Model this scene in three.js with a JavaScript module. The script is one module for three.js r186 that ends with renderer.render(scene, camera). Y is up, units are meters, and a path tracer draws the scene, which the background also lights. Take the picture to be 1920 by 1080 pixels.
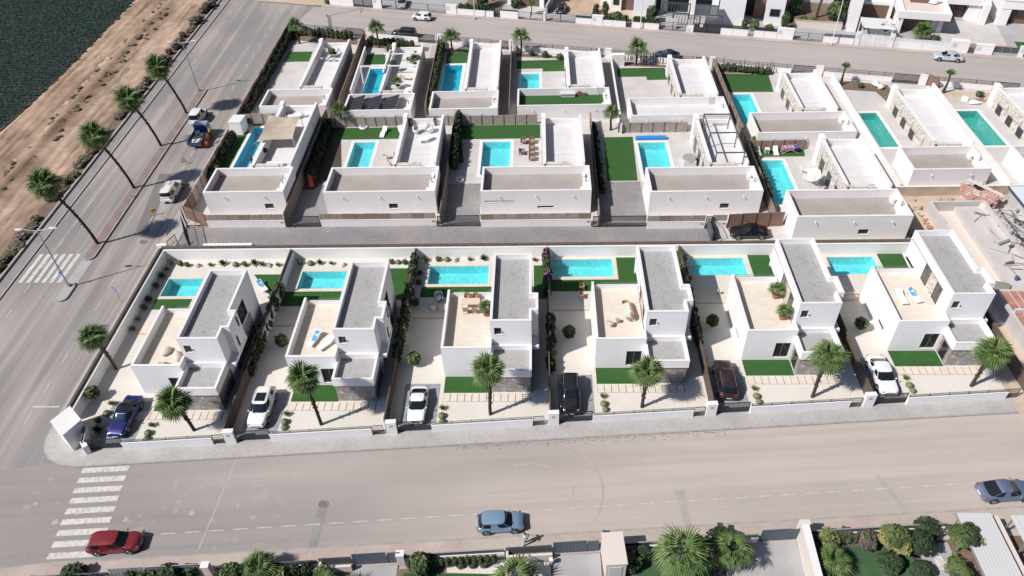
import * as THREE from 'three';
import { mergeGeometries } from 'three/addons/utils/BufferGeometryUtils.js';
import { Sky } from 'three/addons/objects/Sky.js';
import { MarchingCubes } from 'three/addons/objects/MarchingCubes.js';

// ---------------------------------------------------------------- camera, sky, sun, exposure
const scene = new THREE.Scene();
const camera = new THREE.PerspectiveCamera(41.95, 16 / 9, 0.5, 3000);
camera.position.set(0, 57, 0);
camera.rotation.set(-0.739148, 0.050426, -0.041490, 'YXZ');
const renderer = new THREE.WebGLRenderer({ antialias: true });
renderer.setSize(1024, 576);
renderer.toneMapping = THREE.LinearToneMapping;
renderer.toneMappingExposure = 1.29;
renderer.shadowMap.enabled = true;
const sunDir = new THREE.Vector3(-0.619, 0.719, 0.315).normalize();
const sky = new Sky();
sky.name = 'sky';
sky.scale.setScalar(2500);
sky.material.uniforms.sunPosition.value.copy(sunDir);
sky.material.uniforms.turbidity.value = 7;
sky.material.uniforms.rayleigh.value = 0.6;
sky.material.uniforms.mieCoefficient.value = 0.004;
sky.userData.kind = 'structure';
scene.add(sky);
scene.environmentIntensity = 0.1;
const sun = new THREE.DirectionalLight(0xfff6ec, 4.2);
sun.position.copy(sunDir).multiplyScalar(200).add(new THREE.Vector3(0, 0, -80));
sun.target.position.set(0, 0, -80);
sun.castShadow = true;
sun.shadow.mapSize.set(4096, 4096);
Object.assign(sun.shadow.camera, { left: -130, right: 130, top: 110, bottom: -110, near: 1, far: 500 });
scene.add(sun, sun.target);

// ---------------------------------------------------------------- random numbers and noise
let seed = 1234567;
function rnd() { seed = (seed + 0x6D2B79F5) | 0; let t = Math.imul(seed ^ (seed >>> 15), 1 | seed); t = (t + Math.imul(t ^ (t >>> 7), 61 | t)) ^ t; return ((t ^ (t >>> 14)) >>> 0) / 4294967296; }
const rr = (a, b) => a + (b - a) * rnd();
const pick = a => a[Math.floor(rnd() * a.length)];
function hash(x, y, s) { let h = Math.imul(x, 374761393) + Math.imul(y, 668265263) + Math.imul(s, 974711); h = Math.imul(h ^ (h >>> 13), 1274126177); return ((h ^ (h >>> 16)) >>> 0) / 4294967296; }
function vnoise(x, y, px, py, s) {           // value noise that repeats after px, py cells
  const xi = Math.floor(x), yi = Math.floor(y), fx = x - xi, fy = y - yi;
  const u = fx * fx * (3 - 2 * fx), v = fy * fy * (3 - 2 * fy);
  const m = (a, n) => ((a % n) + n) % n;
  const x0 = m(xi, px), x1 = m(xi + 1, px), y0 = m(yi, py), y1 = m(yi + 1, py);
  const a = hash(x0, y0, s), b = hash(x1, y0, s), c = hash(x0, y1, s), d = hash(x1, y1, s);
  return a + (b - a) * u + (c - a) * v + (a - b - c + d) * u * v;
}
function fbm(u, v, fx, fy, oct, s) { let t = 0, a = 0.5, n = 0; for (let i = 0; i < oct; i++) { t += a * vnoise(u * fx, v * fy, fx, fy, s + i); n += a; a *= 0.55; fx *= 2; fy *= 2; } return t / n; }
const clamp = (x, a = 0, b = 1) => Math.min(b, Math.max(a, x));
const sm = (a, b, x) => { const t = clamp((x - a) / (b - a)); return t * t * (3 - 2 * t); };
const mix = (a, b, t) => a + (b - a) * t;
const mix3 = (a, b, t) => [mix(a[0], b[0], t), mix(a[1], b[1], t), mix(a[2], b[2], t)];

// ---------------------------------------------------------------- textures (linear reflectance in, sRGB bytes out)
const enc = x => Math.round(255 * clamp(x <= 0.0031308 ? 12.92 * x : 1.055 * Math.pow(x, 1 / 2.4) - 0.055));
function tex(w, h, f, color = true) {
  const d = new Uint8Array(w * h * 4);
  for (let j = 0; j < h; j++) for (let i = 0; i < w; i++) {
    const c = f((i + 0.5) / w, (j + 0.5) / h, i, j), k = 4 * (j * w + i);
    if (color) { d[k] = enc(c[0]); d[k + 1] = enc(c[1]); d[k + 2] = enc(c[2]); } else d[k] = d[k + 1] = d[k + 2] = Math.round(255 * clamp(c));
    d[k + 3] = 255;
  }
  const t = new THREE.DataTexture(d, w, h);
  t.magFilter = THREE.LinearFilter; t.minFilter = THREE.LinearMipmapLinearFilter; t.generateMipmaps = true;
  t.wrapS = t.wrapT = THREE.RepeatWrapping;
  if (color) t.colorSpace = THREE.SRGBColorSpace;
  t.needsUpdate = true;
  return t;
}
function sized(t, sx, sy = sx) { t.repeat.set(1 / sx, 1 / sy); return t; }    // uv are metres
function std(o) { return new THREE.MeshStandardMaterial(Object.assign({ roughness: 0.9, side: THREE.DoubleSide }, o)); }
const rgb = (r, g, b) => new THREE.Color().setRGB(r, g, b);
const plain = (r, g, b, rough = 0.8, metal = 0) => std({ color: rgb(r, g, b), roughness: rough, metalness: metal });
const sc = (c, k) => [c[0] * k, c[1] * k, c[2] * k];

function speckle(base, amp, size, w = 512, coarse = 0.1, s = 1, tint = null) {
  return sized(tex(w, w, (u, v, i, j) => {
    const g = hash(i, j, s) - 0.5, m = fbm(u, v, 24, 24, 3, s + 5) - 0.5, c = fbm(u, v, 3, 3, 4, s + 9) - 0.5;
    const k = 1 + amp * g + amp * m + 2 * coarse * c;
    const b = sc(base, k);
    return tint ? mix3(b, sc(tint, k), clamp(0.5 + 2.2 * c)) : b;
  }), size);
}
const M = {};
function plasterTex(base, s, streak = 0.05) {
  return sized(tex(512, 512, (u, v) => {
    const c = fbm(u, v, 3, 2, 5, s) - 0.5, st = fbm(u, v, 40, 2, 3, s + 3) - 0.5, f = fbm(u, v, 90, 90, 2, s + 8) - 0.5;
    const k = 1 + 0.10 * c + streak * st + 0.03 * f; return sc(base, k);
  }), 7);
}
const finePlaster = sized(tex(256, 256, (u, v) => fbm(u, v, 40, 40, 3, 77), false), 1.5);
M.white = std({ map: plasterTex([0.82, 0.81, 0.795], 3, 0.04), bumpMap: finePlaster, bumpScale: 0.004 });
M.whiteOld = std({ map: plasterTex([0.80, 0.765, 0.74], 13, 0.07), bumpMap: finePlaster, bumpScale: 0.004 });
M.whiteTop = std({ map: plasterTex([0.70, 0.685, 0.665], 23, 0.06) });
M.cream = std({ map: plasterTex([0.62, 0.55, 0.49], 31, 0.05) });
M.pebble = std({ map: sized(tex(512, 512, (u, v, i, j) => {
  const a = hash(i >> 1, j >> 1, 4), b = hash(i >> 2, (j >> 2) + 91, 6), c = fbm(u, v, 4, 4, 4, 8) - 0.5, d = fbm(u, v, 30, 30, 3, 18);
  let k = 0.66 + 0.42 * a + 0.32 * b + 0.16 * c; if (d > 0.72) k *= 0.75;
  return [0.33 * k, 0.325 * k, 0.315 * k];
}), 6), bumpMap: sized(tex(256, 256, (u, v) => fbm(u, v, 90, 90, 2, 5), false), 5), bumpScale: 0.03 });
M.pebbleWarm = std({ map: sized(tex(512, 512, (u, v, i, j) => {
  const a = hash(i >> 1, j >> 1, 14), b = hash(i >> 2, (j >> 2) + 91, 16), c = fbm(u, v, 5, 4, 4, 18) - 0.5;
  const k = 0.64 + 0.42 * a + 0.34 * b + 0.25 * c;
  return [0.335 * k, 0.30 * k, 0.272 * k];
}), 6), bumpMap: M.pebble.bumpMap, bumpScale: 0.03 });
M.roofWhite = std({ map: sized(tex(512, 512, (u, v) => { const c = fbm(u, v, 4, 5, 5, 51) - 0.5, d = fbm(u, v, 30, 3, 3, 57) - 0.5; return sc([0.59, 0.58, 0.58], 1 + 0.22 * c + 0.10 * d); }), 8) });
M.travertine = std({ map: sized(tex(1024, 1024, (u, v) => {
  const tx = u * 10, ty = v * 10, cell = hash(Math.floor(tx), Math.floor(ty), 3) - 0.5, vein = fbm(u, v, 12, 60, 4, 31) - 0.5, c = fbm(u, v, 5, 5, 4, 37) - 0.5;
  const e = Math.min(tx % 1, ty % 1), joint = e < 0.025 ? 0.9 : 1;
  return sc([0.63, 0.565, 0.48], (1 + 0.05 * cell + 0.22 * vein + 0.10 * c) * joint);
}), 6) });
M.gravelWhite = std({ map: sized(tex(1024, 1024, (u, v, i, j) => {
  const a = hash(i, j, 21) - 0.5, b = hash(i >> 1, j >> 1, 22) - 0.5, c = fbm(u, v, 5, 5, 5, 24) - 0.5;
  return sc([0.615, 0.58, 0.52], 1 + 0.22 * a + 0.2 * b + 0.14 * c);
}), 9), bumpMap: sized(tex(256, 256, (u, v) => fbm(u, v, 80, 80, 2, 26), false), 4), bumpScale: 0.03 });
M.turf = std({ map: sized(tex(512, 512, (u, v, i, j) => {
  const a = hash(i, j, 41) - 0.5, c = fbm(u, v, 6, 6, 4, 43) - 0.5, st = fbm(u, v, 60, 3, 2, 45) - 0.5;
  const k = 1 + 0.55 * a + 0.3 * c + 0.12 * st; return [0.030 * k, 0.106 * k, 0.019 * k];
}), 4), bumpMap: sized(tex(256, 256, (u, v) => fbm(u, v, 64, 64, 2, 47), false), 1.5), bumpScale: 0.04, roughness: 1 });
M.lawn = std({ map: sized(tex(512, 512, (u, v, i, j) => {
  const a = hash(i, j, 48) - 0.5, c = fbm(u, v, 6, 6, 4, 49) - 0.5; const k = 1 + 0.5 * a + 0.5 * c; return [0.045 * k, 0.10 * k, 0.04 * k];
}), 5), roughness: 1 });
M.concreteLight = std({ map: sized(tex(512, 512, (u, v) => { const c = fbm(u, v, 5, 5, 5, 61) - 0.5, f = fbm(u, v, 60, 60, 2, 62) - 0.5; return sc([0.51, 0.485, 0.46], 1 + 0.24 * c + 0.08 * f); }), 8) });
M.concreteGrey = std({ map: sized(tex(512, 512, (u, v) => { const c = fbm(u, v, 5, 5, 5, 65) - 0.5, f = fbm(u, v, 60, 60, 2, 66) - 0.5; return sc([0.36, 0.35, 0.345], 1 + 0.3 * c + 0.1 * f); }), 8) });
M.alley = std({ map: sized(tex(1024, 512, (u, v, i, j) => {
  const bx = Math.floor(u * 128 + (Math.floor(v * 64) % 2) * 0.5), by = Math.floor(v * 64), b = hash(bx, by, 71) - 0.5;
  const c = fbm(u, v, 6, 4, 5, 72) - 0.5, d = fbm(u, v, 3, 3, 3, 75) - 0.5;
  return mix3(sc([0.205, 0.20, 0.21], 1 + 0.22 * b + 0.45 * c), sc([0.29, 0.265, 0.245], 1 + 0.2 * b + 0.3 * c), clamp(0.4 + 2 * d));
}), 24, 12) });
M.parkPaver = std({ map: sized(tex(512, 512, (u, v) => {
  const by = Math.floor(v * 32), bx = Math.floor(u * 16 + (by % 2) * 0.5), b = hash(bx, by, 81) - 0.5, c = fbm(u, v, 5, 5, 4, 82) - 0.5;
  return sc([0.27, 0.275, 0.29], 1 + 0.3 * b + 0.25 * c);
}), 3.2) });
M.pavement = std({ map: sized(tex(1024, 512, (u, v) => {
  const bx = Math.floor(u * 64), by = Math.floor(v * 32), b = hash(bx, by, 91) - 0.5, c = fbm(u, v, 8, 4, 5, 92) - 0.5, e = Math.min((u * 64) % 1, (v * 32) % 1);
  return sc([0.385, 0.365, 0.345], (1 + 0.12 * b + 0.3 * c) * (e < 0.06 ? 0.93 : 1));
}), 16, 8) });
M.pavementBeige = std({ map: sized(tex(1024, 256, (u, v) => {
  const c = fbm(u, v, 10, 3, 5, 96) - 0.5, d = fbm(u, v, 5, 2, 3, 97), b = hash(Math.floor(u * 90), Math.floor(v * 22), 98) - 0.5;
  return mix3(sc([0.40, 0.345, 0.30], 1 + 0.08 * b + 0.35 * c), sc([0.40, 0.32, 0.29], 1 + 0.1 * b + 0.3 * c), sm(0.5, 0.62, d));
}), 22, 5.5) });
M.kerb = std({ map: speckle([0.33, 0.31, 0.29], 0.25, 3, 256, 0.15, 101) });
M.medianBrick = std({ map: sized(tex(512, 512, (u, v) => {
  const by = Math.floor(v * 32), bx = Math.floor(u * 16 + (by % 2) * 0.5), b = hash(bx, by, 111) - 0.5, c = fbm(u, v, 4, 5, 4, 112) - 0.5, e = Math.min((u * 16 + (by % 2) * 0.5) % 1, (v * 32) % 1);
  return sc(mix3([0.245, 0.175, 0.155], [0.25, 0.21, 0.19], clamp(0.5 + 2 * c)), (1 + 0.35 * b + 0.3 * c) * (e < 0.1 ? 0.8 : 1));
}), 3.2) });
function voro(u, v, n, sd) { const x = u * n, y = v * n, xi = Math.floor(x), yi = Math.floor(y); let d1 = 9, d2 = 9, id = 0; for (let a = -1; a <= 1; a++) for (let b = -1; b <= 1; b++) { const cx = ((xi + a) % n + n) % n, cy = ((yi + b) % n + n) % n, d = Math.hypot(xi + a + .5 + .8 * (hash(cx, cy, sd) - .5) - x, (yi + b + .5 + .8 * (hash(cx, cy, sd + 1) - .5) - y) * 1.25); if (d < d1) { d2 = d1; d1 = d; id = cx * 131 + cy; } else if (d < d2) d2 = d; } return [d2 - d1, id]; }
M.stone = std({ map: sized(tex(768, 768, (u, v) => {            // split stone cladding, stones only a pixel or two across in the picture
  const [e, id] = voro(u, v, 14, 121), h = hash(id, 3, 122), h2 = hash(id, 5, 123), f = fbm(u, v, 40, 40, 3, 124) - 0.5;
  const c = h < 0.6 ? [0.30, 0.29, 0.285] : h < 0.8 ? [0.36, 0.31, 0.25] : h < 0.9 ? [0.34, 0.235, 0.15] : [0.43, 0.415, 0.39];
  return sc(c, (0.82 + 0.36 * h2 + 0.5 * f) * (e < 0.07 ? 0.72 : 1));
}), 4), bumpMap: sized(tex(512, 512, (u, v) => { const [e, id] = voro(u, v, 14, 121); return (e < .07 ? .1 : .45 + .4 * hash(id, 9, 7)) + .2 * (fbm(u, v, 40, 40, 3, 126) - .5); }, false), 4), bumpScale: 0.03 });
M.stoneLight = std({ map: sized(tex(1024, 1024, (u, v) => {
  const x = u * 15 + 0.7 * vnoise(u * 22, v * 22, 22, 22, 131), y = v * 17 + 0.7 * vnoise(u * 22, v * 22, 22, 22, 132);
  const row = Math.floor(y), col = Math.floor(x + hash(row, 2, 3)), h = hash(col, row, 133), h2 = hash(col, row + 50, 134), f = fbm(u, v, 50, 50, 3, 135) - 0.5;
  let c = h < 0.62 ? [0.66, 0.62, 0.55] : h < 0.84 ? [0.60, 0.52, 0.42] : h < 0.94 ? [0.44, 0.37, 0.30] : [0.36, 0.35, 0.34];
  const e = Math.min(y % 1, (x + hash(row, 2, 3)) % 1);
  return sc(c, (0.85 + 0.3 * h2 + 0.4 * f) * (e < 0.09 ? 0.72 : 1));
}), 4), bumpMap: M.stone.bumpMap, bumpScale: 0.035 });
M.brush = [0, 1, 2, 3].map(k => std({ map: sized(tex(256, 256, (u, v) => {      // heather brushwood
  const f = fbm(u, v, 70, 3, 3, 141 + k) - 0.5, c = fbm(u, v, 4, 3, 3, 145 + k) - 0.5;
  return sc([[0.30, 0.245, 0.20], [0.25, 0.19, 0.145], [0.34, 0.29, 0.25], [0.21, 0.13, 0.095]][k], 1 + 0.8 * f + 0.5 * c);
}), 2), roughness: 1 }));
M.fenceBrown = std({ map: sized(tex(256, 256, (u, v) => { const f = fbm(u, v, 60, 4, 3, 151) - 0.5, c = fbm(u, v, 4, 4, 3, 152) - 0.5; return sc([0.115, 0.085, 0.062], 1 + 0.9 * f + 0.5 * c); }), 2), roughness: 1 });
M.wood = std({ map: sized(tex(256, 256, (u, v) => { const f = fbm(u, v, 3, 60, 3, 155) - 0.5; return sc([0.17, 0.105, 0.075], 1 + 0.6 * f); }), 1.5), roughness: 0.7 });
M.woodFrame = plain(0.20, 0.115, 0.06, 0.6);
M.soil = std({ map: speckle([0.07, 0.052, 0.04], 0.6, 5, 512, 0.25, 161), roughness: 1 });
M.sand = std({ map: sized(tex(1024, 1024, (u, v, i, j) => { const a = hash(i, j, 171) - 0.5, c = fbm(u, v, 6, 6, 6, 172) - 0.5, d = fbm(u, v, 30, 30, 3, 173) - 0.5; return sc(mix3([0.50, 0.375, 0.265], [0.46, 0.40, 0.335], clamp(0.45 + 2 * c)), 1 + 0.2 * a + 0.35 * c + 0.3 * d); }), 14), roughness: 1 });
M.clay = std({ map: sized(tex(512, 512, (u, v, i, j) => { const a = hash(i, j, 181) - 0.5, c = fbm(u, v, 6, 6, 5, 182) - 0.5; return sc([0.43, 0.31, 0.22], 1 + 0.25 * a + 0.5 * c); }), 8), roughness: 1 });
M.siteSand = std({ map: sized(tex(512, 512, (u, v, i, j) => { const a = hash(i, j, 187) - 0.5, c = fbm(u, v, 6, 6, 5, 188) - 0.5; return sc([0.50, 0.395, 0.30], 1 + 0.22 * a + 0.5 * c); }), 8), roughness: 1 });
M.earth = std({ map: speckle([0.16, 0.115, 0.08], 0.5, 5, 512, 0.25, 185), roughness: 1 });
M.glass = new THREE.MeshPhysicalMaterial({ color: rgb(0.02, 0.025, 0.03), roughness: 0.05, metalness: 0, specularIntensity: 1, side: THREE.DoubleSide });
M.glassGrey = new THREE.MeshPhysicalMaterial({ color: rgb(0.07, 0.085, 0.09), roughness: 0.08, side: THREE.DoubleSide });
M.clear = new THREE.MeshPhysicalMaterial({ color: rgb(0.82, 0.9, 0.88), transmission: 1, thickness: 0, roughness: 0.02, side: THREE.DoubleSide });
M.black = plain(0.02, 0.02, 0.022, 0.5);
M.rubber = plain(0.018, 0.018, 0.018, 0.9);
M.rim = plain(0.45, 0.46, 0.47, 0.35, 0.8);
M.steelDark = plain(0.035, 0.037, 0.042, 0.55, 0.3);
M.steelBlue = plain(0.06, 0.075, 0.09, 0.6, 0.1);
M.steelGrey = plain(0.11, 0.125, 0.14, 0.5, 0.3);
M.galv = plain(0.42, 0.43, 0.44, 0.5, 0.5);
M.paintWhite = std({ map: sized(tex(256, 256, (u, v, i, j) => { const c = fbm(u, v, 8, 8, 4, 191) - 0.5, a = hash(i, j, 192) - 0.5, w = fbm(u, v, 24, 24, 3, 193); return sc(mix3([0.57, 0.55, 0.52], [0.44, 0.40, 0.37], sm(0.5, 0.72, w)), 1 + 0.2 * c + 0.08 * a); }), 4) });
M.paintWorn = std({ map: sized(tex(256, 256, (u, v) => { const w = fbm(u, v, 20, 20, 3, 196); return mix3([0.53, 0.50, 0.47], [0.42, 0.38, 0.35], sm(0.42, 0.66, w)); }), 5) });
M.verge = std({ map: speckle([0.245, 0.225, 0.22], 0.2, 4, 256, 0.15, 197) });
M.plasticWhite = plain(0.75, 0.75, 0.74, 0.45);
M.towel = std({ map: sized(tex(128, 128, (u, v) => { const w = fbm(u, v, 3, 6, 3, 195); return w > 0.53 ? [0.62, 0.74, 0.82] : [0.06, 0.30, 0.58]; }), 0.9), roughness: 1 });
M.terracotta = plain(0.40, 0.16, 0.085, 0.85);
M.wicker = plain(0.42, 0.27, 0.17, 0.9);
M.linen = plain(0.60, 0.54, 0.45, 1);
M.cushionGreen = plain(0.52, 0.60, 0.50, 1);
M.red = plain(0.35, 0.02, 0.02, 0.4);
M.lampGlass = plain(0.7, 0.72, 0.74, 0.15);
M.pale = plain(0.55, 0.55, 0.54, 0.7);
// the water of the pools: tiled basin and a clear surface with small waves
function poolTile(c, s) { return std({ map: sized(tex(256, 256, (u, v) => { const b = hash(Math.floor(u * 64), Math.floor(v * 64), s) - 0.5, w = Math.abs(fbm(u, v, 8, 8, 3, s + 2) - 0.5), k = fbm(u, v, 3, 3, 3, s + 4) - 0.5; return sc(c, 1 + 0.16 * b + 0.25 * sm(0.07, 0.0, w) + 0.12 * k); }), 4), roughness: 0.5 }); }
M.poolTurq = poolTile([0.17, 0.64, 0.66], 201);
M.poolBlue = poolTile([0.02, 0.44, 0.56], 202);
M.poolGreen = poolTile([0.085, 0.38, 0.31], 203);
M.poolDeep = poolTile([0.01, 0.30, 0.52], 204);
M.water = new THREE.MeshPhysicalMaterial({ color: rgb(0.78, 0.96, 0.98), transmission: 1, thickness: 0, roughness: 0.03, side: THREE.DoubleSide, bumpMap: sized(tex(256, 256, (u, v) => fbm(u, v, 12, 12, 3, 205), false), 5), bumpScale: 0.05 });
// foliage
const leaf = (r, g, b) => std({ color: rgb(r, g, b), roughness: 0.75 });
M.palmA = leaf(0.105, 0.17, 0.045); M.palmB = leaf(0.07, 0.125, 0.03); M.palmC = leaf(0.17, 0.23, 0.075); M.palmDry = leaf(0.22, 0.16, 0.085);
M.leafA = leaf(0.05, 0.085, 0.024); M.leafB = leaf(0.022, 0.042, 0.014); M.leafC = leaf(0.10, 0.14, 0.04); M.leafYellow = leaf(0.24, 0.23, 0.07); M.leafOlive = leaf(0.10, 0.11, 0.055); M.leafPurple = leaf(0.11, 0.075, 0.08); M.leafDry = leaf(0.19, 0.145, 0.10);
M.flower = leaf(0.36, 0.06, 0.34);
M.trunk = std({ map: sized(tex(128, 256, (u, v) => { const f = fbm(u, v, 12, 24, 3, 211) - 0.5, r = (v * 14) % 1; return sc([0.075, 0.055, 0.042], (1 + 0.9 * f) * (r < 0.25 ? 0.6 : 1)); }), 1, 2), roughness: 1, bumpMap: sized(tex(64, 128, (u, v) => (v * 14) % 1, false), 1, 2), bumpScale: 0.04 });
M.trunkGrey = std({ map: speckle([0.17, 0.135, 0.10], 0.6, 1.5, 128, 0.2, 215), roughness: 1 });
M.bark = M.trunkGrey;
M.agave = leaf(0.10, 0.145, 0.075); M.agaveYellow = leaf(0.30, 0.28, 0.10); M.cactus = leaf(0.16, 0.19, 0.10); M.rock = std({ map: speckle([0.33, 0.31, 0.28], 0.4, 1, 128, 0.2, 219) });

// ---------------------------------------------------------------- geometry helpers
function planarUV(g) {                     // uv in metres from the face's main direction
  if (g.index) g = g.toNonIndexed();
  if (!g.attributes.normal) g.computeVertexNormals();
  const p = g.attributes.position, n = g.attributes.normal, uv = new Float32Array(p.count * 2);
  for (let i = 0; i < p.count; i++) {
    const ax = Math.abs(n.getX(i)), ay = Math.abs(n.getY(i)), az = Math.abs(n.getZ(i));
    if (ay >= ax && ay >= az) { uv[2 * i] = p.getX(i); uv[2 * i + 1] = -p.getZ(i); }
    else if (ax >= az) { uv[2 * i] = p.getZ(i); uv[2 * i + 1] = p.getY(i); }
    else { uv[2 * i] = p.getX(i); uv[2 * i + 1] = p.getY(i); }
  }
  g.setAttribute('uv', new THREE.BufferAttribute(uv, 2));
  for (const k of Object.keys(g.attributes)) if (!['position', 'normal', 'uv', 'color'].includes(k)) g.deleteAttribute(k);
  return g;
}
function B(x0, x1, y0, y1, z0, z1) {        // a box by its bounds
  const g = new THREE.BoxGeometry(Math.abs(x1 - x0), Math.abs(y1 - y0), Math.abs(z1 - z0));
  g.translate((x0 + x1) / 2, (y0 + y1) / 2, (z0 + z1) / 2);
  return planarUV(g);
}
function shapeOf(pts, holes = []) {
  const s = new THREE.Shape(pts.map(p => new THREE.Vector2(p[0], -p[1])));
  for (const h of holes) s.holes.push(new THREE.Path(h.map(p => new THREE.Vector2(p[0], -p[1]))));
  return s;
}
function prism(pts, y0, y1, holes = []) {   // an outline in x,z raised from y0 to y1
  const g = new THREE.ExtrudeGeometry(shapeOf(pts, holes), { depth: y1 - y0, bevelEnabled: false });
  g.rotateX(-Math.PI / 2); g.translate(0, y0, 0);
  return planarUV(g);
}
function flat(pts, y, holes = []) {
  const g = new THREE.ShapeGeometry(shapeOf(pts, holes), 1); g.rotateX(-Math.PI / 2); g.translate(0, y, 0);
  return planarUV(g);
}
const rect = (x0, x1, z0, z1) => [[x0, z0], [x1, z0], [x1, z1], [x0, z1]];
function ringRect(x0, x1, z0, z1, t) { return [rect(x0, x1, z0, z1), rect(x0 + t, x1 - t, z0 + t, z1 - t)]; }
function ring(x0, x1, y0, y1, z0, z1, t) { const [o, i] = ringRect(x0, x1, z0, z1, t); return prism(o, y0, y1, [i]); }
const V3 = (x, y, z) => new THREE.Vector3(x, y, z);
function bar(a, b, r, seg = 6, r2 = r) {
  const A = V3(...a), Bv = V3(...b), d = Bv.clone().sub(A), g = new THREE.CylinderGeometry(r2, r, d.length(), seg, 1);
  g.applyQuaternion(new THREE.Quaternion().setFromUnitVectors(V3(0, 1, 0), d.clone().normalize()));
  g.translate((A.x + Bv.x) / 2, (A.y + Bv.y) / 2, (A.z + Bv.z) / 2);
  return clean(g);
}
function clean(g) { if (g.index) g = g.toNonIndexed(); if (!g.attributes.normal) g.computeVertexNormals(); if (!g.attributes.uv) return planarUV(g); for (const k of Object.keys(g.attributes)) if (!['position', 'normal', 'uv'].includes(k)) g.deleteAttribute(k); return g; }
function tube(pts, r, seg = 12, rs = 6) { return clean(new THREE.TubeGeometry(new THREE.CatmullRomCurve3(pts.map(p => V3(...p))), seg, r, rs, false)); }
function taper(pts, radii, seg = 8, ns = 8) {       // a tapered limb along points
  const curve = new THREE.CatmullRomCurve3(pts.map(p => V3(...p))), g = new THREE.TubeGeometry(curve, seg, 1, ns, false), p = g.attributes.position;
  for (let i = 0; i <= seg; i++) {
    const c = curve.getPointAt(i / seg), f = i / seg * (radii.length - 1), k = Math.min(radii.length - 2, Math.floor(f)), r = mix(radii[k], radii[k + 1], f - k);
    for (let j = 0; j <= ns; j++) { const q = i * (ns + 1) + j; p.setXYZ(q, c.x + (p.getX(q) - c.x) * r, c.y + (p.getY(q) - c.y) * r, c.z + (p.getZ(q) - c.z) * r); }
  }
  g.computeVertexNormals();
  return clean(g);
}
function blob(rx, ry, rz, s, amp = 0.15, det = 12) {
  const g = new THREE.SphereGeometry(1, det, Math.ceil(det * 0.7)), p = g.attributes.position;
  for (let i = 0; i < p.count; i++) { const x = p.getX(i), y = p.getY(i), z = p.getZ(i), k = 1 + amp * (Math.sin(3.1 * x + s) + Math.sin(4.3 * y + 2 * s) + Math.sin(3.7 * z + 3 * s)) * 0.5; p.setXYZ(i, x * rx * k, y * ry * k, z * rz * k); }
  g.computeVertexNormals();
  return planarUV(g);
}
const T = (g, x, y, z, ry = 0, rx = 0, rz = 0, s = 1) => { const h = g.clone(); h.applyMatrix4(new THREE.Matrix4().compose(V3(x, y, z), new THREE.Quaternion().setFromEuler(new THREE.Euler(rx, ry, rz, 'YXZ')), typeof s === 'number' ? V3(s, s, s) : V3(...s))); return h; };

// ---------------------------------------------------------------- objects
const used = new Map();
function numbered(n) { const k = used.get(n) || 0; used.set(n, k + 1); return k ? n + '_' + String(k).padStart(3, '0') : n; }
function tag(o, label, category, group, kind) { if (label) o.userData.label = label; if (category) o.userData.category = category; if (group) o.userData.group = group; if (kind) o.userData.kind = kind; return o; }
function thing(name, label, category, x = 0, y = 0, z = 0, ry = 0, group) {
  const o = new THREE.Group(); o.name = numbered(name); o.position.set(x, y, z); o.rotation.y = ry; scene.add(o); return tag(o, label, category, group);
}
function part(name, geos, mat, parent, label) {
  const list = Array.isArray(geos) ? geos.flat() : [geos];
  const g = list.length === 1 ? list[0] : mergeGeometries(list.map(q => q.index ? q.toNonIndexed() : q));
  const m = new THREE.Mesh(g, mat); m.name = parent ? name : numbered(name); m.castShadow = m.receiveShadow = true;
  (parent || scene).add(m); if (label) m.userData.label = label; return m;
}
function struct(name, geos, mat) { const m = part(name, geos, mat); m.userData.kind = 'structure'; return m; }
function solo(name, geos, mat, label, category, group) { return tag(part(name, geos, mat), label, category, group); }
function copy(src, label, x, y, z, ry) { const c = src.clone(); c.name = numbered(src.name.replace(/_\d{3}$/, '')); c.userData = JSON.parse(JSON.stringify(src.userData)); scene.add(c); if (label) c.userData.label = label; c.position.set(x, y, z); if (ry !== undefined) c.rotation.y = ry; return c; }
const ORD = ['first', 'second', 'third', 'fourth', 'fifth', 'sixth', 'seventh', 'eighth', 'ninth', 'tenth', 'eleventh', 'twelfth', 'thirteenth', 'fourteenth', 'fifteenth', 'sixteenth', 'seventeenth', 'eighteenth', 'nineteenth'];
['twentieth', 'thirtieth', 'fortieth', 'fiftieth', 'sixtieth'].forEach((w, k) => { ORD.push(w); for (let i = 0; i < 9; i++) ORD.push(w.replace('ieth', 'y') + '-' + ORD[i]); });
// ---------------------------------------------------------------- the ground, roads and pavements
// frames of the two cross streets: the front street falls away to the right, the rear one comes nearer
const FA = Math.atan(0.0704), RA = -Math.atan(0.236);
const frontZ = x => -43.15 - 0.0704 * (x + 0.7);         // street face of the front boundary walls
const rearZ = x => -121.7 + 0.236 * (x - 2);              // fence of the rear row
const farZ = x => -135.1 + 0.236 * x - 0.6 * sm(20, 70, x);   // boundary walls across the rear street
const POOLS = [[-43.1, -39.0, -64.35, -61.35], [-27.65, -22.4, -65.45, -62.45], [-12.8, -5.9, -66.2, -63.05], [1.35, 8.4, -67.2, -64.15], [17.35, 23.5, -67.2, -64.2], [33.0, 38.3, -67.2, -64.2], [-42.6, -40.4, -98.3, -87.6], [-26.6, -23.5, -93.8, -85], [-8.0, -4.0, -93.4, -85], [13.95, 17.8, -92.6, -83.4], [29.7, 32.9, -87.6, -77.5], [-28.1, -25.3, -117.1, -106], [-15.65, -12.6, -117.8, -106.5], [-2.9, 0.15, -114.2, -108], [29.65, 32.55, -106.1, -97.0], [46.9, 49.5, -99.9, -90.5], [60.9, 64.0, -100.0, -90.5]];
struct('ground', flat(rect(-1500, 1500, -2400, 300), -0.12, POOLS.map(a => rect(...a))), M.sand);
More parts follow.
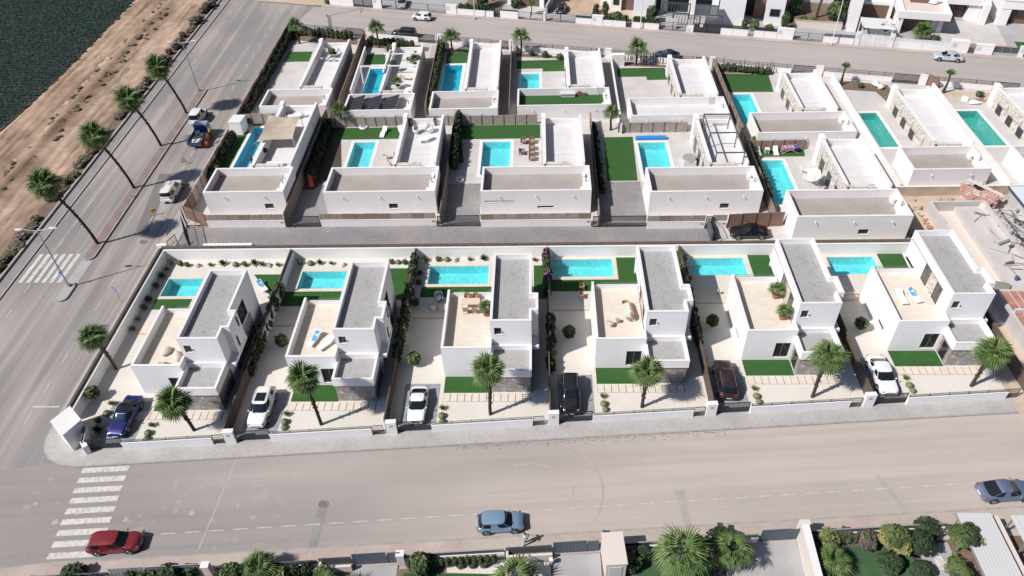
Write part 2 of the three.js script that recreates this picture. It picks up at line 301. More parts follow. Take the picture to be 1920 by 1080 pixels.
const aveTex = sized(tex(256, 2048, (u, v, i, j) => {
  const c = fbm(u, v, 5, 12, 5, 301) - 0.5, st = fbm(u, v, 22, 5, 4, 307) - 0.5, a = hash(i, j, 309) - 0.5, big = fbm(u, v, 2, 7, 3, 311);
  return sc(mix3([0.225, 0.207, 0.200], [0.345, 0.31, 0.282], clamp(0.38 + 2.2 * (big - 0.5) + 1.9 * st)), 1 + 0.28 * c + 0.10 * a);
}), 17, 130);
M.avenue = std({ map: aveTex });
struct('avenue', flat([[-61.8, -400], [-46.5, -400], [-46.5, -152], [-43.5, -146], [-43.5, -132.6], [-46.5, -131.5], [-46.5, -46], [-38, -44], [-38, 60], [-120, 60], [-120, -30], [-61.8, -30]], 0), M.avenue);
const streetTex = sized(tex(2048, 256, (u, v, i, j) => {
  const c = fbm(u, v, 14, 4, 5, 321) - 0.5, st = fbm(u, v, 5, 26, 4, 327) - 0.5, a = hash(i, j, 329) - 0.5, big = fbm(u, v, 5, 2, 4, 331) - 0.5;
  const t = clamp(sm(0.08, 0.6, u) + 0.8 * big * sm(0.06, 0.2, u) * sm(1, 0.9, u)), sp = fbm(u, v, 160, 20, 2, 335);
  let q = sc(mix3([0.262, 0.240, 0.226], [0.43, 0.379, 0.336], t), 1 + 0.16 * c + 0.22 * st + 0.06 * a);
  if (u < 0.3) q = mix3(q, [0.42, 0.39, 0.36], 0.3 * sm(0.74, 0.84, sp) * sm(0.3, 0.2, u));
  return q;
}), 132, 12.6);
M.street = std({ map: streetTex });
{ // local frame of the front street: origin where the wall line crosses x = 0
  const m = struct('street', flat([[-46.2, 1.0], [72, 1.0], [72, 18], [-52, 18], [-50.5, 1.6]], 0.004), M.street); m.position.set(0, 0, frontZ(0)); m.rotation.y = FA;
  M.street.map.offset.set(56 / 132, 16 / 12.6);
}
M.rearStreet = std({ map: sized(tex(1024, 256, (u, v, i, j) => {
  const c = fbm(u, v, 10, 3, 5, 341) - 0.5, st = fbm(u, v, 4, 22, 4, 347) - 0.5, a = hash(i, j, 349) - 0.5, big = fbm(u, v, 5, 2, 4, 351) - 0.5;
  return sc(mix3([0.32, 0.295, 0.28], [0.41, 0.365, 0.335], clamp(0.6 + 1.2 * big)), 1 + 0.16 * c + 0.2 * st + 0.06 * a);
}), 120, 14) });
{ const m = struct('rear_street', flat(rect(-47.5, 150, -11.62, -1.1), 0.004), M.rearStreet); m.position.set(0, 0, rearZ(0)); m.rotation.y = RA; }
// pavements with kerbs
function kerbed(name, pts, y, mat) { return struct(name, prism(pts, -0.1, y), mat); }
const arc = (cx, cz, r, a0, a1, n = 10) => Array.from({ length: n + 1 }, (_, i) => { const a = mix(a0, a1, i / n); return [cx + r * Math.cos(a), cz + r * Math.sin(a)]; });
{ // front pavement, rounded at the avenue, running up the side of the corner plot
  const kz = x => -41.5 - 0.0704 * (x + 2.7), out = [];
  out.push([-44.55, -76.2], [-46.75, -76.2], [-46.75, -43.4]);
  out.push([-46.6, -41.4], [-46.0, -40.2], [-45.0, -39.35], [-43.6, -38.85], [-42.2, -38.72]);
  for (let x = -41; x <= 70; x += 10) out.push([x, kz(x)]);
  out.push([74, kz(74)], [74, frontZ(74) - 0.4], [-40.8, frontZ(-40.8) - 0.4], [-44.55, -43.6]);
  kerbed('pavement', out, 0.12, M.pavement);
  const e = out.slice(1, -4); // kerb stones along the road edge
  const kg = [];
  for (let i = 0; i < e.length - 1; i++) { const [a, b] = [e[i], e[i + 1]], L = Math.hypot(b[0] - a[0], b[1] - a[1]), g = B(0, L, -0.1, 0.124, -0.02, 0.13); kg.push(T(g, a[0], 0, a[1], -Math.atan2(b[1] - a[1], b[0] - a[0]))); }
  struct('kerb', kg, M.kerb);
}
{ // near pavement at the bottom of the picture
  const kz = x => -32.0 - 0.0685 * (x + 2.0);
  const out = [[-52, -24], [-48, -27.2], [-44.5, -28.8], [-40.5, -29.4]];
  for (let x = -38; x <= 60; x += 14) out.push([x, kz(x)]);
  out.push([60, kz(60) + 1.9], [-36, kz(-36) + 1.9], [-45, -26.2], [-50, -22]);
  kerbed('pavement', out, 0.12, M.pavementBeige);
  const top = out.slice(3, -4), kg = [];
  for (let i = 0; i < top.length - 1; i++) { const [a, b] = [top[i], top[i + 1]], L = Math.hypot(b[0] - a[0], b[1] - a[1]); kg.push(T(B(0, L, -0.1, 0.124, -0.03, 0.13), a[0], 0, a[1], -Math.atan2(b[1] - a[1], b[0] - a[0]))); }
  struct('kerb', kg, M.kerb);
  struct('garden_ground', flat([[-60, 30], [-37, -27.4], [60, -33.6], [90, -20], [90, 30]], 0.09), M.earth);
}
{ const m = kerbed('pavement', rect(-44, 150, -1.15, 0.3), 0.12, M.pavementBeige); m.position.set(0, 0, rearZ(0)); m.rotation.y = RA; }
{ const m = kerbed('pavement', rect(-46, 150, -13.0, -11.6), 0.12, M.pavementBeige); m.position.set(0, 0, rearZ(0)); m.rotation.y = RA; }
kerbed('pavement', [[-63.2, -300], [-61.8, -300], [-61.8, -30], [-63.2, -30]], 0.13, M.verge);
struct('kerb', [B(-61.82, -61.62, -0.1, 0.135, -300, -30)], M.kerb);
struct('border_kerb', [B(-63.5, -63.2, -0.1, 0.36, -300, -30)], M.kerb);
// side of the rear rows along the avenue: dusty verge
kerbed('pavement', [[-46.75, -134], [-46.75, -76.2], [-45.0, -76.2], [-45.0, -133.3]], 0.1, M.pavementBeige);
// the median of the avenue
function median(z0, z1, mat) {
  const r = 0.75, pts = [...arc(-54.5, z0 + r, r, Math.PI, 2 * Math.PI, 8), ...arc(-54.5, z1 - r, r, 0, Math.PI, 8)];
  const inn = [...arc(-54.5, z0 + r, r - 0.16, Math.PI, 2 * Math.PI, 8), ...arc(-54.5, z1 - r, r - 0.16, 0, Math.PI, 8)];
  const m = struct('median', prism(inn, -0.1, 0.17), mat); const k = part('kerb', prism(pts, -0.1, 0.18, [inn]), M.kerb, m); return m;
}
median(-110.9, -67.9, M.medianBrick); median(-63.9, -60.6, M.concreteGrey);
struct('median_passage', B(-55.2, -53.8, -0.1, 0.03, -67.9, -63.9), M.concreteGrey);
// blocks of building land
struct('plot_ground', flat([[-44.7, -69.3], [46.2, -69.3], [46.2, frontZ(46.2) - 0.2], [-40.5, frontZ(-40.5) - 0.2], [-44.7, -43.4]], 0.1,
  [[-43.1, -61.35, -39.0, -64.35], [-27.65, -62.45, -22.4, -65.45], [-12.8, -63.05, -5.9, -66.2], [1.35, -64.15, 8.4, -67.2], [17.35, -64.2, 23.5, -67.2], [33.0, -64.2, 38.3, -67.2]].map(a => rect(a[0], a[2], a[3], a[1]))), M.gravelWhite);
struct('alley', flat([[-46.6, -69.3], [20.6, -69.3], [20.6, -73.4], [-44.4, -74.3], [-46.6, -74.6]], 0.06), M.alley);
// markings
function stripes(name, label, list, group) { const t = thing(name, label, 'road marking', 0, 0.012, 0, 0, group); for (const q of list) part('stripe', flat(q, 0), M.paintWhite, t); t.userData.kind = undefined; delete t.userData.kind; return t; }
stripes('zebra_crossing', 'zebra crossing over the left avenue beside the median lamp', Array.from({ length: 6 }, (_, i) => { const x = -61.05 + i * 0.93; return [[x, -64.0], [x + 0.5, -64.0], [x + 0.56, -69.2], [x + 0.06, -69.2]]; }));
stripes('zebra_crossing', 'zebra crossing over the front street, under the red car', Array.from({ length: 9 }, (_, i) => { const z = -38.55 + i * 1.035, x = -41.65 + i * 0.11; return [[x, z], [x + 4.2, z - 0.28], [x + 4.17, z + 0.27], [x - 0.03, z + 0.55]]; }));
function dashes(label, n, f, w, l) { const t = thing('lane_marking', label, 'road marking', 0, 0.012, 0); for (let i = 0; i < n; i++) { const [x, z, a] = f(i); part('dash', T(flat(rect(-w / 2, w / 2, -l / 2, l / 2), 0), x, 0, z, a), M.paintWorn, t); } return t; }
dashes('broken white line along the near side of the front street', 44, i => { const x = -33.5 + i * 2.02; return [x, -34.05 - 0.0745 * (x + 5.2), Math.PI / 2 + FA]; }, 0.10, 1.3);
dashes('broken white lane line on the left carriageway of the avenue', 30, i => [-59.4, -146 + i * 4.15, 0], 0.12, 1.6);
dashes('broken white lane line on the right carriageway of the avenue', 26, i => [-49.75, -143 + i * 3.95, 0], 0.12, 1.6);
solo('stop_line', [T(flat(rect(-50.0, -47.3, -45.7, -45.55), 0), 0, 0.012, 0)], M.paintWhite, 'thin white line across the avenue mouth beside the white cube', 'road marking');
// asphalt repairs and tyre marks, real patches a few millimetres proud
M.patch = std({ map: speckle([0.25, 0.245, 0.24], 0.3, 3, 256, 0.25, 361) });
M.patchPale = std({ map: speckle([0.36, 0.33, 0.30], 0.2, 3, 256, 0.15, 365) });
M.patchDark = std({ map: speckle([0.17, 0.155, 0.15], 0.3, 3, 256, 0.2, 367) });
struct('asphalt_patch', flat([[-19.25, -34.7], [-18.4, -34.75], [-18.55, -30.9], [-19.3, -30.85]], 0.009), M.patch);
struct('asphalt_patch', flat([[11.4, -36.4], [12.3, -36.45], [12.45, -32.9], [11.9, -32.9]], 0.009), M.patchPale);
struct('asphalt_patch', flat([[28.9, -38.1], [29.4, -38.0], [30.7, -34.3], [30.1, -34.3]], 0.009), M.patchPale);
struct('asphalt_patch', flat([[-52.6, -86.5], [-50.9, -86.5], [-49.0, -73.0], [-50.8, -73.0]], 0.009), M.patchDark);
struct('asphalt_joint', flat([[-46.9, -137.5], [-46.3, -137.5], [-44.0, -134.6], [-44.5, -134.6]], 0.013), M.patchDark);
struct('asphalt_joint', flat([[-40.0, -139.4], [-39.3, -139.4], [-37.4, -131.7], [-38.1, -131.7]], 0.013), M.patchDark);
M.tyre = std({ map: speckle([0.375, 0.33, 0.29], 0.12, 2, 128, 0.15, 371) });
function tyreArc(pts, w) { const g = []; const c = new THREE.CatmullRomCurve3(pts.map(p => V3(p[0], 0, p[1]))), P = c.getSpacedPoints(40), L = [], Rr = []; for (let i = 0; i < P.length; i++) { const t = c.getTangentAt(i / 40); L.push([P[i].x - t.z * w / 2, P[i].z + t.x * w / 2]); Rr.unshift([P[i].x + t.z * w / 2, P[i].z - t.x * w / 2]); } return flat([...L, ...Rr], 0.008); }
struct('tyre_mark', tyreArc([[-0.5, -40.6], [2.2, -40.7], [4.2, -39.4], [5.3, -37.2], [5.0, -34.6], [4.3, -33.2]], 0.22), M.tyre);
struct('tyre_mark', tyreArc([[-2.5, -38.9], [-0.3, -39.0], [1.7, -38.2], [2.7, -36.6], [2.7, -35.2]], 0.2), M.tyre);
struct('asphalt_joint', flat([[-27.9, -39.6], [-27.75, -39.6], [-28.3, -30.6], [-28.45, -30.6]], 0.0094), M.tyre);
M.graffiti = plain(0.46, 0.26, 0.25, 0.9);
solo('pavement_paint', [tyreArc([[-47.3, -70.6], [-46.6, -72.4], [-46.3, -74.4], [-46.0, -76.1]], 0.16), tyreArc([[-46.6, -72.4], [-45.5, -71.6], [-45.0, -70.9]], 0.16), tyreArc([[-46.0, -76.1], [-45.5, -75.6]], 0.16), tyreArc([[-46.5, -72.8], [-47.2, -73.6]], 0.14)].map(g => T(g, 0, 0.125, 0)), M.graffiti, 'faded pink painted lines on the pavement by the alley gate', 'paint marks');
{ const g = []; for (let i = 0; i < 260; i++) { const x = rr(-8, 18) + (i % 3 ? rr(-1, 1) : 0), z = -41.35 - 0.0704 * (x + 2.7) + .12 + Math.pow(rnd(), 3) * .5; g.push(T(blob(rr(.03, .13), .012, rr(.015, .045), i, .3, 5), x, .02, z, FA)); } tag(part('gutter_debris', g, plain(0.24, 0.19, 0.15, 1)), 'dry brown debris along the kerb of the front street', 'debris', null, 'stuff'); }
struct('asphalt_stain', flat(arc(36.9, -34.35, .9, 0, 6.283, 14).map(([x, z], i) => [x + .3 * Math.sin(i * 2), -34.35 + (z + 34.35) * .35]), .0095), std({ map: speckle([.20, .13, .07], .3, 2, 64, .2, 373) }));
for (let i = 0; i < 14; i++) { const x = rr(-45, -22), z = rr(-38.5, -33), r = rr(.08, .3); struct('asphalt_stain', flat(arc(x, z, r, 0, 6.283, 9).map(([a, b], k) => [a + .25 * r * Math.sin(k * 3 + i), b + .2 * r * Math.cos(k * 5 + i)]), .0092), M.tyre); }
function cover(x, z, r, label, y = 0.016) { const t = thing('manhole_cover', label, 'manhole cover', x, y, z); const g = new THREE.CylinderGeometry(r, r, 0.02, 20); part('lid', clean(g), M.patchDark, t); const q = new THREE.TorusGeometry(r + 0.05, 0.04, 6, 20); q.rotateX(Math.PI / 2); part('rim', clean(q), M.kerb, t); return t; }
cover(-49.0, -71.4, 0.38, 'round manhole cover in the avenue near the alley gate');
cover(-37.3, -28.75, 0.4, 'round manhole cover in the near pavement at lower left', 0.135);
cover(-18.85, -34.9, 0.36, 'round manhole cover at the top of the grey asphalt repair');
cover(-54.1, -80.9, 0.3, 'small round cover set in the brick median', 0.19);
function grate(x, z, w, d, label, y) { const t = thing('drain_grate', label, 'drain', x, y, z); part('frame', ring(-w / 2, w / 2, 0, 0.03, -d / 2, d / 2, 0.06), M.kerb, t); for (let i = 0; i < 5; i++) part('bar', B(-w / 2 + 0.06, w / 2 - 0.06, 0, 0.02, -d / 2 + 0.08 + i * (d - 0.2) / 5, -d / 2 + 0.14 + i * (d - 0.2) / 5), M.galv, t); }
grate(-26.2, -73.0, 0.6, 0.5, 'small square drain in the alley in front of the second gate', 0.065);
grate(19.2, -71.2, 0.7, 1.1, 'square drain cover at the right end of the grey alley', 0.065);
// ---------------------------------------------------------------- dirt track, field
{
  const nx = 70, nz = 340, x0 = -86, x1 = -63.5, z0 = -190, z1 = -40;
  const g = new THREE.PlaneGeometry(x1 - x0, z1 - z0, nx, nz); g.rotateX(-Math.PI / 2); g.translate((x0 + x1) / 2, 0, (z0 + z1) / 2);
  const p = g.attributes.position, col = new Float32Array(p.count * 3);
  for (let i = 0; i < p.count; i++) {
    const x = p.getX(i), z = p.getZ(i), u = (x - x0) / 22.5, v = (z - z0) / 150;
    const w = 2.2 * (fbm(u, v, 2, 5, 3, 401) - 0.5), f = fbm(u, v, 24, 160, 3, 403) - 0.5, c = fbm(u, v, 5, 22, 4, 405) - 0.5, big = fbm(u, v, 3, 9, 3, 407) - 0.5;
    const xx = x + w; let h = 0.02 + 0.26 * f + 0.22 * big;
    for (const r of [-79.3, -77.6, -70.6, -68.9]) h -= 0.10 * Math.exp(-Math.pow((xx - r) / 0.28, 2));
    h += 0.42 * Math.exp(-Math.pow((xx + 73.6) / 0.9, 2)) * (0.5 + fbm(u, v, 3, 30, 3, 409)) - 0.15 * Math.exp(-Math.pow((xx + 75.6) / 0.8, 2));
    h += 0.18 * Math.exp(-Math.pow((xx + 66.3) / 0.7, 2));
    p.setY(i, h + 0.05 - 0.6 * sm(-80.9, -82.6, x));
    let k = mix3([0.27, 0.18, 0.125], [0.43, 0.305, 0.22], clamp(0.5 + 2.6 * c));
    k = mix3(k, [0.20, 0.135, 0.095], 0.8 * sm(-80.6, -83, xx));
    k = mix3(k, [0.24, 0.175, 0.125], 0.55 * sm(0.45, 0.62, fbm(u, v, 4, 30, 4, 411)) * Math.exp(-Math.pow((xx + 75) / 2.2, 2)));
    for (const r of [-79.3, -77.6, -70.6, -68.9]) k = mix3(k, [0.29, 0.20, 0.14], 0.4 * Math.exp(-Math.pow((xx - r) / 0.35, 2)) * sm(0.35, 0.6, fbm(u, v, 3, 40, 3, 415)));
    k = mix3(k, [0.46, 0.36, 0.275], 0.5 * Math.exp(-Math.pow((xx + 69.7) / 1.2, 2)));
    col.set(sc(k, 1 + 0.5 * f), i * 3);
  }
  g.setAttribute('color', new THREE.BufferAttribute(col, 3)); g.computeVertexNormals();
  const dm = tex(512, 2048, (u, v, i, j) => { const st = fbm(u, v, 30, 10, 5, 421) - .5, c = fbm(u, v, 12, 60, 5, 423) - .5, a = hash(i, j, 425) - .5, r = Math.abs(fbm(u, v, 16, 6, 4, 427) - .5); const k = .96 + .9 * st + .6 * c + .12 * a - .35 * sm(.03, .0, r); return [k, k * .98, k * .96]; }); dm.repeat.set(1, 1);
  const m = new THREE.Mesh(g, std({ vertexColors: true, map: dm, roughness: 1 })); m.name = 'dirt_track'; m.userData.kind = 'structure'; m.castShadow = m.receiveShadow = true; scene.add(m);
}
struct('verge_soil', flat([[-65.4, -200], [-63.45, -200], [-63.45, -40], [-65.2, -40]], 0.2), M.earth);
struct('field_soil', flat([[-200, -300], [-80.8, -300], [-81.2, -130], [-80.9, -112], [-82.5, -92], [-84, -70], [-200, -60]], 0.02), M.soil);
{ // rows of crop plants across the field
  const leafG = [];
  for (let k = 0; k < 11; k++) { const a = k * 2.4, r = 0.22 + 0.2 * (k % 3) / 2, t = 0.35 + 0.5 * hash(k, 1, 7); const g = new THREE.PlaneGeometry(0.24, 0.36, 1, 2); const q = g.attributes.position; for (let i = 0; i < q.count; i++) q.setZ(i, -0.5 * Math.pow(q.getY(i) / 0.36 + 0.5, 2) * 0.2); g.translate(0, 0.18, 0); g.rotateX(-Math.PI / 2 * (0.35 + t * 0.55)); g.translate(0, 0.05, -r * 0.4); g.rotateY(a); leafG.push(clean(g)); }
  const g = mergeGeometries(leafG), list = [];
  for (let row = 0; row < 100; row++) {
    const z = -184 + row * 1.0, edge = -80.9 - 0.9 * rnd() - 0.13 * Math.max(0, z + 112), far = -128;
    for (let x = edge; x > far; x -= 0.40) { if (rnd() < 0.05) continue; list.push([x + rr(-0.1, 0.1), z + rr(-0.06, 0.06), rr(0.75, 1.12), rr(0, 6.28)]); }
  }
  const m = new THREE.InstancedMesh(g, std({ color: rgb(1, 1, 1), roughness: 1 }), list.length), o = new THREE.Object3D(), c = new THREE.Color();
  list.forEach(([x, z, s, a], i) => { o.position.set(x, 0.03, z); o.rotation.y = a; o.scale.setScalar(s); o.updateMatrix(); m.setMatrixAt(i, o.matrix); const b = rr(0.6, 1.4), r = rnd(); m.setColorAt(i, r < 0.12 ? c.setRGB(0.04 * b, 0.03 * b, 0.028 * b) : c.setRGB(0.016 * b, 0.042 * b, 0.031 * b)); });
  m.name = 'crop_rows'; m.castShadow = m.receiveShadow = true; tag(m, 'dark green crop plants in rows filling the field at upper left', 'crops', null, 'stuff'); scene.add(m);
}
// ---------------------------------------------------------------- the six white front villas
const VX = [-39.2, -24.5, -9.6, 5.4, 20.1, 34.9], VZ = [-47.15, -48.25, -49.3, -50.4, -51.4, -52.55];
const VN = ['corner villa', 'second front villa', 'third front villa', 'fourth front villa', 'fifth front villa', 'sixth front villa'];
const VNl = ['villa at the avenue corner', 'second front villa from the left', 'third front villa from the left', 'fourth front villa from the left', 'fifth front villa from the left', 'rightmost front villa'];
function windowAt(parent, ax, at, a0, a1, y0, y1, out, mull = 0, label) {      // a recess shown by frame, pane and sill on the plane x = at or z = at
  const t = 0.055, d = out * 0.05;
  const mk = (p0, p1, q0, q1, d0, d1) => ax === 'z' ? B(p0, p1, q0, q1, at + d0, at + d1) : B(at + d0, at + d1, q0, q1, p0, p1);
  const fr = [mk(a0, a1, y0, y0 + t, -0.02 * out, d), mk(a0, a1, y1 - t, y1, -0.02 * out, d), mk(a0, a0 + t, y0 + t, y1 - t, -0.02 * out, d), mk(a1 - t, a1, y0 + t, y1 - t, -0.02 * out, d)];
  for (let i = 1; i <= mull; i++) { const m = mix(a0, a1, i / (mull + 1)); fr.push(mk(m - t / 2, m + t / 2, y0 + t, y1 - t, -0.02 * out, d * 0.9)); }
  const w = part('window', fr, M.woodFrame, parent, label);
  part('pane', mk(a0 + t, a1 - t, y0 + t, y1 - t, -0.01 * out, 0.014 * out), M.glass, w);
  part('sill', mk(a0 - 0.04, a1 + 0.04, y0 - 0.05, y0 - 0.004, 0, out * 0.12), M.whiteTop, w);
  return w;
}
// walls with real openings: outline minus rectangles on a face
function wallZ(x0, x1, y0, y1, z, t, holes) {     // wall standing along x, thickness t behind z
  const s = new THREE.Shape([[x0, y0], [x1, y0], [x1, y1], [x0, y1]].map(p => new THREE.Vector2(...p)));
  for (const [a, b, c, d] of holes) s.holes.push(new THREE.Path([[a, c], [a, d], [b, d], [b, c]].map(p => new THREE.Vector2(...p))));
  const g = new THREE.ExtrudeGeometry(s, { depth: t, bevelEnabled: false }); g.translate(0, 0, z - t); return planarUV(g);
}
function wallX(z0, z1, y0, y1, x, t, holes) {     // wall standing along z, its outer face at x, thickness t towards +x
  const s = new THREE.Shape([[z0, y0], [z1, y0], [z1, y1], [z0, y1]].map(p => new THREE.Vector2(-p[0], p[1])));
  for (const [a, b, c, d] of holes) s.holes.push(new THREE.Path([[a, c], [a, d], [b, d], [b, c]].map(p => new THREE.Vector2(-p[0], p[1]))));
  const g = new THREE.ExtrudeGeometry(s, { depth: t, bevelEnabled: false }); g.rotateY(Math.PI / 2); g.translate(x, 0, 0); return planarUV(g);
}
function deepWindow(parent, ax, at, a0, a1, y0, y1, mull = 0, depth = 0.16) {  // frame and pane set back in a real opening
  const inn = -depth, t = 0.06;
  const mk = (p0, p1, q0, q1, d0, d1) => ax === 'z' ? B(p0, p1, q0, q1, at + d0, at + d1) : B(at - d1, at - d0, q0, q1, p0, p1);
  const fr = [mk(a0 + .002, a1 - .002, y0 + .002, y0 + t, inn, inn + 0.05), mk(a0 + .002, a1 - .002, y1 - t, y1 - .002, inn, inn + 0.05), mk(a0 + .002, a0 + t, y0 + t, y1 - t, inn, inn + 0.05), mk(a1 - t, a1 - .002, y0 + t, y1 - t, inn, inn + 0.05)];
  for (let i = 1; i <= mull; i++) { const m = mix(a0, a1, i / (mull + 1)); fr.push(mk(m - t / 2, m + t / 2, y0 + t, y1 - t, inn, inn + 0.05)); }
  const w = part('window', fr, M.woodFrame, parent);
  part('pane', mk(a0 + t, a1 - t, y0 + t, y1 - t, inn + 0.01, inn + 0.02), M.glass, w);
  part('sill', mk(a0 + .004, a1 - .004, y0 + .004, y0 + 0.03, inn + 0.052, 0.05), M.whiteTop, w);
  return w;
}
function makeVilla() {
  const v = thing('white_villa', 'x', 'house', 0, 0, 0);
  // ground-floor block with the roof terrace; front wall has the opening of the front window
  part('wall', [
    wallZ(0.2, 4.85, 0, 4.12, 0, 0.2, [[3.05, 4.55, 0.28, 2.4]]),
    wallX(-8.3, 0, 0, 4.12, 0, 0.2, [[-3.45, -1.95, 0.75, 1.25]]),
    B(0.2, 4.85, 0, 3.75, -8.3, -8.12),
    B(4.65, 4.85, 3.1, 4.12, -1.25, -0.2)], M.white, v);
  part('terrace_floor', B(0.2, 4.85, 3.0, 3.2, -8.12, -0.2), M.travertine, v);
  part('coping', [B(-0.02, 4.87, 4.12, 4.16, -0.22, 0.02), B(-0.02, 0.22, 4.12, 4.16, -8.32, -0.22), B(4.63, 4.87, 4.12, 4.16, -1.25, -0.22), B(0.22, 4.72, 3.75, 3.79, -8.32, -8.1)], M.whiteTop, v);
  part('balustrade', B(0.25, 4.7, 3.79, 4.2, -8.22, -8.205), M.clear, v);
  deepWindow(v, 'z', 0, 3.05, 4.55, 0.28, 2.4, 1);
  deepWindow(v, 'x', 0, -3.45, -1.95, 0.75, 1.25, 0);
  part('inner_wall', [B(0.25, 4.7, 0.05, 0.1, -8, -0.35), B(0.4, 4.7, 0.1, 2.9, -3.7, -3.6)], M.cream, v);
  // entrance block: stone below, white band above
  part('stone_wall', [B(4.95, 8.62, 0, 2.28, -1.9, 2.02), B(4.85, 4.95, 0, 2.28, 0.0, 0.35), B(4.85, 4.95, 0, 2.28, 1.55, 2.02), B(4.85, 4.95, 2.1, 2.28, 0.35, 1.55)], M.stone, v);
  part('porch_band', [...(() => { const [o, i] = ringRect(4.78, 8.74, -1.2, 2.17, 0.2); return [prism(o, 2.36, 3.32, [i])]; })(), B(8.62, 8.74, 2.36, 3.32, -2.6, -1.2)], M.white, v);
  part('band_trim', ring(4.82, 8.70, 2.28, 2.36, -1.9, 2.13, 0.3), M.woodFrame, v);
  part('coping', ring(4.76, 8.76, 3.32, 3.36, -1.22, 2.19, 0.23), M.whiteTop, v);
  part('pebble_roof', B(4.98, 8.54, 2.4, 2.72, -1.25, 1.97), M.pebble, v);
  const dr = part('door', [B(4.86, 4.92, 0.06, 2.08, 0.38, 0.46), B(4.86, 4.92, 0.06, 2.08, 1.44, 1.52), B(4.86, 4.92, 2.0, 2.08, 0.46, 1.44)], M.woodFrame, v);
  part('pane', B(4.88, 4.9, 0.06, 2.0, 0.46, 1.44), M.glass, dr); part('handle', B(4.82, 4.86, 0.9, 1.2, 0.55, 0.6), M.galv, dr);
  // upper storey
  const foot = [[4.8, -11.2], [8.75, -11.2], [8.75, -5.15], [9.4, -5.15], [9.4, -2.75], [8.75, -2.75], [8.75, -1.25], [4.8, -1.25]];
  const inn = [[5.02, -10.98], [8.53, -10.98], [8.53, -4.93], [9.18, -4.93], [9.18, -2.97], [8.53, -2.97], [8.53, -1.47], [5.02, -1.47]];
  part('wall', [
    prism(foot, 5.62, 6.52, [inn]),
    wallZ(4.8, 8.75, 2.72, 5.62, -1.25, 0.22, [[5.15, 5.85, 4.62, 5.72 - 0.12]]),
    B(8.53, 8.75, 0, 5.62, -2.75, -1.47), B(8.53, 8.75, 2.9, 5.62, -8.8, -5.15), B(8.53, 8.75, 0, 5.62, -11.2, -8.8), B(4.8, 8.53, 2.9, 5.62, -11.2, -10.98),
    wallX(-10.98, -8.3, 2.9, 5.62, 4.95, 0.2, []), B(4.95, 5.15, 3.2, 5.62, -3.2, -1.47), B(4.95, 5.15, 3.2, 5.62, -8.3, -7.35),
    B(9.18, 9.4, 2.95, 5.62, -5.15, -2.75), B(8.75, 9.18, 2.95, 5.62, -5.15, -4.93), B(8.75, 9.18, 2.95, 5.62, -2.97, -2.75),
    B(6.2, 8.53, 0, 2.9, -11.1, -10.9), B(4.95, 5.15, 2.9, 3.2, -10.98, -1.47), B(5.15, 8.53, 2.9, 3.02, -10.98, -2.0)], M.white, v);
  part('coping', [prism(foot.map(([x, z]) => [x + (x < 6 ? -0.02 : 0.02), z + (z < -11 || z === -5.15 ? -0.02 : 0.02)]), 6.52, 6.56, [inn.map(([x, z]) => [x + (x < 6 ? 0.01 : -0.01), z + (z < -10 || z === -4.93 ? 0.01 : -0.01)])])], M.whiteTop, v);
  part('pebble_roof', prism(inn, 5.7, 5.95), M.pebble, v);
  part('eaves_trim', B(4.78, 4.95, 5.54, 5.62, -11.0, -2.9), M.woodFrame, v);
  part('stone_panel', B(4.96, 5.12, 3.2, 5.54, -5.95, -4.5), M.stoneLight, v);
  for (const [a, b] of [[-7.35, -5.95], [-4.5, -3.2]]) {
    const w = part('sliding_window', [B(4.97, 5.07, 3.22, 3.3, a, b), B(4.97, 5.07, 5.44, 5.54, a, b), B(4.97, 5.07, 3.3, 5.44, a, a + 0.08), B(4.97, 5.07, 3.3, 5.44, b - 0.08, b), B(4.97, 5.07, 3.3, 5.44, (a + b) / 2 - 0.04, (a + b) / 2 + 0.04)], M.woodFrame, v);
    part('pane', B(5.0, 5.03, 3.3, 5.44, a + 0.08, b - 0.08), M.glassGrey, w);
  }
  deepWindow(v, 'z', -1.25, 5.15, 5.85, 4.62, 5.6, 0);
  // right side: projecting bay with two slits, stone below
  for (const [a, b, y0, y1] of [[-4.75, -4.45, 5.0, 6.1], [-3.6, -3.3, 3.4, 4.6]]) windowAt(v, 'x', 9.4, a, b, y0, y1, 1);
  part('bay_canopy', B(8.76, 9.44, 2.55, 2.95, -5.2, -1.3), M.white, v);
  part('stone_wall', B(8.5, 8.68, 0, 2.9, -8.8, -2.75), M.stone, v);
  windowAt(v, 'x', 8.75, -8.2, -6.2, 3.3, 5.2, 1, 1);
  // rear ground floor porch
  part('porch_floor', B(4.85, 8.5, 0.1, 0.16, -11.1, -8.2), M.travertine, v);
  part('porch_glazing', [B(5.6, 5.66, 0.16, 2.9, -8.6, -8.5), B(5.6, 8.5, 0.16, 0.24, -8.56, -8.5), B(7.0, 7.06, 0.24, 2.9, -8.56, -8.5)], M.woodFrame, v);
  part('pane', B(5.66, 8.5, 0.24, 2.9, -8.54, -8.52), M.glass, v);
  part('wall_light', B(5.9, 6.0, 5.0, 5.1, -1.25, -1.17), M.black, v);
  return v;
}
const villa0 = makeVilla();
const villaDesc = ['white two-storey villa at the avenue corner, pouf seats on its roof terrace', 'white two-storey villa, second from the left, two sunbeds on its terrace', 'white two-storey villa, third from the left, dining table on its terrace', 'white two-storey villa, fourth from the left, loveseat on its terrace', 'white two-storey villa, fifth from the left, two potted palms on its terrace', 'rightmost white two-storey villa, two sunbeds in the middle of its terrace'];
villa0.userData.group = 'front villas';
VX.forEach((x, i) => { if (i) copy(villa0, villaDesc[i], x, 0.1, VZ[i]); else { villa0.position.set(x, 0.1, VZ[0]); villa0.userData.label = villaDesc[0]; } });

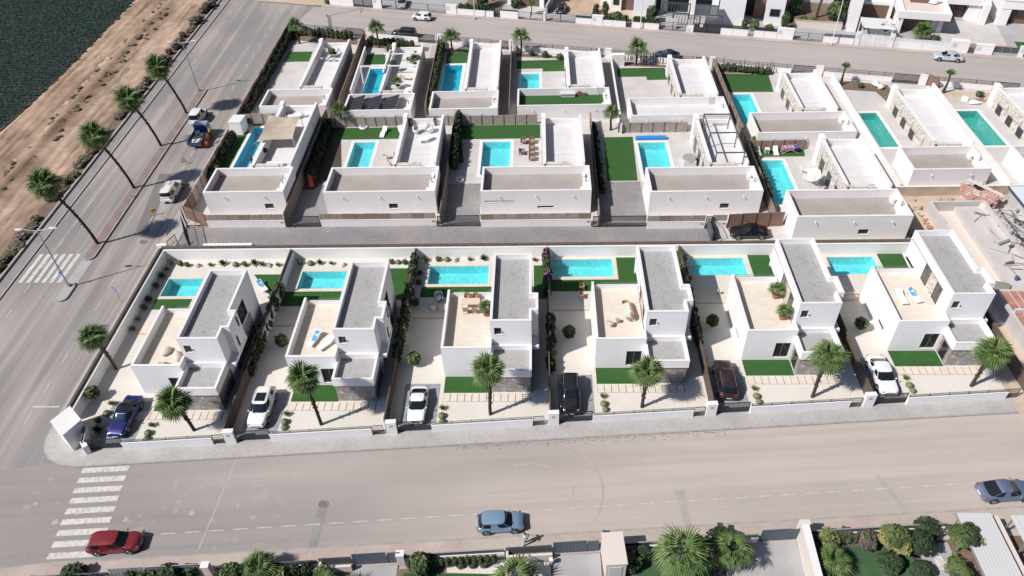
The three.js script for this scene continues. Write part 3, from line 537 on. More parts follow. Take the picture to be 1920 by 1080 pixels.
// pools of the front row: x0 x1 z0 z1
function pool(label, x0, x1, z0, z1, tile, coping, depth = 1.15, y = 0.1, group) {
  const t = thing('swimming_pool', label, 'swimming pool', (x0 + x1) / 2, y, (z0 + z1) / 2, 0, group), w = (x1 - x0) / 2, d = (z1 - z0) / 2;
  part('basin', [B(-w, w, -depth - 0.1, -depth, -d, d), B(-w - 0.1, -w, -depth, -0.02, -d, d), B(w, w + 0.1, -depth, -0.02, -d, d), B(-w - 0.1, w + 0.1, -depth, -0.02, -d - 0.1, -d), B(-w - 0.1, w + 0.1, -depth, -0.02, d, d + 0.1)], tile, t);
  part('water', flat(rect(-w, w, -d, d), -0.16), M.water, t);
  part('coping', ring(-w - 0.45, w + 0.45, -0.015, 0.03, -d - 0.45, d + 0.45, 0.46), coping, t);
  part('steps', [B(-w, -w + 0.9, -depth, -0.55, d - 0.3, d), B(-w, -w + 0.9, -depth, -0.85, d - 0.6, d - 0.3)], tile, t);
  return t;
}
const VP = [[-43.1, -39.0, -64.35, -61.35], [-27.65, -22.4, -65.45, -62.45], [-12.8, -5.9, -66.2, -63.05], [1.35, 8.4, -67.2, -64.15], [17.35, 23.5, -67.2, -64.2], [33.0, 38.3, -67.2, -64.2]];
VP.forEach((p, i) => pool('turquoise pool behind the ' + VNl[i], ...p, M.poolTurq, M.travertine, 1.15, 0.1, 'front pools'));
// turf, drives, paths
function lawn(label, pts, mat = M.turf, y = 0.108) { return tag(part('lawn', flat(pts, y), mat), label, 'lawn', null, 'stuff'); }
VX.forEach((x, i) => {
  const z = VZ[i], n = VNl[i];
  lawn('bright turf strip under the front window of the ' + n, i === 0 ? [[x + 1.6, z + 0.02], [x + 4.8, z + 0.02], [x + 4.8, z + 2.15], [x + 1.6, z + 2.15]] : [[x + 0.1, z + 0.02], [x + 4.8, z + 0.02], [x + 4.8, z + 2.12], [x + 0.1, z + 2.12]]);
  struct('parking_bay', flat([[x - 3.75 + (i < 1 ? 1.0 : 0), z + 0.95], [x - 0.3 + (i < 1 ? 1.4 : 0), z + 0.95], [x - 0.3 + (i < 1 ? 1.4 : 0), frontZ(x - 0.3) - 0.2], [x - 3.75 + (i < 1 ? 1.0 : 0), frontZ(x - 3.75) - 0.2]], 0.11), M.parkPaver);
  const path = struct('paving_path', flat(rect(x + 0.1, x + 8.6, z + 2.22, z + 3.22), 0.106), M.earth);
  for (let k = 0; k < 12; k++) part('slab', B(x + 0.12 + k * 0.705, x + 0.12 + k * 0.705 + 0.64, 0.09, 0.135, z + 2.24, z + 3.2), M.travertine, path);
  const pat = struct('patio', flat([[x - 4.3, z - 8.4 - (i === 0 ? 2.0 : 1)], [x, z - 8.4 - (i === 0 ? 2.0 : 1)], [x, z - 8.3], [x - 4.3, z - 8.3]].map(([a, b]) => [a, b + (i === 0 ? 0 : 0)]), 0.113), M.travertine);
  part('edge', B(x - 4.2, x - 0.1, 0.09, 0.128, z - 8.35, z - 8.18), M.clay, pat);
});
lawn('narrow dark turf strip below the corner villa pool', [[-43.4, -61.0], [-39.2, -61.0], [-39.2, -59.2], [-43.3, -59.2]]);
lawn('turf right of the corner villa with a sunbed on it', [[-33.3, -65.0], [-29.4, -65.0], [-29.4, -58.6], [-30.2, -58.6], [-30.2, -61]]);
lawn('turf strip below the second villa pool', [[-28.9, -62.0], [-22.4, -62.0], [-22.4, -59.6], [-28.9, -59.6]]);
lawn('turf to the right of the second villa by the ivy fence', [[-19.6, -65.9], [-14.8, -65.9], [-14.8, -60.5], [-19.6, -60.5]]);
lawn('turf strip below the third villa pool', [[-13.4, -62.6], [-5.2, -62.6], [-5.2, -60.9], [-13.4, -60.9]]);
lawn('turf right of the third villa by the flowering bush', [[-0.7, -66.2], [0.7, -66.2], [0.7, -60.5], [-0.7, -60.5]]);
lawn('L shaped turf around the fourth villa pool', [[8.9, -67.5], [11.2, -67.5], [11.2, -61.7], [1.1, -61.7], [1.1, -63.65], [8.9, -63.65]]);
lawn('turf square right of the fifth villa pool', [[24.1, -67.8], [26.6, -67.8], [26.4, -63.4], [24.1, -63.4]]);
lawn('turf square right of the sixth villa pool', [[38.9, -67.8], [41.8, -67.8], [41.6, -64.4], [38.9, -64.4]]);

// boundary walls of the front row
{ const t = thing('boundary_wall', 'long white rear wall with brown screen along the grey alley', 'wall', 0, 0, 0);
  part('wall', [B(-44.65, 46.0, 0, 1.55, -67.95, -67.72)], M.white, t); part('coping', B(-44.9, 46.0, 1.55, 1.6, -67.98, -67.70), M.whiteTop, t);
  const n = 30; for (let i = 0; i < n; i++) { const a = mix(-44.9, 46, i / n), b = mix(-44.9, 46, (i + 1) / n) - 0.03; part('screen_panel', B(a, b, 0.1, 1.78, -68.36, -68.02), M.fenceBrown, t); }
}
{ const t = thing('boundary_wall', 'white wall with dark brown screen on top beside the avenue pavement', 'wall', 0, 0, 0);
  part('wall', B(-44.75, -44.5, 0, 1.55, -67.7, -43.9), M.white, t); part('coping', B(-44.78, -44.47, 1.55, 1.6, -67.7, -43.9), M.whiteTop, t);
  const n = 10; for (let i = 0; i < n; i++) { const a = mix(-67.9, -43.7, i / n), b = mix(-67.9, -43.7, (i + 1) / n) - 0.02; part('screen_panel', B(-45.08, -44.8, 0.1, 1.82, a, b), M.fenceBrown, t); }
}
const DX = [-29.25, -14.5, 0.85, 16.05, 30.9, 45.9];
DX.forEach((x, i) => { // dividing fences, brown on both sides
  const z1 = frontZ(x) - 0.6, z0 = -67.7, t = thing('garden_fence', ['brown fence between the corner villa and the second villa', 'brown ivy-clad fence between the second and third front villas', 'brown fence with purple flowers between the third and fourth front villas', 'brown fence between the fourth and fifth front villas', 'brown fence between the fifth and sixth front villas', 'brown fence at the right edge of the sixth front villa plot'][i], 'fence', x, 0, 0, 0, 'dividing fences of the front row');
  const n = 13; for (let k = 0; k < n; k++) { const a = mix(z0, z1, k / n), b = mix(z0, z1, (k + 1) / n); part('panel', B(-0.06, 0.06, 0.1, 1.72, a + 0.03, b - 0.03), M.fenceBrown, t); part('post', B(-0.05, 0.05, 0.1, 1.76, b - 0.03, b + 0.03), M.wood, t); }
  if (i < 5) part('wall', B(0.07, 0.24, 0.1, 1.45, z0, z0 + 14), M.white, t);
});
// front boundary: pillar, sliding gate, low wall with railing, small gate
function railing(parent, x0, x1, y0, y1, z) {
  const g = [B(x0, x1, y1 - 0.03, y1, z - 0.015, z + 0.015), B(x0, x1, y0, y0 + 0.03, z - 0.015, z + 0.015)];
  for (let x = x0 + 0.06; x < x1; x += 0.11) g.push(B(x, x + 0.022, y0 + 0.03, y1 - 0.03, z - 0.01, z + 0.01));
  part('railing', g, M.black, parent);
  const n = Math.max(1, Math.round((x1 - x0) / 1.9)); for (let i = 0; i <= n; i++) { const x = mix(x0, x1 - 0.04, i / n); part('post', B(x, x + 0.04, y0 - 0.02, y1 + 0.02, z - 0.025, z + 0.025), M.black, parent); }
}
VX.forEach((vx, i) => {
  const at = (x) => frontZ(vx + x), n = VNl[i];
  const f = thing('front_wall', 'low street wall with railing before the ' + n, 'wall', vx, 0, at(0), FA, 'front street walls');
  const a = i === 0 ? 0.6 : -0.55;
  part('wall', B(a, 8.85, 0, 1.02, -0.24, 0), M.white, f); part('coping', B(a - 0.02, 8.87, 1.02, 1.06, -0.26, 0.02), M.whiteTop, f);
  railing(f, a + 0.05, 8.8, 1.08, 1.42, -0.12);
  const pg = thing('garden_gate', 'narrow black garden gate of the ' + n, 'gate', vx, 0, at(0), FA, 'narrow front gates');
  part('frame', [B(8.9, 9.94, 0.14, 0.2, -0.14, -0.1), B(8.9, 9.94, 1.36, 1.42, -0.14, -0.1), B(8.9, 8.95, 0.2, 1.36, -0.14, -0.1), B(9.89, 9.94, 0.2, 1.36, -0.14, -0.1)], M.black, pg);
  for (let k = 0; k < 8; k++) part('bar', B(9.02 + k * 0.11, 9.045 + k * 0.11, 0.2, 1.36, -0.13, -0.11), M.black, pg);
  for (let k = 0; k < 3; k++) part('rail', B(8.95, 9.89, 0.45 + k * 0.3, 0.475 + k * 0.3, -0.106, -0.098), M.black, pg);
  if (i > 0) {
    const p = thing('gate_pillar', 'white pillar left of the drive gate of the ' + n, 'pillar', vx, 0, at(0), FA, 'gate pillars'); part('body', B(-4.72, -3.75, 0, 1.75, -0.42, 0.02), M.white, p); part('cap', B(-4.74, -3.73, 1.75, 1.8, -0.44, 0.04), M.whiteTop, p); part('letter_plate', B(-4.4, -4.1, 1.2, 1.45, 0.022, 0.035), M.galv, p);
  }
  const dg = thing('driveway_gate', 'black sliding gate before the drive of the ' + n, 'gate', vx, 0, at(0), FA, 'driveway gates');
  const g0 = i === 0 ? -2.9 : -3.73, g1 = i === 0 ? 0.58 : -0.57;
  part('frame', [B(g0, g1, 0.14, 0.24, -0.33, -0.28), B(g0, g1, 1.42, 1.5, -0.33, -0.28), B(g0, g0 + 0.06, 0.24, 1.42, -0.33, -0.28), B(g1 - 0.06, g1, 0.24, 1.42, -0.33, -0.28)], M.black, dg);
  const nb = Math.round((g1 - g0) / 0.085); for (let k = 1; k < nb; k++) part('bar', B(mix(g0, g1, k / nb) - 0.016, mix(g0, g1, k / nb) + 0.016, 0.24, 1.42, -0.315, -0.295), M.black, dg);
  part('track', B(g0, g1, 0.1, 0.14, -0.36, -0.24), M.galv, dg);
});
{ const p = thing('gate_pillar', 'short white pillar between the corner cube and the first drive', 'pillar', 0, 0, 0); part('body', T(B(-0.45, 0.45, 0, 1.15, -0.22, 0.22), -42.0, 0, -40.4, -0.9), M.white, p); part('cap', T(B(-0.47, 0.47, 1.15, 1.19, -0.24, 0.24), -42.0, 0, -40.4, -0.9), M.whiteTop, p); }
{ const c = thing('utility_cube', 'large plain white cube cabinet standing at the street corner', 'utility cabinet', 0, 0, 0); const q = [[-44.25, -43.7], [-42.45, -42.1], [-43.35, -40.35], [-45.25, -41.9]]; const q2 = q.map(([x, z]) => [x, z]); part('body', prism(q2, 0, 2.45), M.white, c); const cen = [-43.8, -42.0]; part('lid', prism(q2.map(([x, z]) => [cen[0] + (x - cen[0]) * 1.02, cen[1] + (z - cen[1]) * 1.02]), 2.45, 2.53), M.whiteTop, c); part('side_wall', T(B(0, 0.13, 0, 1.5, -0.85, 0.85), -42.25, 0, -41.3, 0.25), M.white, c); part('screen', T(B(-0.16, -0.01, 0, 1.62, -0.85, 0.85), -42.25, 0, -41.3, 0.25), M.fenceBrown, c); }
// ---------------------------------------------------------------- the bungalows of the two rear rows
// front block (x0..x1, zf back to zf - d), a wing running back on the right to zb
function smallWindow(parent, a0, a1, y0, y1, z) { const w = part('window', [B(a0, a1, y0, y0 + 0.05, z - 0.18, z - 0.12), B(a0, a1, y1 - 0.05, y1, z - 0.18, z - 0.12), B(a0, a0 + 0.05, y0, y1, z - 0.18, z - 0.12), B(a1 - 0.05, a1, y0, y1, z - 0.18, z - 0.12)], M.steelDark, parent); part('pane', B(a0 + 0.05, a1 - 0.05, y0 + 0.05, y1 - 0.05, z - 0.16, z - 0.14), M.glass, w); part('sill', B(a0 - 0.03, a1 + 0.03, y0 - 0.045, y0 - 0.003, z - 0.1, z + 0.05), M.whiteTop, w); return w; }
function acUnit(parent, x, y, z, ry = 0) { const b = part('air_conditioner', T(B(-0.42, 0.42, 0, 0.62, -0.17, 0.17), x, y, z, ry), M.plasticWhite, parent); part('fan_grille', T(clean(new THREE.CylinderGeometry(0.24, 0.24, 0.03, 16).rotateX(Math.PI / 2)), x + Math.sin(ry) * 0.18, y + 0.33, z + Math.cos(ry) * 0.18, ry), M.steelGrey, b); return b; }
const panelM = plain(.018, .02, .028, .4);
function bungalow(c) {
  const { x0, x1, zf, d, wx0, wx1, zb } = c, W = M.whiteOld, cx = (x0 + x1) / 2;
  const t = thing('bungalow', c.label, 'house', cx, 0, zf, 0, c.group), L = x0 - cx, R = x1 - cx, WL = wx0 - cx, WR = wx1 - cx, Z = zb - zf, hp = 3.55, hr = 2.5;
  const roofM = { pebble: M.pebbleWarm, white: M.roofWhite, turf: M.turf, solar: M.roofWhite }[c.roof];
  const wins = c.wins || [];
  part('wall', [wallZ(L + 0.25, R - 0.25, 0, hp, 0, 0.25, wins), B(L, L + 0.25, 0, hp, -d, 0), B(R - 0.25, R, 0, hp, -d, 0), B(L + 0.25, R - 0.25, 0, hp, -d, -d + 0.25)], W, t);
  part('roof', B(L + 0.25, R - 0.25, hr - 0.25, hr, -d + 0.25, -0.25), roofM, t);
  part('coping', ring(L - 0.015, R + 0.015, hp, hp + 0.04, -d - 0.015, 0.015, 0.28), M.whiteTop, t);
  for (const [a, b, y0, y1] of wins) smallWindow(t, a, b, y0, y1, 0);
  const n = Math.round((R - L) / 4.2); for (let i = 0; i < n; i++) { const x = mix(L, R, (i + 0.5) / n); part('spout', bar([x, 2.85, 0], [x + 0.02, 2.8, 0.28], 0.05, 8), M.whiteTop, t); }
  // white plinths and flue in the right corner of the roof
  if (c.roof !== 'white' || true) part('roof_plinth', [B(R - 1.25, R - 0.25, hr, hr + 0.55, -1.6, -0.25), B(R - 0.9, R - 0.25, hr, hr + 0.85, -3.0, -1.62)], W, t);
  acUnit(t, R - 0.75, hr, -d + 1.2, Math.PI / 2);
  part('flue', T(clean(new THREE.CylinderGeometry(0.1, 0.1, 0.7, 10)), R - 0.6, hr + 1.15, -2.2), M.galv, t);
  if (c.roof === 'solar') for (let k = 0; k < 3; k++) {
    const px = L + 1.6 + k * 2.6, p = part('solar_array', [T(B(-1.1, 1.1, 0, 0.04, -2.05, 2.05), px, hr + 0.85, -d / 2, 0, 0, 0.27), B(px - 0.85, px - 0.8, hr, hr + 0.6, -d / 2 - 1.6, -d / 2 + 1.6), B(px + 0.72, px + 0.77, hr, hr + 0.95, -d / 2 - 1.6, -d / 2 + 1.6)], M.galv, t);
    for (let q = 0; q < 4; q++) part('solar_panel', T(B(-1.07, 1.07, 0.04, 0.065, -2.02 + q * 1.02, -2.02 + q * 1.02 + 0.94), px, hr + 0.85, -d / 2, 0, 0, 0.27), panelM, p);
  }
  // wing with walkable roof
  const st = c.stoneWing ? M.stoneLight : W, hw = 4.0, hf = 2.72;
  part('wing_wall', [B(WR - 0.3, WR, 0, hw + 0.1, Z, -d), B(WL + 0.5, WR - 0.3, 0, 3.6, Z, Z + 0.25)], W, t);
  part('wing_side', [B(WL, WL + 0.45, 0, hw, Z + 1.0, -d)], st, t, c.stoneWing ? 'stone clad side wall' : undefined);
  part('wing_pier', B(WL - 0.1, WL + 0.5, 0, hw + 0.35, Z - 0.2, Z + 1.0), W, t);
  part('wing_floor', B(WL + 0.45, WR - 0.3, hf - 0.3, hf, Z + 0.25, -d - 0.55), M.roofWhite, t);
  part('stone_parapet', B(WL + 0.2, WL + 3.6, 0, hw - 0.15, -d - 0.55, -d), M.stoneLight, t);
  part('wing_front', B(WL + 3.6, WR - 0.3, 0, 3.3, -d - 0.55, -d), W, t);
  part('coping', [B(WR - 0.32, WR + 0.02, hw + 0.1, hw + 0.14, Z - 0.02, -d), B(WL - 0.02, WL + 0.47, hw, hw + 0.03, Z + 1.0, -d - 0.55)], M.whiteTop, t);
  part('wall_vent', B(WR, WR + 0.03, 2.6, 2.75, Z + 4, Z + 4.15), M.black, t);
  part('floor_joint', B(WL + 0.45, WR - 0.3, hf, hf + 0.006, Z * 0.55, Z * 0.55 + 0.05), M.concreteGrey, t);
  for (let k = 0; k < 3; k++) { const z = Z + 2.4 + k * 3.1; const f = part('side_window', [B(WL - 0.06, WL - 0.004, 0.3, 0.38, z, z + 1.4), B(WL - 0.06, WL - 0.004, 2.3, 2.38, z, z + 1.4), B(WL - 0.06, WL - 0.004, 0.38, 2.3, z, z + 0.07), B(WL - 0.06, WL - 0.004, 0.38, 2.3, z + 1.33, z + 1.4)], M.steelGrey, t); part('pane', B(WL - 0.04, WL - 0.02, 0.38, 2.3, z + 0.07, z + 1.33), M.glass, f); }
  return t;
}
const MID = [
  { x0: -42.2, x1: -32.0, zf: -76.7, d: 5.5, wx0: -37.5, wx1: -32.2, zb: -98.4, roof: 'pebble', wins: [[2.3, 3.4, 1.0, 1.75]], label: 'white bungalow with pebble roof nearest the avenue in the middle row, tan shade sail behind' },
  { x0: -26.9, x1: -12.9, zf: -76.4, d: 5.6, wx0: -18.9, wx1: -13.3, zb: -94.2, roof: 'pebble', wins: [[1.0, 2.1, 1.0, 1.75]], label: 'white bungalow with pebble roof, second from the avenue in the middle row' },
  { x0: -7.25, x1: 6.4, zf: -76.2, d: 5.5, wx0: 0.45, wx1: 5.85, zb: -93.6, roof: 'pebble', wins: [[-6.4, -2.6, 1.95, 2.15], [0.2, 2.2, 0.95, 1.3]], label: 'white bungalow with pebble roof and two slit windows, third in the middle row' },
  { x0: 13.5, x1: 27.1, zf: -75.65, d: 5.4, wx0: 21.4, wx1: 26.4, zb: -92.8, roof: 'pebble', wins: [[1.9, 3.0, 1.0, 1.75]], stoneWing: true, label: 'white bungalow with pebble roof and metal pergola on its wing, fourth in the middle row' },
  { x0: 29.8, x1: 43.0, zf: -70.35, d: 5.4, wx0: 36.85, wx1: 42.3, zb: -87.1, roof: 'pebble', wins: [[0.9, 2.1, 0.9, 1.65]], stoneWing: true, label: 'white bungalow with pebble roof and stone clad wing directly behind the sixth front villa' }];
const REAR = [
  { x0: -41.0, x1: -31.1, zf: -98.4, d: 5.3, wx0: -36.3, wx1: -31.3, zb: -119.7, roof: 'pebble', label: 'white bungalow with pebble roof at the avenue end of the rear row' },
  { x0: -28.3, x1: -18.4, zf: -96.7, d: 5.1, wx0: -23.75, wx1: -18.7, zb: -117.4, roof: 'solar', label: 'white bungalow with three dark solar arrays on its roof' },
  { x0: -15.8, x1: -5.9, zf: -96.7, d: 5.5, wx0: -11.1, wx1: -6.0, zb: -118.2, roof: 'pebble', label: 'white bungalow with pebble roof, third from the avenue in the rear row' },
  { x0: -3.1, x1: 10.4, zf: -97.3, d: 5.3, wx0: 4.3, wx1: 9.8, zb: -114.6, roof: 'turf', label: 'white bungalow with green turf on its flat roof' },
  { x0: 12.9, x1: 26.6, zf: -94.0, d: 5.2, wx0: 20.2, wx1: 25.8, zb: -111.1, roof: 'white', stoneWing: true, label: 'white bungalow with plain white flat roof in the rear row' },
  { x0: 29.3, x1: 42.4, zf: -88.9, d: 5.6, wx0: 36.3, wx1: 41.4, zb: -105.9, roof: 'pebble', stoneWing: true, label: 'white bungalow with pebble roof beside the blue pool at right of the rear row' },
  { x0: 46.4, x1: 55.9, zf: -79.7, d: 5.4, wx0: 50.8, wx1: 55.9, zb: -100.2, roof: 'pebble', stoneWing: true, label: 'white bungalow with stone clad wing behind the building site, green pool on its left' },
  { x0: 60.5, x1: 71.5, zf: -79.6, d: 5.4, wx0: 65.2, wx1: 71.2, zb: -100.2, roof: 'pebble', stoneWing: true, label: 'white bungalow cut by the right edge of the picture, green pool on its left' }];
// building land of the rear rows, with the pool openings left out
const RP = [ // x0 x1 z0 z1 tile label
  [-42.6, -40.4, -98.3, -87.6, M.poolBlue, 'narrow blue pool under the tan shade sail'],
  [-26.6, -23.5, -93.8, -85, M.poolTurq, 'blue pool beside two white loungers on turf'],
  [-8.0, -4.0, -93.4, -85, M.poolTurq, 'turquoise pool beside brown stacked garden chairs'],
  [13.95, 17.8, -92.6, -83.4, M.poolTurq, 'turquoise pool with a bright blue cover roller at its head'],
  [29.7, 32.9, -87.6, -77.5, M.poolTurq, 'blue pool behind the fifth front villa, half in shade'],
  [-28.1, -25.3, -117.1, -106, M.poolBlue, 'deep blue pool beside the white terrace beams'],
  [-15.65, -12.6, -117.8, -106.5, M.poolBlue, 'deep blue pool in the third rear garden'],
  [-2.9, 0.15, -114.2, -108, M.poolTurq, 'small blue pool behind the turf-roofed bungalow'],
  [29.65, 32.55, -106.1, -97.0, M.poolTurq, 'blue-green pool left of the bungalow with pebble roof'],
  [46.9, 49.5, -99.9, -90.5, M.poolGreen, 'green pool left of the stone clad bungalow'],
  [60.9, 64.0, -100.0, -90.5, M.poolGreen, 'rightmost green pool, near the right edge of the picture']];
const landOutline = [[-44.9, -74.6], [-44.9, -132.6], [75, rearZ(75) - 0.3], [75, -79.2], [43.6, -79.2], [43.6, -69.6], [20.7, -69.3], [20.6, -73.4]];
struct('plot_ground', flat(landOutline, 0.1, RP.map(a => rect(a[0], a[1], a[2], a[3]))), M.concreteLight);
for (const c of MID) { c.group = 'middle row bungalows'; bungalow(c); }
for (const c of REAR) { c.group = 'rear row bungalows'; for (const k of ['x0', 'x1', 'zf', 'wx0', 'wx1', 'zb']) c[k] *= 1.0178; bungalow(c).position.y = -0.95; }   // the land falls away a little towards the rear street
for (const [x0, x1, z0, z1, tile, label] of RP) pool(label, x0, x1, z0, z1, tile, M.whiteTop, 1.2, 0.1, 'rear pools');
// turf patches and dark planted beds
lawn('turf in the avenue corner garden beside the narrow blue pool', [[-44.7, -97.5], [-43.1, -97.5], [-43.1, -86.8], [-44.7, -86.8]]);
lawn('turf behind the narrow blue pool under the shade sail', [[-43.1, -101.0], [-38.2, -101.0], [-38.2, -99.0], [-43.1, -99.0]]);
lawn('turf with two white wave loungers', [[-29.4, -97.9], [-19.5, -97.9], [-19.5, -94.6], [-29.4, -94.6]]);
lawn('large rectangular turf behind the third middle bungalow', [[-11.6, -98.05], [0.2, -98.05], [0.2, -94.2], [-11.6, -94.2]]);
lawn('tall turf strip left of the turquoise pool with cover roller', [[9.3, -94.2], [13.4, -94.2], [13.0, -83.2], [9.0, -83.2]]);
lawn('turf patch in the first rear garden', [[-43.6, -124.1], [-39.4, -124.1], [-39.2, -120.2], [-43.6, -120.2]]);
lawn('dark shaded turf in the second rear garden', [[-29.9, -122.4], [-24.4, -122.4], [-24.4, -118.6], [-29.9, -118.6]]);
lawn('turf patch above the third rear pool', [[-15.6, -122.6], [-11.8, -122.4], [-11.8, -118.5], [-15.6, -118.5]]);
lawn('turf patch above the small blue pool', [[-3.6, -119.0], [4.5, -119.1], [4.4, -114.9], [0.7, -114.9], [0.7, -116.0], [-3.6, -116.0]]);
lawn('turf in front of the plain white bungalow garden palm', [[12.8, -115.6], [20.6, -115.5], [20.6, -111.3], [17.3, -111.3], [17.3, -112.5], [12.8, -112.5]]);
lawn('broad turf beside the blue-green pool', [[28.9, -113.2], [36.7, -112.5], [36.2, -106.7], [28.9, -106.9]]);
lawn('small turf with laundry rack behind the blue pool', [[30.6, -90.2], [36.5, -90.2], [36.2, -88.5], [30.3, -88.5]]);
function bed(pts, mat = M.earth, y = 0.107) { return struct('planting_bed', flat(pts, y), mat); }
bed([[-31.6, -98.5], [-29.5, -98.5], [-27.2, -87], [-30.0, -82], [-31.6, -82]], M.soil);
bed([[-12.2, -98.3], [-11.6, -98.3], [-10.4, -88], [-12.1, -88]], M.soil);
bed([[-44.6, -131.5], [-32.0, -128.2], [-32.0, -126.4], [-44.6, -129.0]]); bed([[-30.3, -127.6], [-19, -124.8], [-19, -123.2], [-30.3, -125.4]]);
bed([[-16.6, -124.4], [-6, -122.3], [-6, -121.0], [-16.6, -122.9]]); bed([[-3.8, -122.0], [4.0, -120.2], [4.0, -119.4], [-3.8, -120.6]]); bed([[12.5, -118.2], [21.5, -116.2], [21.0, -115.6], [12.5, -116.6]]); bed([[28.5, -114.8], [37, -112.9], [37, -112.6], [28.5, -113.4]]);
bed([[46.0, -110.3], [54.0, -108.3], [53.6, -101.2], [52.4, -101.2], [51.5, -106.2], [46.0, -107.2]]); bed([[60.0, -106.9], [70, -104.8], [66, -101.5], [60.0, -102.2]], M.sand);
// grey paved drives on the left of each bungalow
for (const [a, b] of [[-31.6, -27.1], [-12.0, -7.5], [7.6, 13.3]]) struct('driveway', flat([[a, -74.5], [b, -74.5], [b, -83.0], [a, -83.0]], 0.106), M.alley);
struct('driveway', flat([[-31.0, -128.4], [-29.9, -128.1], [-29.9, -112], [-31.0, -112]], 0.106), M.concreteGrey);
for (const [a, b] of [[-18.6, -17.3], [-5.8, -4.7], [10.5, 11.6], [26.7, 28.2], [42.5, 44.6]]) struct('driveway', flat([[a, rearZ(a) + 0.8], [b, rearZ(b) + 0.8], [b, -100], [a, -100]], 0.106), M.concreteGrey);

// white street walls with brushwood on top along the alley, panel by panel
function brushWall(label, x0, x1, z, low = 1.05, top = 1.95) {
  const t = thing('street_wall', label, 'wall', x0, 0, z, 0, 'alley walls'), L = x1 - x0;
  part('wall', B(0, L, 0, low, -0.22, 0), M.whiteOld, t); part('coping', B(-0.02, L + 0.02, low, low + 0.035, -0.24, 0.02), M.whiteTop, t);
  const n = Math.max(1, Math.round(L / 1.45)); for (let i = 0; i < n; i++) { part('brushwood_panel', B(L * i / n + 0.015, L * (i + 1) / n - 0.015, low + 0.04, top + rr(-0.03, 0.03), -0.16, -0.09), M.brush[Math.floor(rnd() * 3)], t); part('post', B(L * i / n - 0.02, L * i / n + 0.02, low + 0.04, top + 0.03, -0.19, -0.165), M.steelDark, t); }
  part('letter_box', B(L - 0.5, L - 0.2, 0.72, 0.8, 0, 0.05), M.black, t); return t;
}
brushWall('white alley wall topped with brushwood before the bungalow nearest the avenue', -41.6, -31.8, -74.05);
brushWall('white alley wall topped with brushwood before the second middle bungalow', -27.2, -12.8, -74.0);
brushWall('white alley wall topped with brushwood before the third middle bungalow', -7.2, 6.3, -73.6);
brushWall('white alley wall topped with brushwood before the fourth middle bungalow', 13.1, 20.0, -72.9);
brushWall('short white alley wall at the right end beside the open gate', 20.9, 22.6, -72.9);
function slatGate(label, x0, x1, z, y1 = 1.7, mat = M.steelDark, ry = 0, nSl = 9) {
  const t = thing('slatted_gate', label, 'gate', x0, 0, z, ry, 'slatted metal gates'), L = Math.abs(x1 - x0);
  part('frame', [B(0, 0.07, 0.08, y1, -0.04, 0.04), B(L - 0.07, L, 0.08, y1, -0.04, 0.04), B(0.07, L - 0.07, y1 - 0.06, y1, -0.035, 0.035), B(0.07, L - 0.07, 0.08, 0.14, -0.035, 0.035)], mat, t);
  for (let i = 0; i < nSl; i++) { const y = mix(0.2, y1 - 0.14, i / (nSl - 1)); part('slat', B(0.07, L - 0.07, y, y + (y1 / nSl) * 0.45, -0.012, 0.012), mat, t); } return t;
}
for (const [a, b, z, s] of [[-31.6, -30.6, -74.0, 'narrow'], [-30.5, -27.3, -74.05, 'wide'], [-12.6, -11.5, -73.8, 'narrow'], [-11.4, -7.35, -73.85, 'wide'], [6.5, 7.6, -73.4, 'narrow'], [7.7, 12.9, -73.4, 'wide']])
  slatGate(s + ' dark slatted gate on the alley ' + (a < -20 ? 'between the first and second middle bungalows' : a < 0 ? 'between the second and third middle bungalows' : 'between the third and fourth middle bungalows'), a, b, z);
slatGate('small dark gate in the brushwood wall before the fourth middle bungalow', 20.05, 20.85, -72.85, 1.9);
// gates at both ends of the alley: open bar frames
function barGate(label, x, z, ry, w, h, n) { const t = thing('bar_gate', label, 'gate', x, 0.06, z, ry); part('frame', [B(0, w, 0.05, 0.11, -0.03, 0.03), B(0, w, h - 0.06, h, -0.03, 0.03), B(0, 0.06, 0.11, h - 0.06, -0.03, 0.03), B(w - 0.06, w, 0.11, h - 0.06, -0.03, 0.03), B(0.06, w - 0.06, h * 0.5, h * 0.5 + 0.04, -0.02, 0.02)], M.black, t); for (let i = 1; i < n; i++) part('bar', B(w * i / n - 0.012, w * i / n + 0.012, 0.11, h - 0.06, -0.012, 0.012), M.black, t); return t; }
barGate('tall black bar gate standing across the avenue end of the alley', -44.5, -73.9, -1.12, 4.2, 2.1, 30);
barGate('narrow black bar gate beside the brown fence at the avenue end of the alley', -45.0, -75.4, -1.1, 1.7, 2.2, 10);
barGate('short black bar gate beside the white wall end at the avenue', -44.6, -69.1, 1.25, 1.5, 1.8, 8);
barGate('black bar gate at the right end of the alley beside the black car', 20.65, -72.7, -1.45, 2.6, 1.9, 16);
{ const t = thing('gate_post', 'grey blue gate post wall at the right end of the alley', 'post', 20.4, 0, -71.6); part('body', B(-0.1, 0.1, 0, 1.5, -1.3, 1.4), M.steelGrey, t); }
solo('wall_end', [B(-46.2, -45.0, 0.1, 1.1, -69.6, -69.3), B(-46.22, -44.98, 1.1, 1.14, -69.62, -69.28)], M.whiteOld, 'short white wall end on the avenue beside the alley gate', 'wall');
{ const t = thing('white_gate_leaf', 'white boarded gate leaf lying against the rear wall at the avenue end of the alley', 'gate', 0, 0, 0); for (let i = 0; i < 12; i++) part('board', T(B(0, 0.47, 0, 1.0, 0, 0.04), -40.95 + i * 0.5, 0.10, -69.5, 0, -1.25), M.plasticWhite, t); part('box', B(-34.9, -34.6, 0.06, 0.4, -69.9, -69.6), M.plasticWhite, t); }
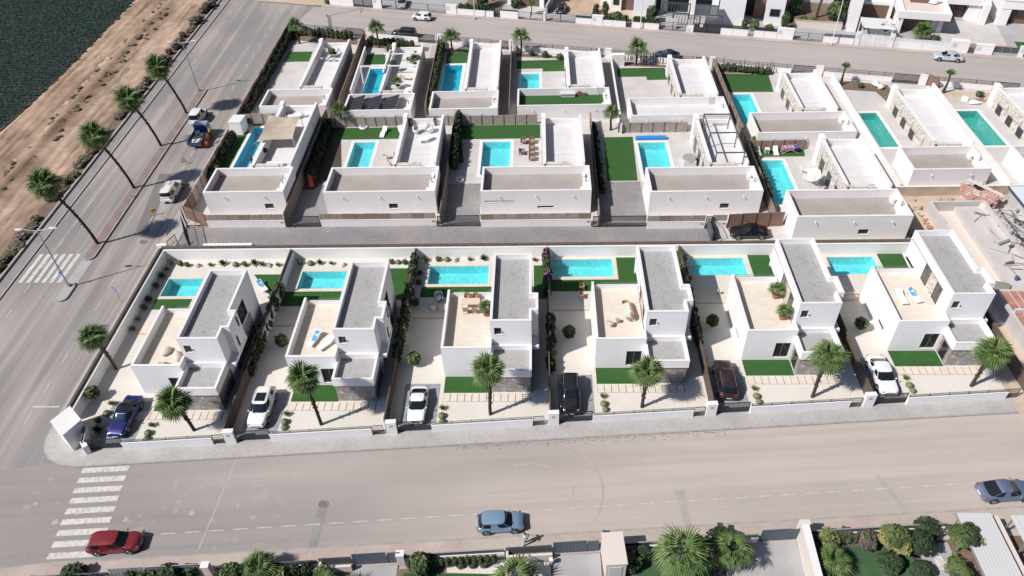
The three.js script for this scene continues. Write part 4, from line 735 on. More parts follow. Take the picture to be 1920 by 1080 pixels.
solo('loose_panel', T(B(-0.7, 0.7, 0, 0.05, -0.4, 0.4), -27.0, 0.12, -69.3, 0.1, -0.3), M.pale, 'white loose panel on the alley floor by the rear wall', 'panel');
// brushwood between rows and beside the avenue
function brushFence(label, a, b, h, mat = null, panel = 1.6, group = 'brushwood fences', y = 0.1) {
  const L = Math.hypot(b[0] - a[0], b[1] - a[1]), t = thing('brushwood_fence', label, 'fence', a[0], y, a[1], -Math.atan2(b[1] - a[1], b[0] - a[0]), group), n = Math.max(1, Math.round(L / panel));
  for (let i = 0; i < n; i++) { part('panel', B(L * i / n + 0.01, L * (i + 1) / n - 0.01, 0, h + rr(-0.05, 0.05), -0.05, 0.05), mat || M.brush[Math.floor(rnd() * 4)], t); part('post', B(L * i / n - 0.025, L * i / n + 0.025, 0, h + 0.05, 0.055, 0.1), M.steelDark, t); } return t;
}
brushFence('brown brushwood fence along the avenue beside the middle row', [-45.0, -76.0], [-45.0, -95.0], 1.9);
brushFence('brown brushwood fence along the avenue beside the rear row', [-45.0, -99.2], [-45.2, -132.6], 2.0);
brushFence('brown brushwood fence at the avenue end of the alley by the first bungalow', [-45.0, -76.0], [-41.7, -74.2], 2.0, M.brush[3]);
for (const [a, b, l] of [[-44.8, -33, 'first'], [-31.6, -19.6, 'second'], [-16.6, -0.2, 'third']]) brushFence('brushwood fence behind the turf of the ' + l + ' middle garden', [a, l === 'first' ? -99.7 : -98.15], [b, l === 'first' ? -99.7 : -98.15], 1.6, M.brush[2]);
brushFence('brushwood fence below the rear row behind the fourth middle garden', [11.4, -95.4], [21.2, -95.35], 1.6, M.brush[2]);
brushFence('brushwood fence behind the laundry rack', [29.0, -90.3], [36.6, -90.25], 1.5, M.brush[1]);
brushFence('tall red-brown fence behind the black car in the alley', [22.7, -72.8], [29.4, -73.2], 2.1, M.brush[3]);
const div = (l, a, b, m = M.brush[1], h = 1.9) => brushFence('brown fence ' + l, a, b, h, m, 2.2, 'garden dividers');
div('between the first and second middle bungalows', [-31.8, -100.6], [-31.75, -74.3]);
div('between the second and third middle bungalows', [-12.3, -98.6], [-12.25, -74.2]);
div('between the third and fourth middle bungalows', [7.55, -98.0], [7.3, -73.6]);
div('between the fourth middle bungalow and the pool behind the fifth villa', [28.6, -92.0], [28.4, -73.6]);
div('between the first and second rear bungalows', [-30.8, -128.4], [-30.4, -101.4]);
div('between the second and third rear bungalows', [-17.2, -125.6], [-17.0, -100.6]);
div('between the fourth and third rear bungalows', [-4.5, -122.6], [-4.4, -100]);
div('between the fifth and sixth rear bungalows', [28.2, -114.8], [28.5, -92.4]);
function plainWall(label, a, b, h, mat = M.whiteOld, t0 = 0.2, y = 0) { const L = Math.hypot(b[0] - a[0], b[1] - a[1]), t = thing('garden_wall', label, 'wall', a[0], y, a[1], -Math.atan2(b[1] - a[1], b[0] - a[0])); part('wall', B(0, L, 0, h, -t0 / 2, t0 / 2), mat, t); part('coping', B(-0.02, L + 0.02, h, h + 0.03, -t0 / 2 - 0.02, t0 / 2 + 0.02), M.whiteTop, t); return t; }
plainWall('white garden wall between the turf-roofed and the plain white rear bungalows', [11.9, -117.3], [11.8, -95], 1.6);
plainWall('low white garden wall inside the second rear garden', [-29.7, -122.6], [-29.4, -107], 1.5);
plainWall('white wall beside the first green pool', [45.9, -110.2], [45.7, -80], 1.2);
plainWall('white wall beside the rightmost green pool', [59.9, -106.6], [59.3, -80], 1.2);
plainWall('rough beige block wall between the building site and the rear bungalows', [43.8, -79.1], [78, -79.1], 1.5, M.siteSand, 0.25);
// street fence of the rear row: white low wall and railing, gates
{ const P = x => [x, rearZ(x)];
  const segs = [[-44.8, -34.6, 'w'], [-34.4, -31.3, 'g'], [-30.6, -29.6, 'p'], [-29.4, -21.2, 'w'], [-21.0, -18.2, 'g'], [-17.6, -16.9, 'p'], [-16.7, -6.6, 'w'], [-6.4, -5.2, 'g'], [-4.9, -4.2, 'p'], [-4.0, 9.4, 'w'], [9.6, 10.8, 'g'], [11.2, 12.2, 'p'], [12.4, 25.4, 'w'], [25.6, 27.6, 'g'], [27.8, 28.6, 'p'], [28.8, 40.2, 'w'], [40.4, 43.6, 'g'], [43.8, 44.8, 'p'], [45.0, 54.8, 'w'], [55.0, 58.4, 'g'], [58.6, 59.6, 'p'], [59.8, 68.6, 'w'], [68.8, 72, 'g']];
  let k = 0;
  for (const [a, b, m] of segs) {
    const L = (b - a) * Math.hypot(1, 0.236), p = P(a), where = ORD[k % 16];
    if (m === 'w') { const t = thing('street_wall', 'low white wall with dark railing along the rear street, before the ' + ['first', 'second', 'third', 'fourth', 'fifth', 'sixth', 'seventh', 'eighth'][k++] + ' rear garden from the avenue', 'wall', p[0], 0, p[1], RA, 'rear street walls'); part('wall', B(0, L, 0, 0.95, -0.1, 0.1), M.whiteOld, t); const g = [B(0, L, 1.55, 1.59, -0.02, 0.02), B(0, L, 1.0, 1.03, -0.02, 0.02), B(0, L, 1.27, 1.3, -0.015, 0.015)]; for (let x = 0.1; x < L; x += 0.14) g.push(B(x, x + 0.02, 1.03, 1.55, -0.01, 0.01)); part('railing', g, M.steelDark, t); for (let x = 0; x < L; x += 2.2) part('post', B(x, x + 0.06, 0.95, 1.65, -0.03, 0.03), M.steelDark, t); }
    else if (m === 'g') slatGate('dark slatted gate on the rear street after the ' + ['x', 'first', 'second', 'third', 'fourth', 'fifth', 'sixth', 'seventh', 'eighth'][k] + ' rear garden', p[0], p[0] + L, p[1], 1.6, M.steelDark, RA, 8);
    else { const t = thing('gate_pillar', 'white gate pillar on the rear street beside the ' + ['x', 'first', 'second', 'third', 'fourth', 'fifth', 'sixth', 'seventh'][k] + ' gate from the avenue', 'pillar', p[0], 0, p[1], RA, 'rear gate pillars'); part('body', B(0, L, 0, 1.75, -0.2, 0.2), M.whiteOld, t); part('cap', B(-0.02, L + 0.02, 1.75, 1.79, -0.22, 0.22), M.whiteTop, t); }
  } }
{ const t = thing('utility_cube', 'white plastered cube cabinet at the avenue beside the shade sail', 'utility cabinet', 0, 0, 0); part('body', prism([[-45.35, -96.4], [-43.65, -96.3], [-43.45, -98.4], [-45.15, -98.6]], 0, 2.15), M.whiteOld, t); part('lid', prism([[-45.4, -96.35], [-43.6, -96.25], [-43.4, -98.45], [-45.2, -98.65]], 2.15, 2.22), M.whiteTop, t); }
solo('garden_wall', B(-1.1, 1.1, 0, 2.0, -0.4, 0.4).applyMatrix4(new THREE.Matrix4().makeTranslation(13.0, 0.1, -116.6)), M.whiteOld, 'white meter cabinet at the corner of the plain white bungalow garden', 'utility cabinet');
// ---------------------------------------------------------------- cars
const carPaint = (r, g, b, metal = 0.2) => new THREE.MeshPhysicalMaterial({ color: rgb(r, g, b), metalness: metal, roughness: 0.38, clearcoat: 1, clearcoatRoughness: 0.06, side: THREE.DoubleSide });
const carGlass = new THREE.MeshPhysicalMaterial({ color: rgb(0.012, 0.016, 0.02), roughness: 0.06, specularIntensity: 0.8, side: THREE.DoubleSide });
const headGlass = new THREE.MeshPhysicalMaterial({ color: rgb(0.30, 0.32, 0.34), roughness: 0.12, metalness: 0.3 });
const CAR = {
  sedan: { H: 1.43, top: [.60, .84, .94, .96, .95, .95, .93, .86, .74, .55], base: [.13, .74], roof: [.30, .57], wr: .74 },
  hatch: { H: 1.46, top: [.62, .86, .93, .95, .95, .95, .94, .88, .76, .55], base: [.03, .77], roof: [.12, .60], wr: .76 },
  suv: { H: 1.66, top: [.70, .98, 1.06, 1.08, 1.07, 1.07, 1.06, 1.02, .92, .65], base: [.03, .74], roof: [.13, .58], wr: .78, clear: .32 },
  coupe: { H: 1.36, top: [.60, .84, .90, .91, .90, .90, .88, .80, .68, .5], base: [.08, .72], roof: [.32, .53], wr: .70 },
  estate: { H: 1.70, top: [.66, .92, 1.0, 1.02, 1.02, 1.02, 1.0, .95, .85, .6], base: [.01, .80], roof: [.03, .62], wr: .80 },
  mini: { H: 1.47, top: [.65, .9, .95, .96, .96, .96, .95, .92, .8, .55], base: [.02, .82], roof: [.10, .62], wr: .78 }
};
function makeCar(o) {
  const k = CAR[o.type], L = o.L, W = o.W, hw = W / 2, H = o.H || k.H, t = thing(o.name || 'parked_car', o.label, o.cat || 'car', o.x, o.y || 0.02, o.z, o.ry, o.group);
  const ts = [0, .025, .09, .22, .40, .58, .74, .88, .965, 1], ws = [.78, .90, .965, 1, 1, 1, .99, .955, .87, .70], cl = k.clear || .22;
  const prof = [[-.82, 0], [-.93, .06], [-.985, .22], [-1, .42], [-.99, .62], [-.955, .80], [-.89, .92], [-.78, .985], [-.5, 1.01], [0, 1.02], [.5, 1.01], [.78, .985], [.89, .92], [.955, .80], [.99, .62], [1, .42], [.985, .22], [.93, .06], [.82, 0]];
  const NX = 36, verts = [], uvs = [], idx = [];
  const lerpA = (A, u) => { let i = 0; while (i < ts.length - 2 && u > ts[i + 1]) i++; const q = (u - ts[i]) / (ts[i + 1] - ts[i]); const a = A[Math.max(0, i - 1)], b = A[i], c = A[i + 1], d = A[Math.min(A.length - 1, i + 2)]; const q2 = q * q, q3 = q2 * q; return 0.5 * ((2 * b) + (-a + c) * q * 0.7 + (2 * a - 5 * b + 4 * c - d) * q2 * 0 + 0) + (q - 0) * 0 + (mix(b, c, q * q * (3 - 2 * q) * 0.5 + q * 0.5) - b) - 0.5 * (-a + c) * q * 0.7; };
  for (let i = 0; i <= NX; i++) { const q = i / NX, u = 0.5 - 0.5 * Math.cos(Math.PI * q) * (0.75 + 0.25 * Math.abs(Math.cos(Math.PI * q))), w = lerpA(ws, u) * hw, tp = lerpA(k.top, u), bt = cl + (u < .05 || u > .95 ? .1 : 0); for (const [a, b] of prof) { verts.push((u - 0.5) * L, bt + b * (tp - bt), a * w); uvs.push(u, b); } }
  const m = prof.length; for (let i = 0; i < NX; i++) for (let j = 0; j < m - 1; j++) { const a = i * m + j; idx.push(a, a + 1, a + m, a + 1, a + m + 1, a + m); }
  for (const e of [0, NX]) { const c = verts.length / 3; verts.push((e ? .5 : -.5) * L, .5, 0); uvs.push(0, 0); for (let j = 0; j < m - 1; j++) idx.push(c, e * m + j, e * m + j + 1); }
  const g = new THREE.BufferGeometry(); g.setAttribute('position', new THREE.Float32BufferAttribute(verts, 3)); g.setAttribute('uv', new THREE.Float32BufferAttribute(uvs, 2)); g.setIndex(idx); g.computeVertexNormals();
  const body = part('body', clean(g), o.paint, t);
  // greenhouse: rounded plan that narrows towards the roof
  const belt = lerpA(k.top, .5) - .03, b0 = k.base, r0 = k.roof;
  const gh = (th, v, off = 0) => { const e = 2 / 5, c = Math.cos(th), s = Math.sin(th), vv = v + 0.10 * v * (1 - v) * 2; const x0 = mix(b0[0], r0[0], vv), x1 = mix(b0[1], r0[1], vv), cx = (x0 + x1) / 2, lx = (x1 - x0) / 2 * L + off, lz = mix(.93, k.wr, vv) * hw + off; return [(cx - .5) * L + lx * Math.sign(c) * Math.pow(Math.abs(c), e), belt + v * (H - .07 - belt), lz * Math.sign(s) * Math.pow(Math.abs(s), e)]; };
  const patch = (t0, t1, v0, v1, off, nu = 10, nv = 5) => { const P = [], I = [], U = []; for (let i = 0; i <= nu; i++) for (let j = 0; j <= nv; j++) { P.push(...gh(mix(t0, t1, i / nu), mix(v0, v1, j / nv), off)); U.push(i / nu, j / nv); } for (let i = 0; i < nu; i++) for (let j = 0; j < nv; j++) { const a = i * (nv + 1) + j; I.push(a, a + nv + 1, a + 1, a + 1, a + nv + 1, a + nv + 2); } const q = new THREE.BufferGeometry(); q.setAttribute('position', new THREE.Float32BufferAttribute(P, 3)); q.setAttribute('uv', new THREE.Float32BufferAttribute(U, 2)); q.setIndex(I); q.computeVertexNormals(); return clean(q); };
  const D = Math.PI / 180;
  part('pillars', patch(0, 2 * Math.PI, 0, 1, 0, 64, 6), o.paint, t);
  { const P = [], I = [], n = 48; for (let r = 0; r <= 4; r++) for (let i = 0; i <= n; i++) { const q = gh(i / n * 2 * Math.PI, 1), cx = (r0[0] + r0[1] - 1) / 2 * L, f = 1 - r / 4; P.push(cx + (q[0] - cx) * f, H - .07 + .07 * (1 - f * f) , q[2] * f); } for (let r = 0; r < 4; r++) for (let i = 0; i < n; i++) { const a = r * (n + 1) + i; I.push(a, a + 1, a + n + 1, a + 1, a + n + 2, a + n + 1); } const q = new THREE.BufferGeometry(); q.setAttribute('position', new THREE.Float32BufferAttribute(P, 3)); q.setIndex(I); q.computeVertexNormals(); part('roof', planarUV(q), o.roofMat || o.paint, t); }
  part('windscreen', patch(-52 * D, 52 * D, .05, .95, .012, 16), carGlass, t); part('rear_window', patch(130 * D, 230 * D, o.type === 'estate' ? .25 : .1, .9, .012, 16), carGlass, t);
  for (const s of [1, -1]) { for (const [a, b] of [[58, 88], [92, 122]]) part('side_window', patch(s * a * D, s * b * D, .12, .86, .012, 8), carGlass, t); }
  const mid = (r0[0] + r0[1] - 1) / 2 * L, rl = (r0[1] - r0[0]) * L;
  if (o.sunroof) part('sunroof', B(mid - rl * .1, mid + rl * .38, H - .02, H + .006, -hw * .5, hw * .5), carGlass, t);
  if (o.rails) for (const s of [-1, 1]) part('roof_rail', bar([mid - rl * .45, H - .01, s * hw * .68], [mid + rl * .4, H + .03, s * hw * .68], .02, 6), o.rails, t);
  // wheels
  const wr = o.wr || (k.clear ? .36 : .325);
  for (const sx of [-.295, .305]) for (const s of [-1, 1]) {
    part('wheel_arch', T(clean(new THREE.CylinderGeometry(wr + .06, wr + .06, .16, 20).rotateX(Math.PI / 2)), sx * L, wr + .03, s * (hw - .076)), M.black, t);
    const w = part('wheel', T(clean(new THREE.CylinderGeometry(wr, wr, .2, 22).rotateX(Math.PI / 2)), sx * L, wr, s * (hw - .085)), M.rubber, t);
    part('rim', [T(clean(new THREE.TorusGeometry(wr * .62, .025, 6, 20)), sx * L, wr, s * (hw + .012)), ...[0, 1, 2, 3, 4].map(i => T(B(-.025, .025, 0, wr * .62, -.008, .008), sx * L, wr, s * (hw + .014), 0, 0, i * 1.2566))], M.rim, w);
  }
  for (const s of [-1, 1]) {
    part('headlight', T(blob(.15, .05, .15, 1, 0, 10), L * .462, lerpA(k.top, .965) - .07, s * hw * .68, s * -.35, 0, -.45), headGlass, t);
    part('tail_light', T(blob(.08, .09, .2, 1, 0, 10), -L * .474, lerpA(k.top, .04) - .09, s * hw * .7, s * .3), M.red, t);
    const mr = part('mirror', T(blob(.08, .07, .11, 1, 0, 8), (b0[1] - .5 - .06) * L, belt + .04, s * (hw * .95 + .05)), o.paint, t);
  }
  part('grille', T(B(-.02, .02, 0, .16, -hw * .42, hw * .42), L * .496, .44, 0), M.black, t);
  for (const s of [-1, 1]) part('number_plate', T(B(-.01, .01, 0, .11, -.25, .25), s * (L * .5 + .004), s > 0 ? .36 : .5, 0), M.plasticWhite, t);
  part('wiper', [T(B(-.01, .01, 0, .012, -.3, .3), (b0[1] - .5) * L - .07, belt + .05, .2, .25)], M.black, t);
  for (const s of [-1, 1]) part('door_handle', [B(-.02, .14, .78 * belt + .12, .78 * belt + .15, s * (hw - .01), s * (hw + .015)), B(-1.0, -.84, .78 * belt + .12, .78 * belt + .15, s * (hw - .01), s * (hw + .015))], M.rim, t);
  return t;
}
const P_ = { blue: carPaint(.006, .010, .13), white: carPaint(.74, .74, .73, 0), black: carPaint(.008, .008, .010), brown: carPaint(.040, .022, .022), red: carPaint(.20, .010, .018), silverBlue: carPaint(.21, .33, .45, .3), grey: carPaint(.15, .19, .29, .3), navy: carPaint(.015, .02, .028), teal: carPaint(.012, .045, .085), silver: carPaint(.56, .58, .62, .2), cream: carPaint(.70, .69, .66, 0) };
const rot = d => d * Math.PI / 180;
makeCar({ type: 'sedan', L: 4.75, W: 1.86, paint: P_.blue, roofMat: carGlass, label: 'deep blue saloon with dark glass roof on the drive of the corner villa', x: -39.75, y: 0.12, z: -44.0, ry: rot(-92), wr: .35 });
makeCar({ type: 'suv', L: 4.7, W: 1.9, paint: P_.white, sunroof: true, rails: M.rim, label: 'white off-roader with sunroof on the drive of the second front villa', x: -26.75, y: 0.12, z: -45.0, ry: rot(-90) });
makeCar({ type: 'coupe', L: 4.3, W: 1.8, paint: P_.white, label: 'small white coupe on the drive of the third front villa', x: -11.75, y: 0.12, z: -45.3, ry: rot(-90) });
makeCar({ type: 'suv', L: 4.75, W: 1.9, paint: P_.black, roofMat: carGlass, rails: M.rim, label: 'glossy black off-roader on the drive of the fourth front villa', x: 2.85, y: 0.12, z: -46.6, ry: rot(-90) });
makeCar({ type: 'suv', L: 4.75, W: 1.92, paint: P_.brown, rails: M.rim, label: 'dark brown off-roader parked nose in at the fifth front villa', x: 17.9, y: 0.12, z: -48.3, ry: rot(88) });
makeCar({ type: 'sedan', L: 4.85, W: 1.9, paint: P_.white, label: 'white saloon with headlights to the street at the sixth front villa', x: 33.05, y: 0.12, z: -48.9, ry: rot(-90) });
makeCar({ type: 'sedan', L: 4.6, W: 1.82, paint: P_.black, label: 'black saloon standing in the alley by the red-brown fence', x: 25.0, y: 0.1, z: -71.4, ry: rot(180) });
makeCar({ type: 'hatch', L: 4.35, W: 1.74, paint: P_.red, label: 'red hatchback standing on the zebra crossing of the front street', x: -35.3, z: -30.95, ry: FA });
makeCar({ type: 'hatch', L: 3.9, W: 1.7, H: 1.5, paint: P_.silverBlue, label: 'pale silver blue hatchback in the near lane of the front street', x: -3.45, z: -32.95, ry: FA });
makeCar({ type: 'coupe', L: 4.5, W: 1.78, H: 1.42, paint: P_.grey, label: 'blue grey saloon at the right edge of the front street', x: 39.0, z: -36.1, ry: FA });
makeCar({ type: 'mini', L: 4.1, W: 1.76, H: 1.8, paint: P_.white, label: 'white small van parked beside the median, upper of the avenue vehicles', x: -51.9, z: -101.2, ry: rot(90) });
const van = makeCar({ type: 'estate', L: 4.6, W: 1.86, H: 1.86, paint: P_.cream, rails: M.black, label: 'dusty white work van with dark roof bars on the avenue', x: -48.85, z: -81.5, ry: rot(92), cat: 'van', name: 'work_van' });
part('ladder', [-.5, .25].map(x => B(x - 1.3 + .5, x + .9, 1.93, 1.97, x * .9 - .03, x * .9 + .03)), M.steelDark, van);
makeCar({ type: 'mini', L: 3.7, W: 1.64, paint: P_.white, label: 'white hatchback parked on the far side of the rear street', x: -21.6, z: -137.0, ry: rot(180) + RA });
makeCar({ type: 'estate', L: 4.5, W: 1.8, H: 1.6, paint: P_.navy, label: 'black people carrier parked on the near side of the rear street', x: -24.0, z: -129.7, ry: rot(180) + RA });
makeCar({ type: 'coupe', L: 4.1, W: 1.74, paint: P_.teal, label: 'dark blue convertible parked on the near side of the rear street', x: 21.5, z: -119.3, ry: rot(180) + RA, roofMat: M.black });
makeCar({ type: 'sedan', L: 4.5, W: 1.8, paint: P_.silver, label: 'silver saloon parked on the far side of the rear street at right', x: 66.3, z: -116.6, ry: rot(180) + RA });
makeCar({ type: 'hatch', L: 4.0, W: 1.72, paint: P_.silver, label: 'pale car behind the dark bar gates beyond the rear street', x: -26.2, z: -143.6, ry: rot(-85) });
makeCar({ type: 'hatch', L: 3.9, W: 1.72, paint: P_.navy, label: 'dark blue hatchback on the paved drive beyond the rear street', x: 4.4, z: -139.6, ry: rot(80) });
{ // blue dropside truck
  const t = thing('dropside_truck', 'blue dropside truck loaded with tools and bags on the avenue', 'truck', -49.6, 0, -95.2, rot(92));
  part('chassis', B(-2.5, 2.2, .45, .65, -.5, .5), M.black, t);
  const blue = carPaint(.010, .035, .19, 0);
  const cab = part('cab', [B(1.05, 2.55, .5, 1.25, -.95, .95), (() => { const g = new THREE.ExtrudeGeometry(new THREE.Shape([[1.05, 1.25], [2.45, 1.25], [2.05, 2.0], [1.15, 2.05]].map(p => new THREE.Vector2(...p))), { depth: 1.8, bevelEnabled: true, bevelSize: .04, bevelThickness: .04, bevelSegments: 2 }); g.translate(0, 0, -.9); return planarUV(g); })()], carPaint(.36, .43, .50, .1), t);
  part('windscreen', T(B(-.012, .012, 0, .72, -.8, .8), 2.47, 1.29, 0, 0, 0, .49), carGlass, cab); part('rear_window', B(.99, 1.0, 1.35, 1.8, -.6, .6), carGlass, cab);
  for (const s of [-1, 1]) { part('side_window', B(1.3, 2.05, 1.32, 1.82, s * .945, s * .955), carGlass, cab); part('dropside', B(-2.6, .95, .8, 1.2, s * .98, s * 1.02), blue, t); part('tail_light', B(-2.66, -2.62, .55, .68, s * .6, s * .9), M.red, t); part('headlight', B(2.56, 2.6, .75, .95, s * .55, s * .85), headGlass, t); for (const x of [-1.6, 1.75]) { const w = part('wheel', T(clean(new THREE.CylinderGeometry(.36, .36, .24, 20).rotateX(Math.PI / 2)), x, .36, s * .85), M.rubber, t); part('rim', T(clean(new THREE.CylinderGeometry(.2, .2, .25, 14).rotateX(Math.PI / 2)), x, .36, s * .86), M.rim, w); } }
  part('tailboard', B(-2.64, -2.6, .8, 1.2, -1.02, 1.02), blue, t); part('bed', B(-2.6, .95, .72, .8, -1.0, 1.0), M.pale, t); part('headboard', B(.92, .98, .8, 1.9, -.98, .98), blue, t);
  const put = (n, g, m, l, c) => { const o = part(n, g, m); o.position.copy(t.position); o.rotation.copy(t.rotation); o.updateMatrix(); return tag(o, l, c); };
  put('rubble_bag', [T(blob(.45, .32, .4, 2, .25), .3, 1.05, -.3), T(blob(.35, .3, .35, 4, .3), -.2, 1.0, .35)], plain(.50, .56, .55, 1), 'grey white builder bags lying on the truck bed', 'bag');
  put('tool_box', B(-.9, -.3, .8, 1.15, -.2, .5), M.wood, 'brown box on the truck bed', 'box');
  put('cement_sack', [T(blob(.35, .14, .25, 1, .2), -1.5, .92, -.4), T(blob(.35, .14, .25, 3, .2), -1.9, .93, .3), T(blob(.35, .13, .25, 2, .2), -1.4, .92, .4)], M.linen, 'pale sacks at the tail of the truck bed', 'sack');
}
solo('orange_barrow', [T(blob(.45, .28, .35, 2, .1), -48.15, .55, -93.4), bar([-48.1, .5, -93.2], [-47.8, .75, -92.3], .03), bar([-48.4, .5, -93.2], [-48.2, .75, -92.3], .03), T(clean(new THREE.TorusGeometry(.18, .06, 8, 14).rotateY(Math.PI / 2)), -48.2, .22, -93.9)], plain(.55, .10, .03, .6), 'orange wheelbarrow beside the blue dropside truck', 'wheelbarrow');
{ const t = thing('warning_sign', 'small triangular road works sign standing on the avenue below the truck', 'sign', -49.8, 0, -88.8, 0.4); const tri = new THREE.ExtrudeGeometry(new THREE.Shape([[-.45, 0], [.45, 0], [0, .8]].map(p => new THREE.Vector2(...p))), { depth: .03, bevelEnabled: false }); part('plate', T(planarUV(tri), 0, .35, 0, 0, -.25), plain(.36, .22, .13, .7), t); const t2 = new THREE.ExtrudeGeometry(new THREE.Shape([[-.3, .09], [.3, .09], [0, .62]].map(p => new THREE.Vector2(...p))), { depth: .008, bevelEnabled: false }); part('inset', T(planarUV(t2), 0, .35, .035, 0, -.25), plain(.5, .4, .28, .7), t); part('legs', [bar([-.3, 0, .2], [-.25, .4, 0], .02), bar([.3, 0, .2], [.25, .4, 0], .02), bar([0, 0, -.4], [0, .7, -.15], .02)], M.galv, t); }
{ const t = thing('round_sign', 'round yellow temporary sign standing on the avenue by the work van', 'sign', -49.6, 0, -76.9, 0.3); part('disc', T(clean(new THREE.CylinderGeometry(.34, .34, .03, 20).rotateX(Math.PI / 2)), 0, .75, 0), plain(.60, .42, .12, .6), t); part('symbol', T(clean(new THREE.TorusGeometry(.24, .05, 6, 20)), 0, .75, .025), plain(.50, .28, .04, .6), t); part('legs', [bar([-.2, 0, .15], [-.1, .5, 0], .02), bar([.2, 0, .15], [.1, .5, 0], .02), bar([0, 0, -.25], [0, .55, 0], .02)], M.galv, t); }
{ const t = thing('street_sign', 'blue street sign on a thin grey pole beside the corner wall', 'sign', -47.2, 0.1, -60.5, -0.5); part('pole', bar([0, 0, 0], [0, 2.3, 0], .03), M.galv, t); part('plate', B(-.45, .25, 1.75, 2.15, .03, .05), plain(.03, .10, .40, .5), t); part('arrow', [B(-.3, .1, 1.92, 1.98, .052, .056), T(B(-.1, .1, -.03, .03, 0, .004), .06, 1.99, .052, 0, 0, -.7), T(B(-.1, .1, -.03, .03, 0, .004), .06, 1.91, .052, 0, 0, .7)], M.plasticWhite, t); }
// lamp posts
function avenueLamp(label, x, z) { const t = thing('street_lamp', label, 'street lamp', x, 0.18, z, 0, 'double street lamps of the median'); part('base', B(-.2, .2, 0, .25, -.2, .2), M.galv, t); part('pole', taper([[0, 0, 0], [0, 4, 0], [0, 8.1, 0]], [.10, .08, .055], 6, 10), M.galv, t); part('arm', [bar([0, 8.05, 0], [-1.7, 8.35, .1], .04), bar([0, 8.05, 0], [1.6, 8.3, -.1], .04)], M.galv, t); for (const s of [-1, 1]) { const h = part('lamp_head', T(blob(.5, .08, .2, 1, 0, 12), s * 1.85, 8.36, -s * .1), M.pale, t); part('lamp_glass', B(s * 1.85 - .3, s * 1.85 + .3, 8.26, 8.28, -s * .1 - .1, -s * .1 + .1), M.lampGlass, h); } return t; }
avenueLamp('tall double street lamp at the zebra crossing end of the median', -54.5, -63.2); avenueLamp('tall double street lamp at the upper end of the brick median', -55.0, -110.2);
part('info_plate', B(-.2, .2, 1.9, 2.3, .1, .12), plain(.05, .18, .5, .5), scene.children.filter(o => o.name === 'street_lamp')[0]);
function poleLamp(label, x, z, h) { const t = thing('street_lamp', label, 'street lamp', x, 0.1, z, RA, 'white lamp posts of the rear street'); part('pole', taper([[0, 0, 0], [0, h / 2, 0], [0, h, 0]], [.09, .07, .05], 5, 8), M.plasticWhite, t); part('base', B(-.16, .16, 0, .15, -.16, .16), M.galv, t); part('arm', bar([0, h, 0], [0, h + .15, 1.3], .035), M.plasticWhite, t); part('lamp_head', T(blob(.17, .07, .4, 1, 0, 10), 0, h + .15, 1.6), M.pale, t); return t; }
poleLamp('white lamp post beyond the rear street above the solar roof', -40.2, -139.5, 7.5); poleLamp('white lamp post beyond the rear street above the white hatchback', -11.7, -136.6, 7.5); poleLamp('white lamp post beyond the rear street left of the grey pergolas', 18.2, -130.6, 7.8); poleLamp('tall white lamp post beyond the rear street left of the white slatted gate', 49.5, -122.6, 8.6);
solo('bollard', [B(5.0, 5.25, .12, .5, -32.3, -32.05), B(4.98, 5.27, .5, .54, -32.32, -32.03)], M.steelGrey, 'small grey service box on the near pavement beside the beige cabinet', 'service box');
// ---------------------------------------------------------------- palms
function fanGeo(pet, r, n, spread, droop, s) {     // one fan frond: stalk and pointed segments, growing along +x
  const P = []; const tri = (a, b, c) => P.push(...a, ...b, ...c);
  const st = [[0, 0], [pet * .5, .04], [pet, 0]];
  for (let i = 0; i < 2; i++) { const [x0, y0] = st[i], [x1, y1] = st[i + 1]; tri([x0, y0, -.025], [x1, y1, -.02], [x1, y1, .02]); tri([x0, y0, -.025], [x1, y1, .02], [x0, y0, .025]); }
  const c = [pet, 0, 0];
  for (let i = 0; i < n; i++) {
    const f = i / (n - 1) - .5, a = f * spread, len = r * (1 - .35 * Math.abs(f) * 1.4) * (0.9 + .2 * hash(i, s, 3)), da = spread / n * .5, q = (t, ang, yy) => [c[0] + Math.cos(ang) * t, yy, Math.sin(ang) * t];
    const fold = .05 * (i % 2 ? 1 : -1), y1 = .06 * r + fold * .4, y2 = -droop * len * (.55 + .6 * hash(i, s, 5));
    const A = q(len * .55, a - da * .95, y1 - .03), Bq = q(len * .55, a + da * .95, y1 - .03), Mq = q(len * .57, a, y1 + .02), tip = q(len, a + .06 * (hash(i, s, 9) - .5), y2);
    tri(c, A, Mq); tri(c, Mq, Bq); tri(A, tip, Mq); tri(Mq, tip, Bq);
  }
  const g = new THREE.BufferGeometry(); g.setAttribute('position', new THREE.Float32BufferAttribute(P, 3)); g.computeVertexNormals(); return planarUV(g);
}
const fans = [fanGeo(.55, .95, 17, 3.9, .14, 1), fanGeo(.6, 1.0, 19, 4.2, .22, 2), fanGeo(.5, .9, 17, 3.7, .32, 3)];
const droopFans = [fanGeo(.95, .85, 13, 3.2, .7, 4), fanGeo(1.1, .8, 12, 3.0, .55, 5), fanGeo(.8, .9, 13, 3.4, .9, 6)];
function frondMatrix(i, n, s, spreadLow, scale) {   // direction of frond i
  const a = i * 2.39996 + .4 * hash(i, s, 1), el = mix(1.45, spreadLow, Math.pow((i + .5) / n, .8)) + .2 * (hash(i, s, 2) - .5);
  return { a, el, k: scale * (.88 + .24 * hash(i, s, 4)) };
}
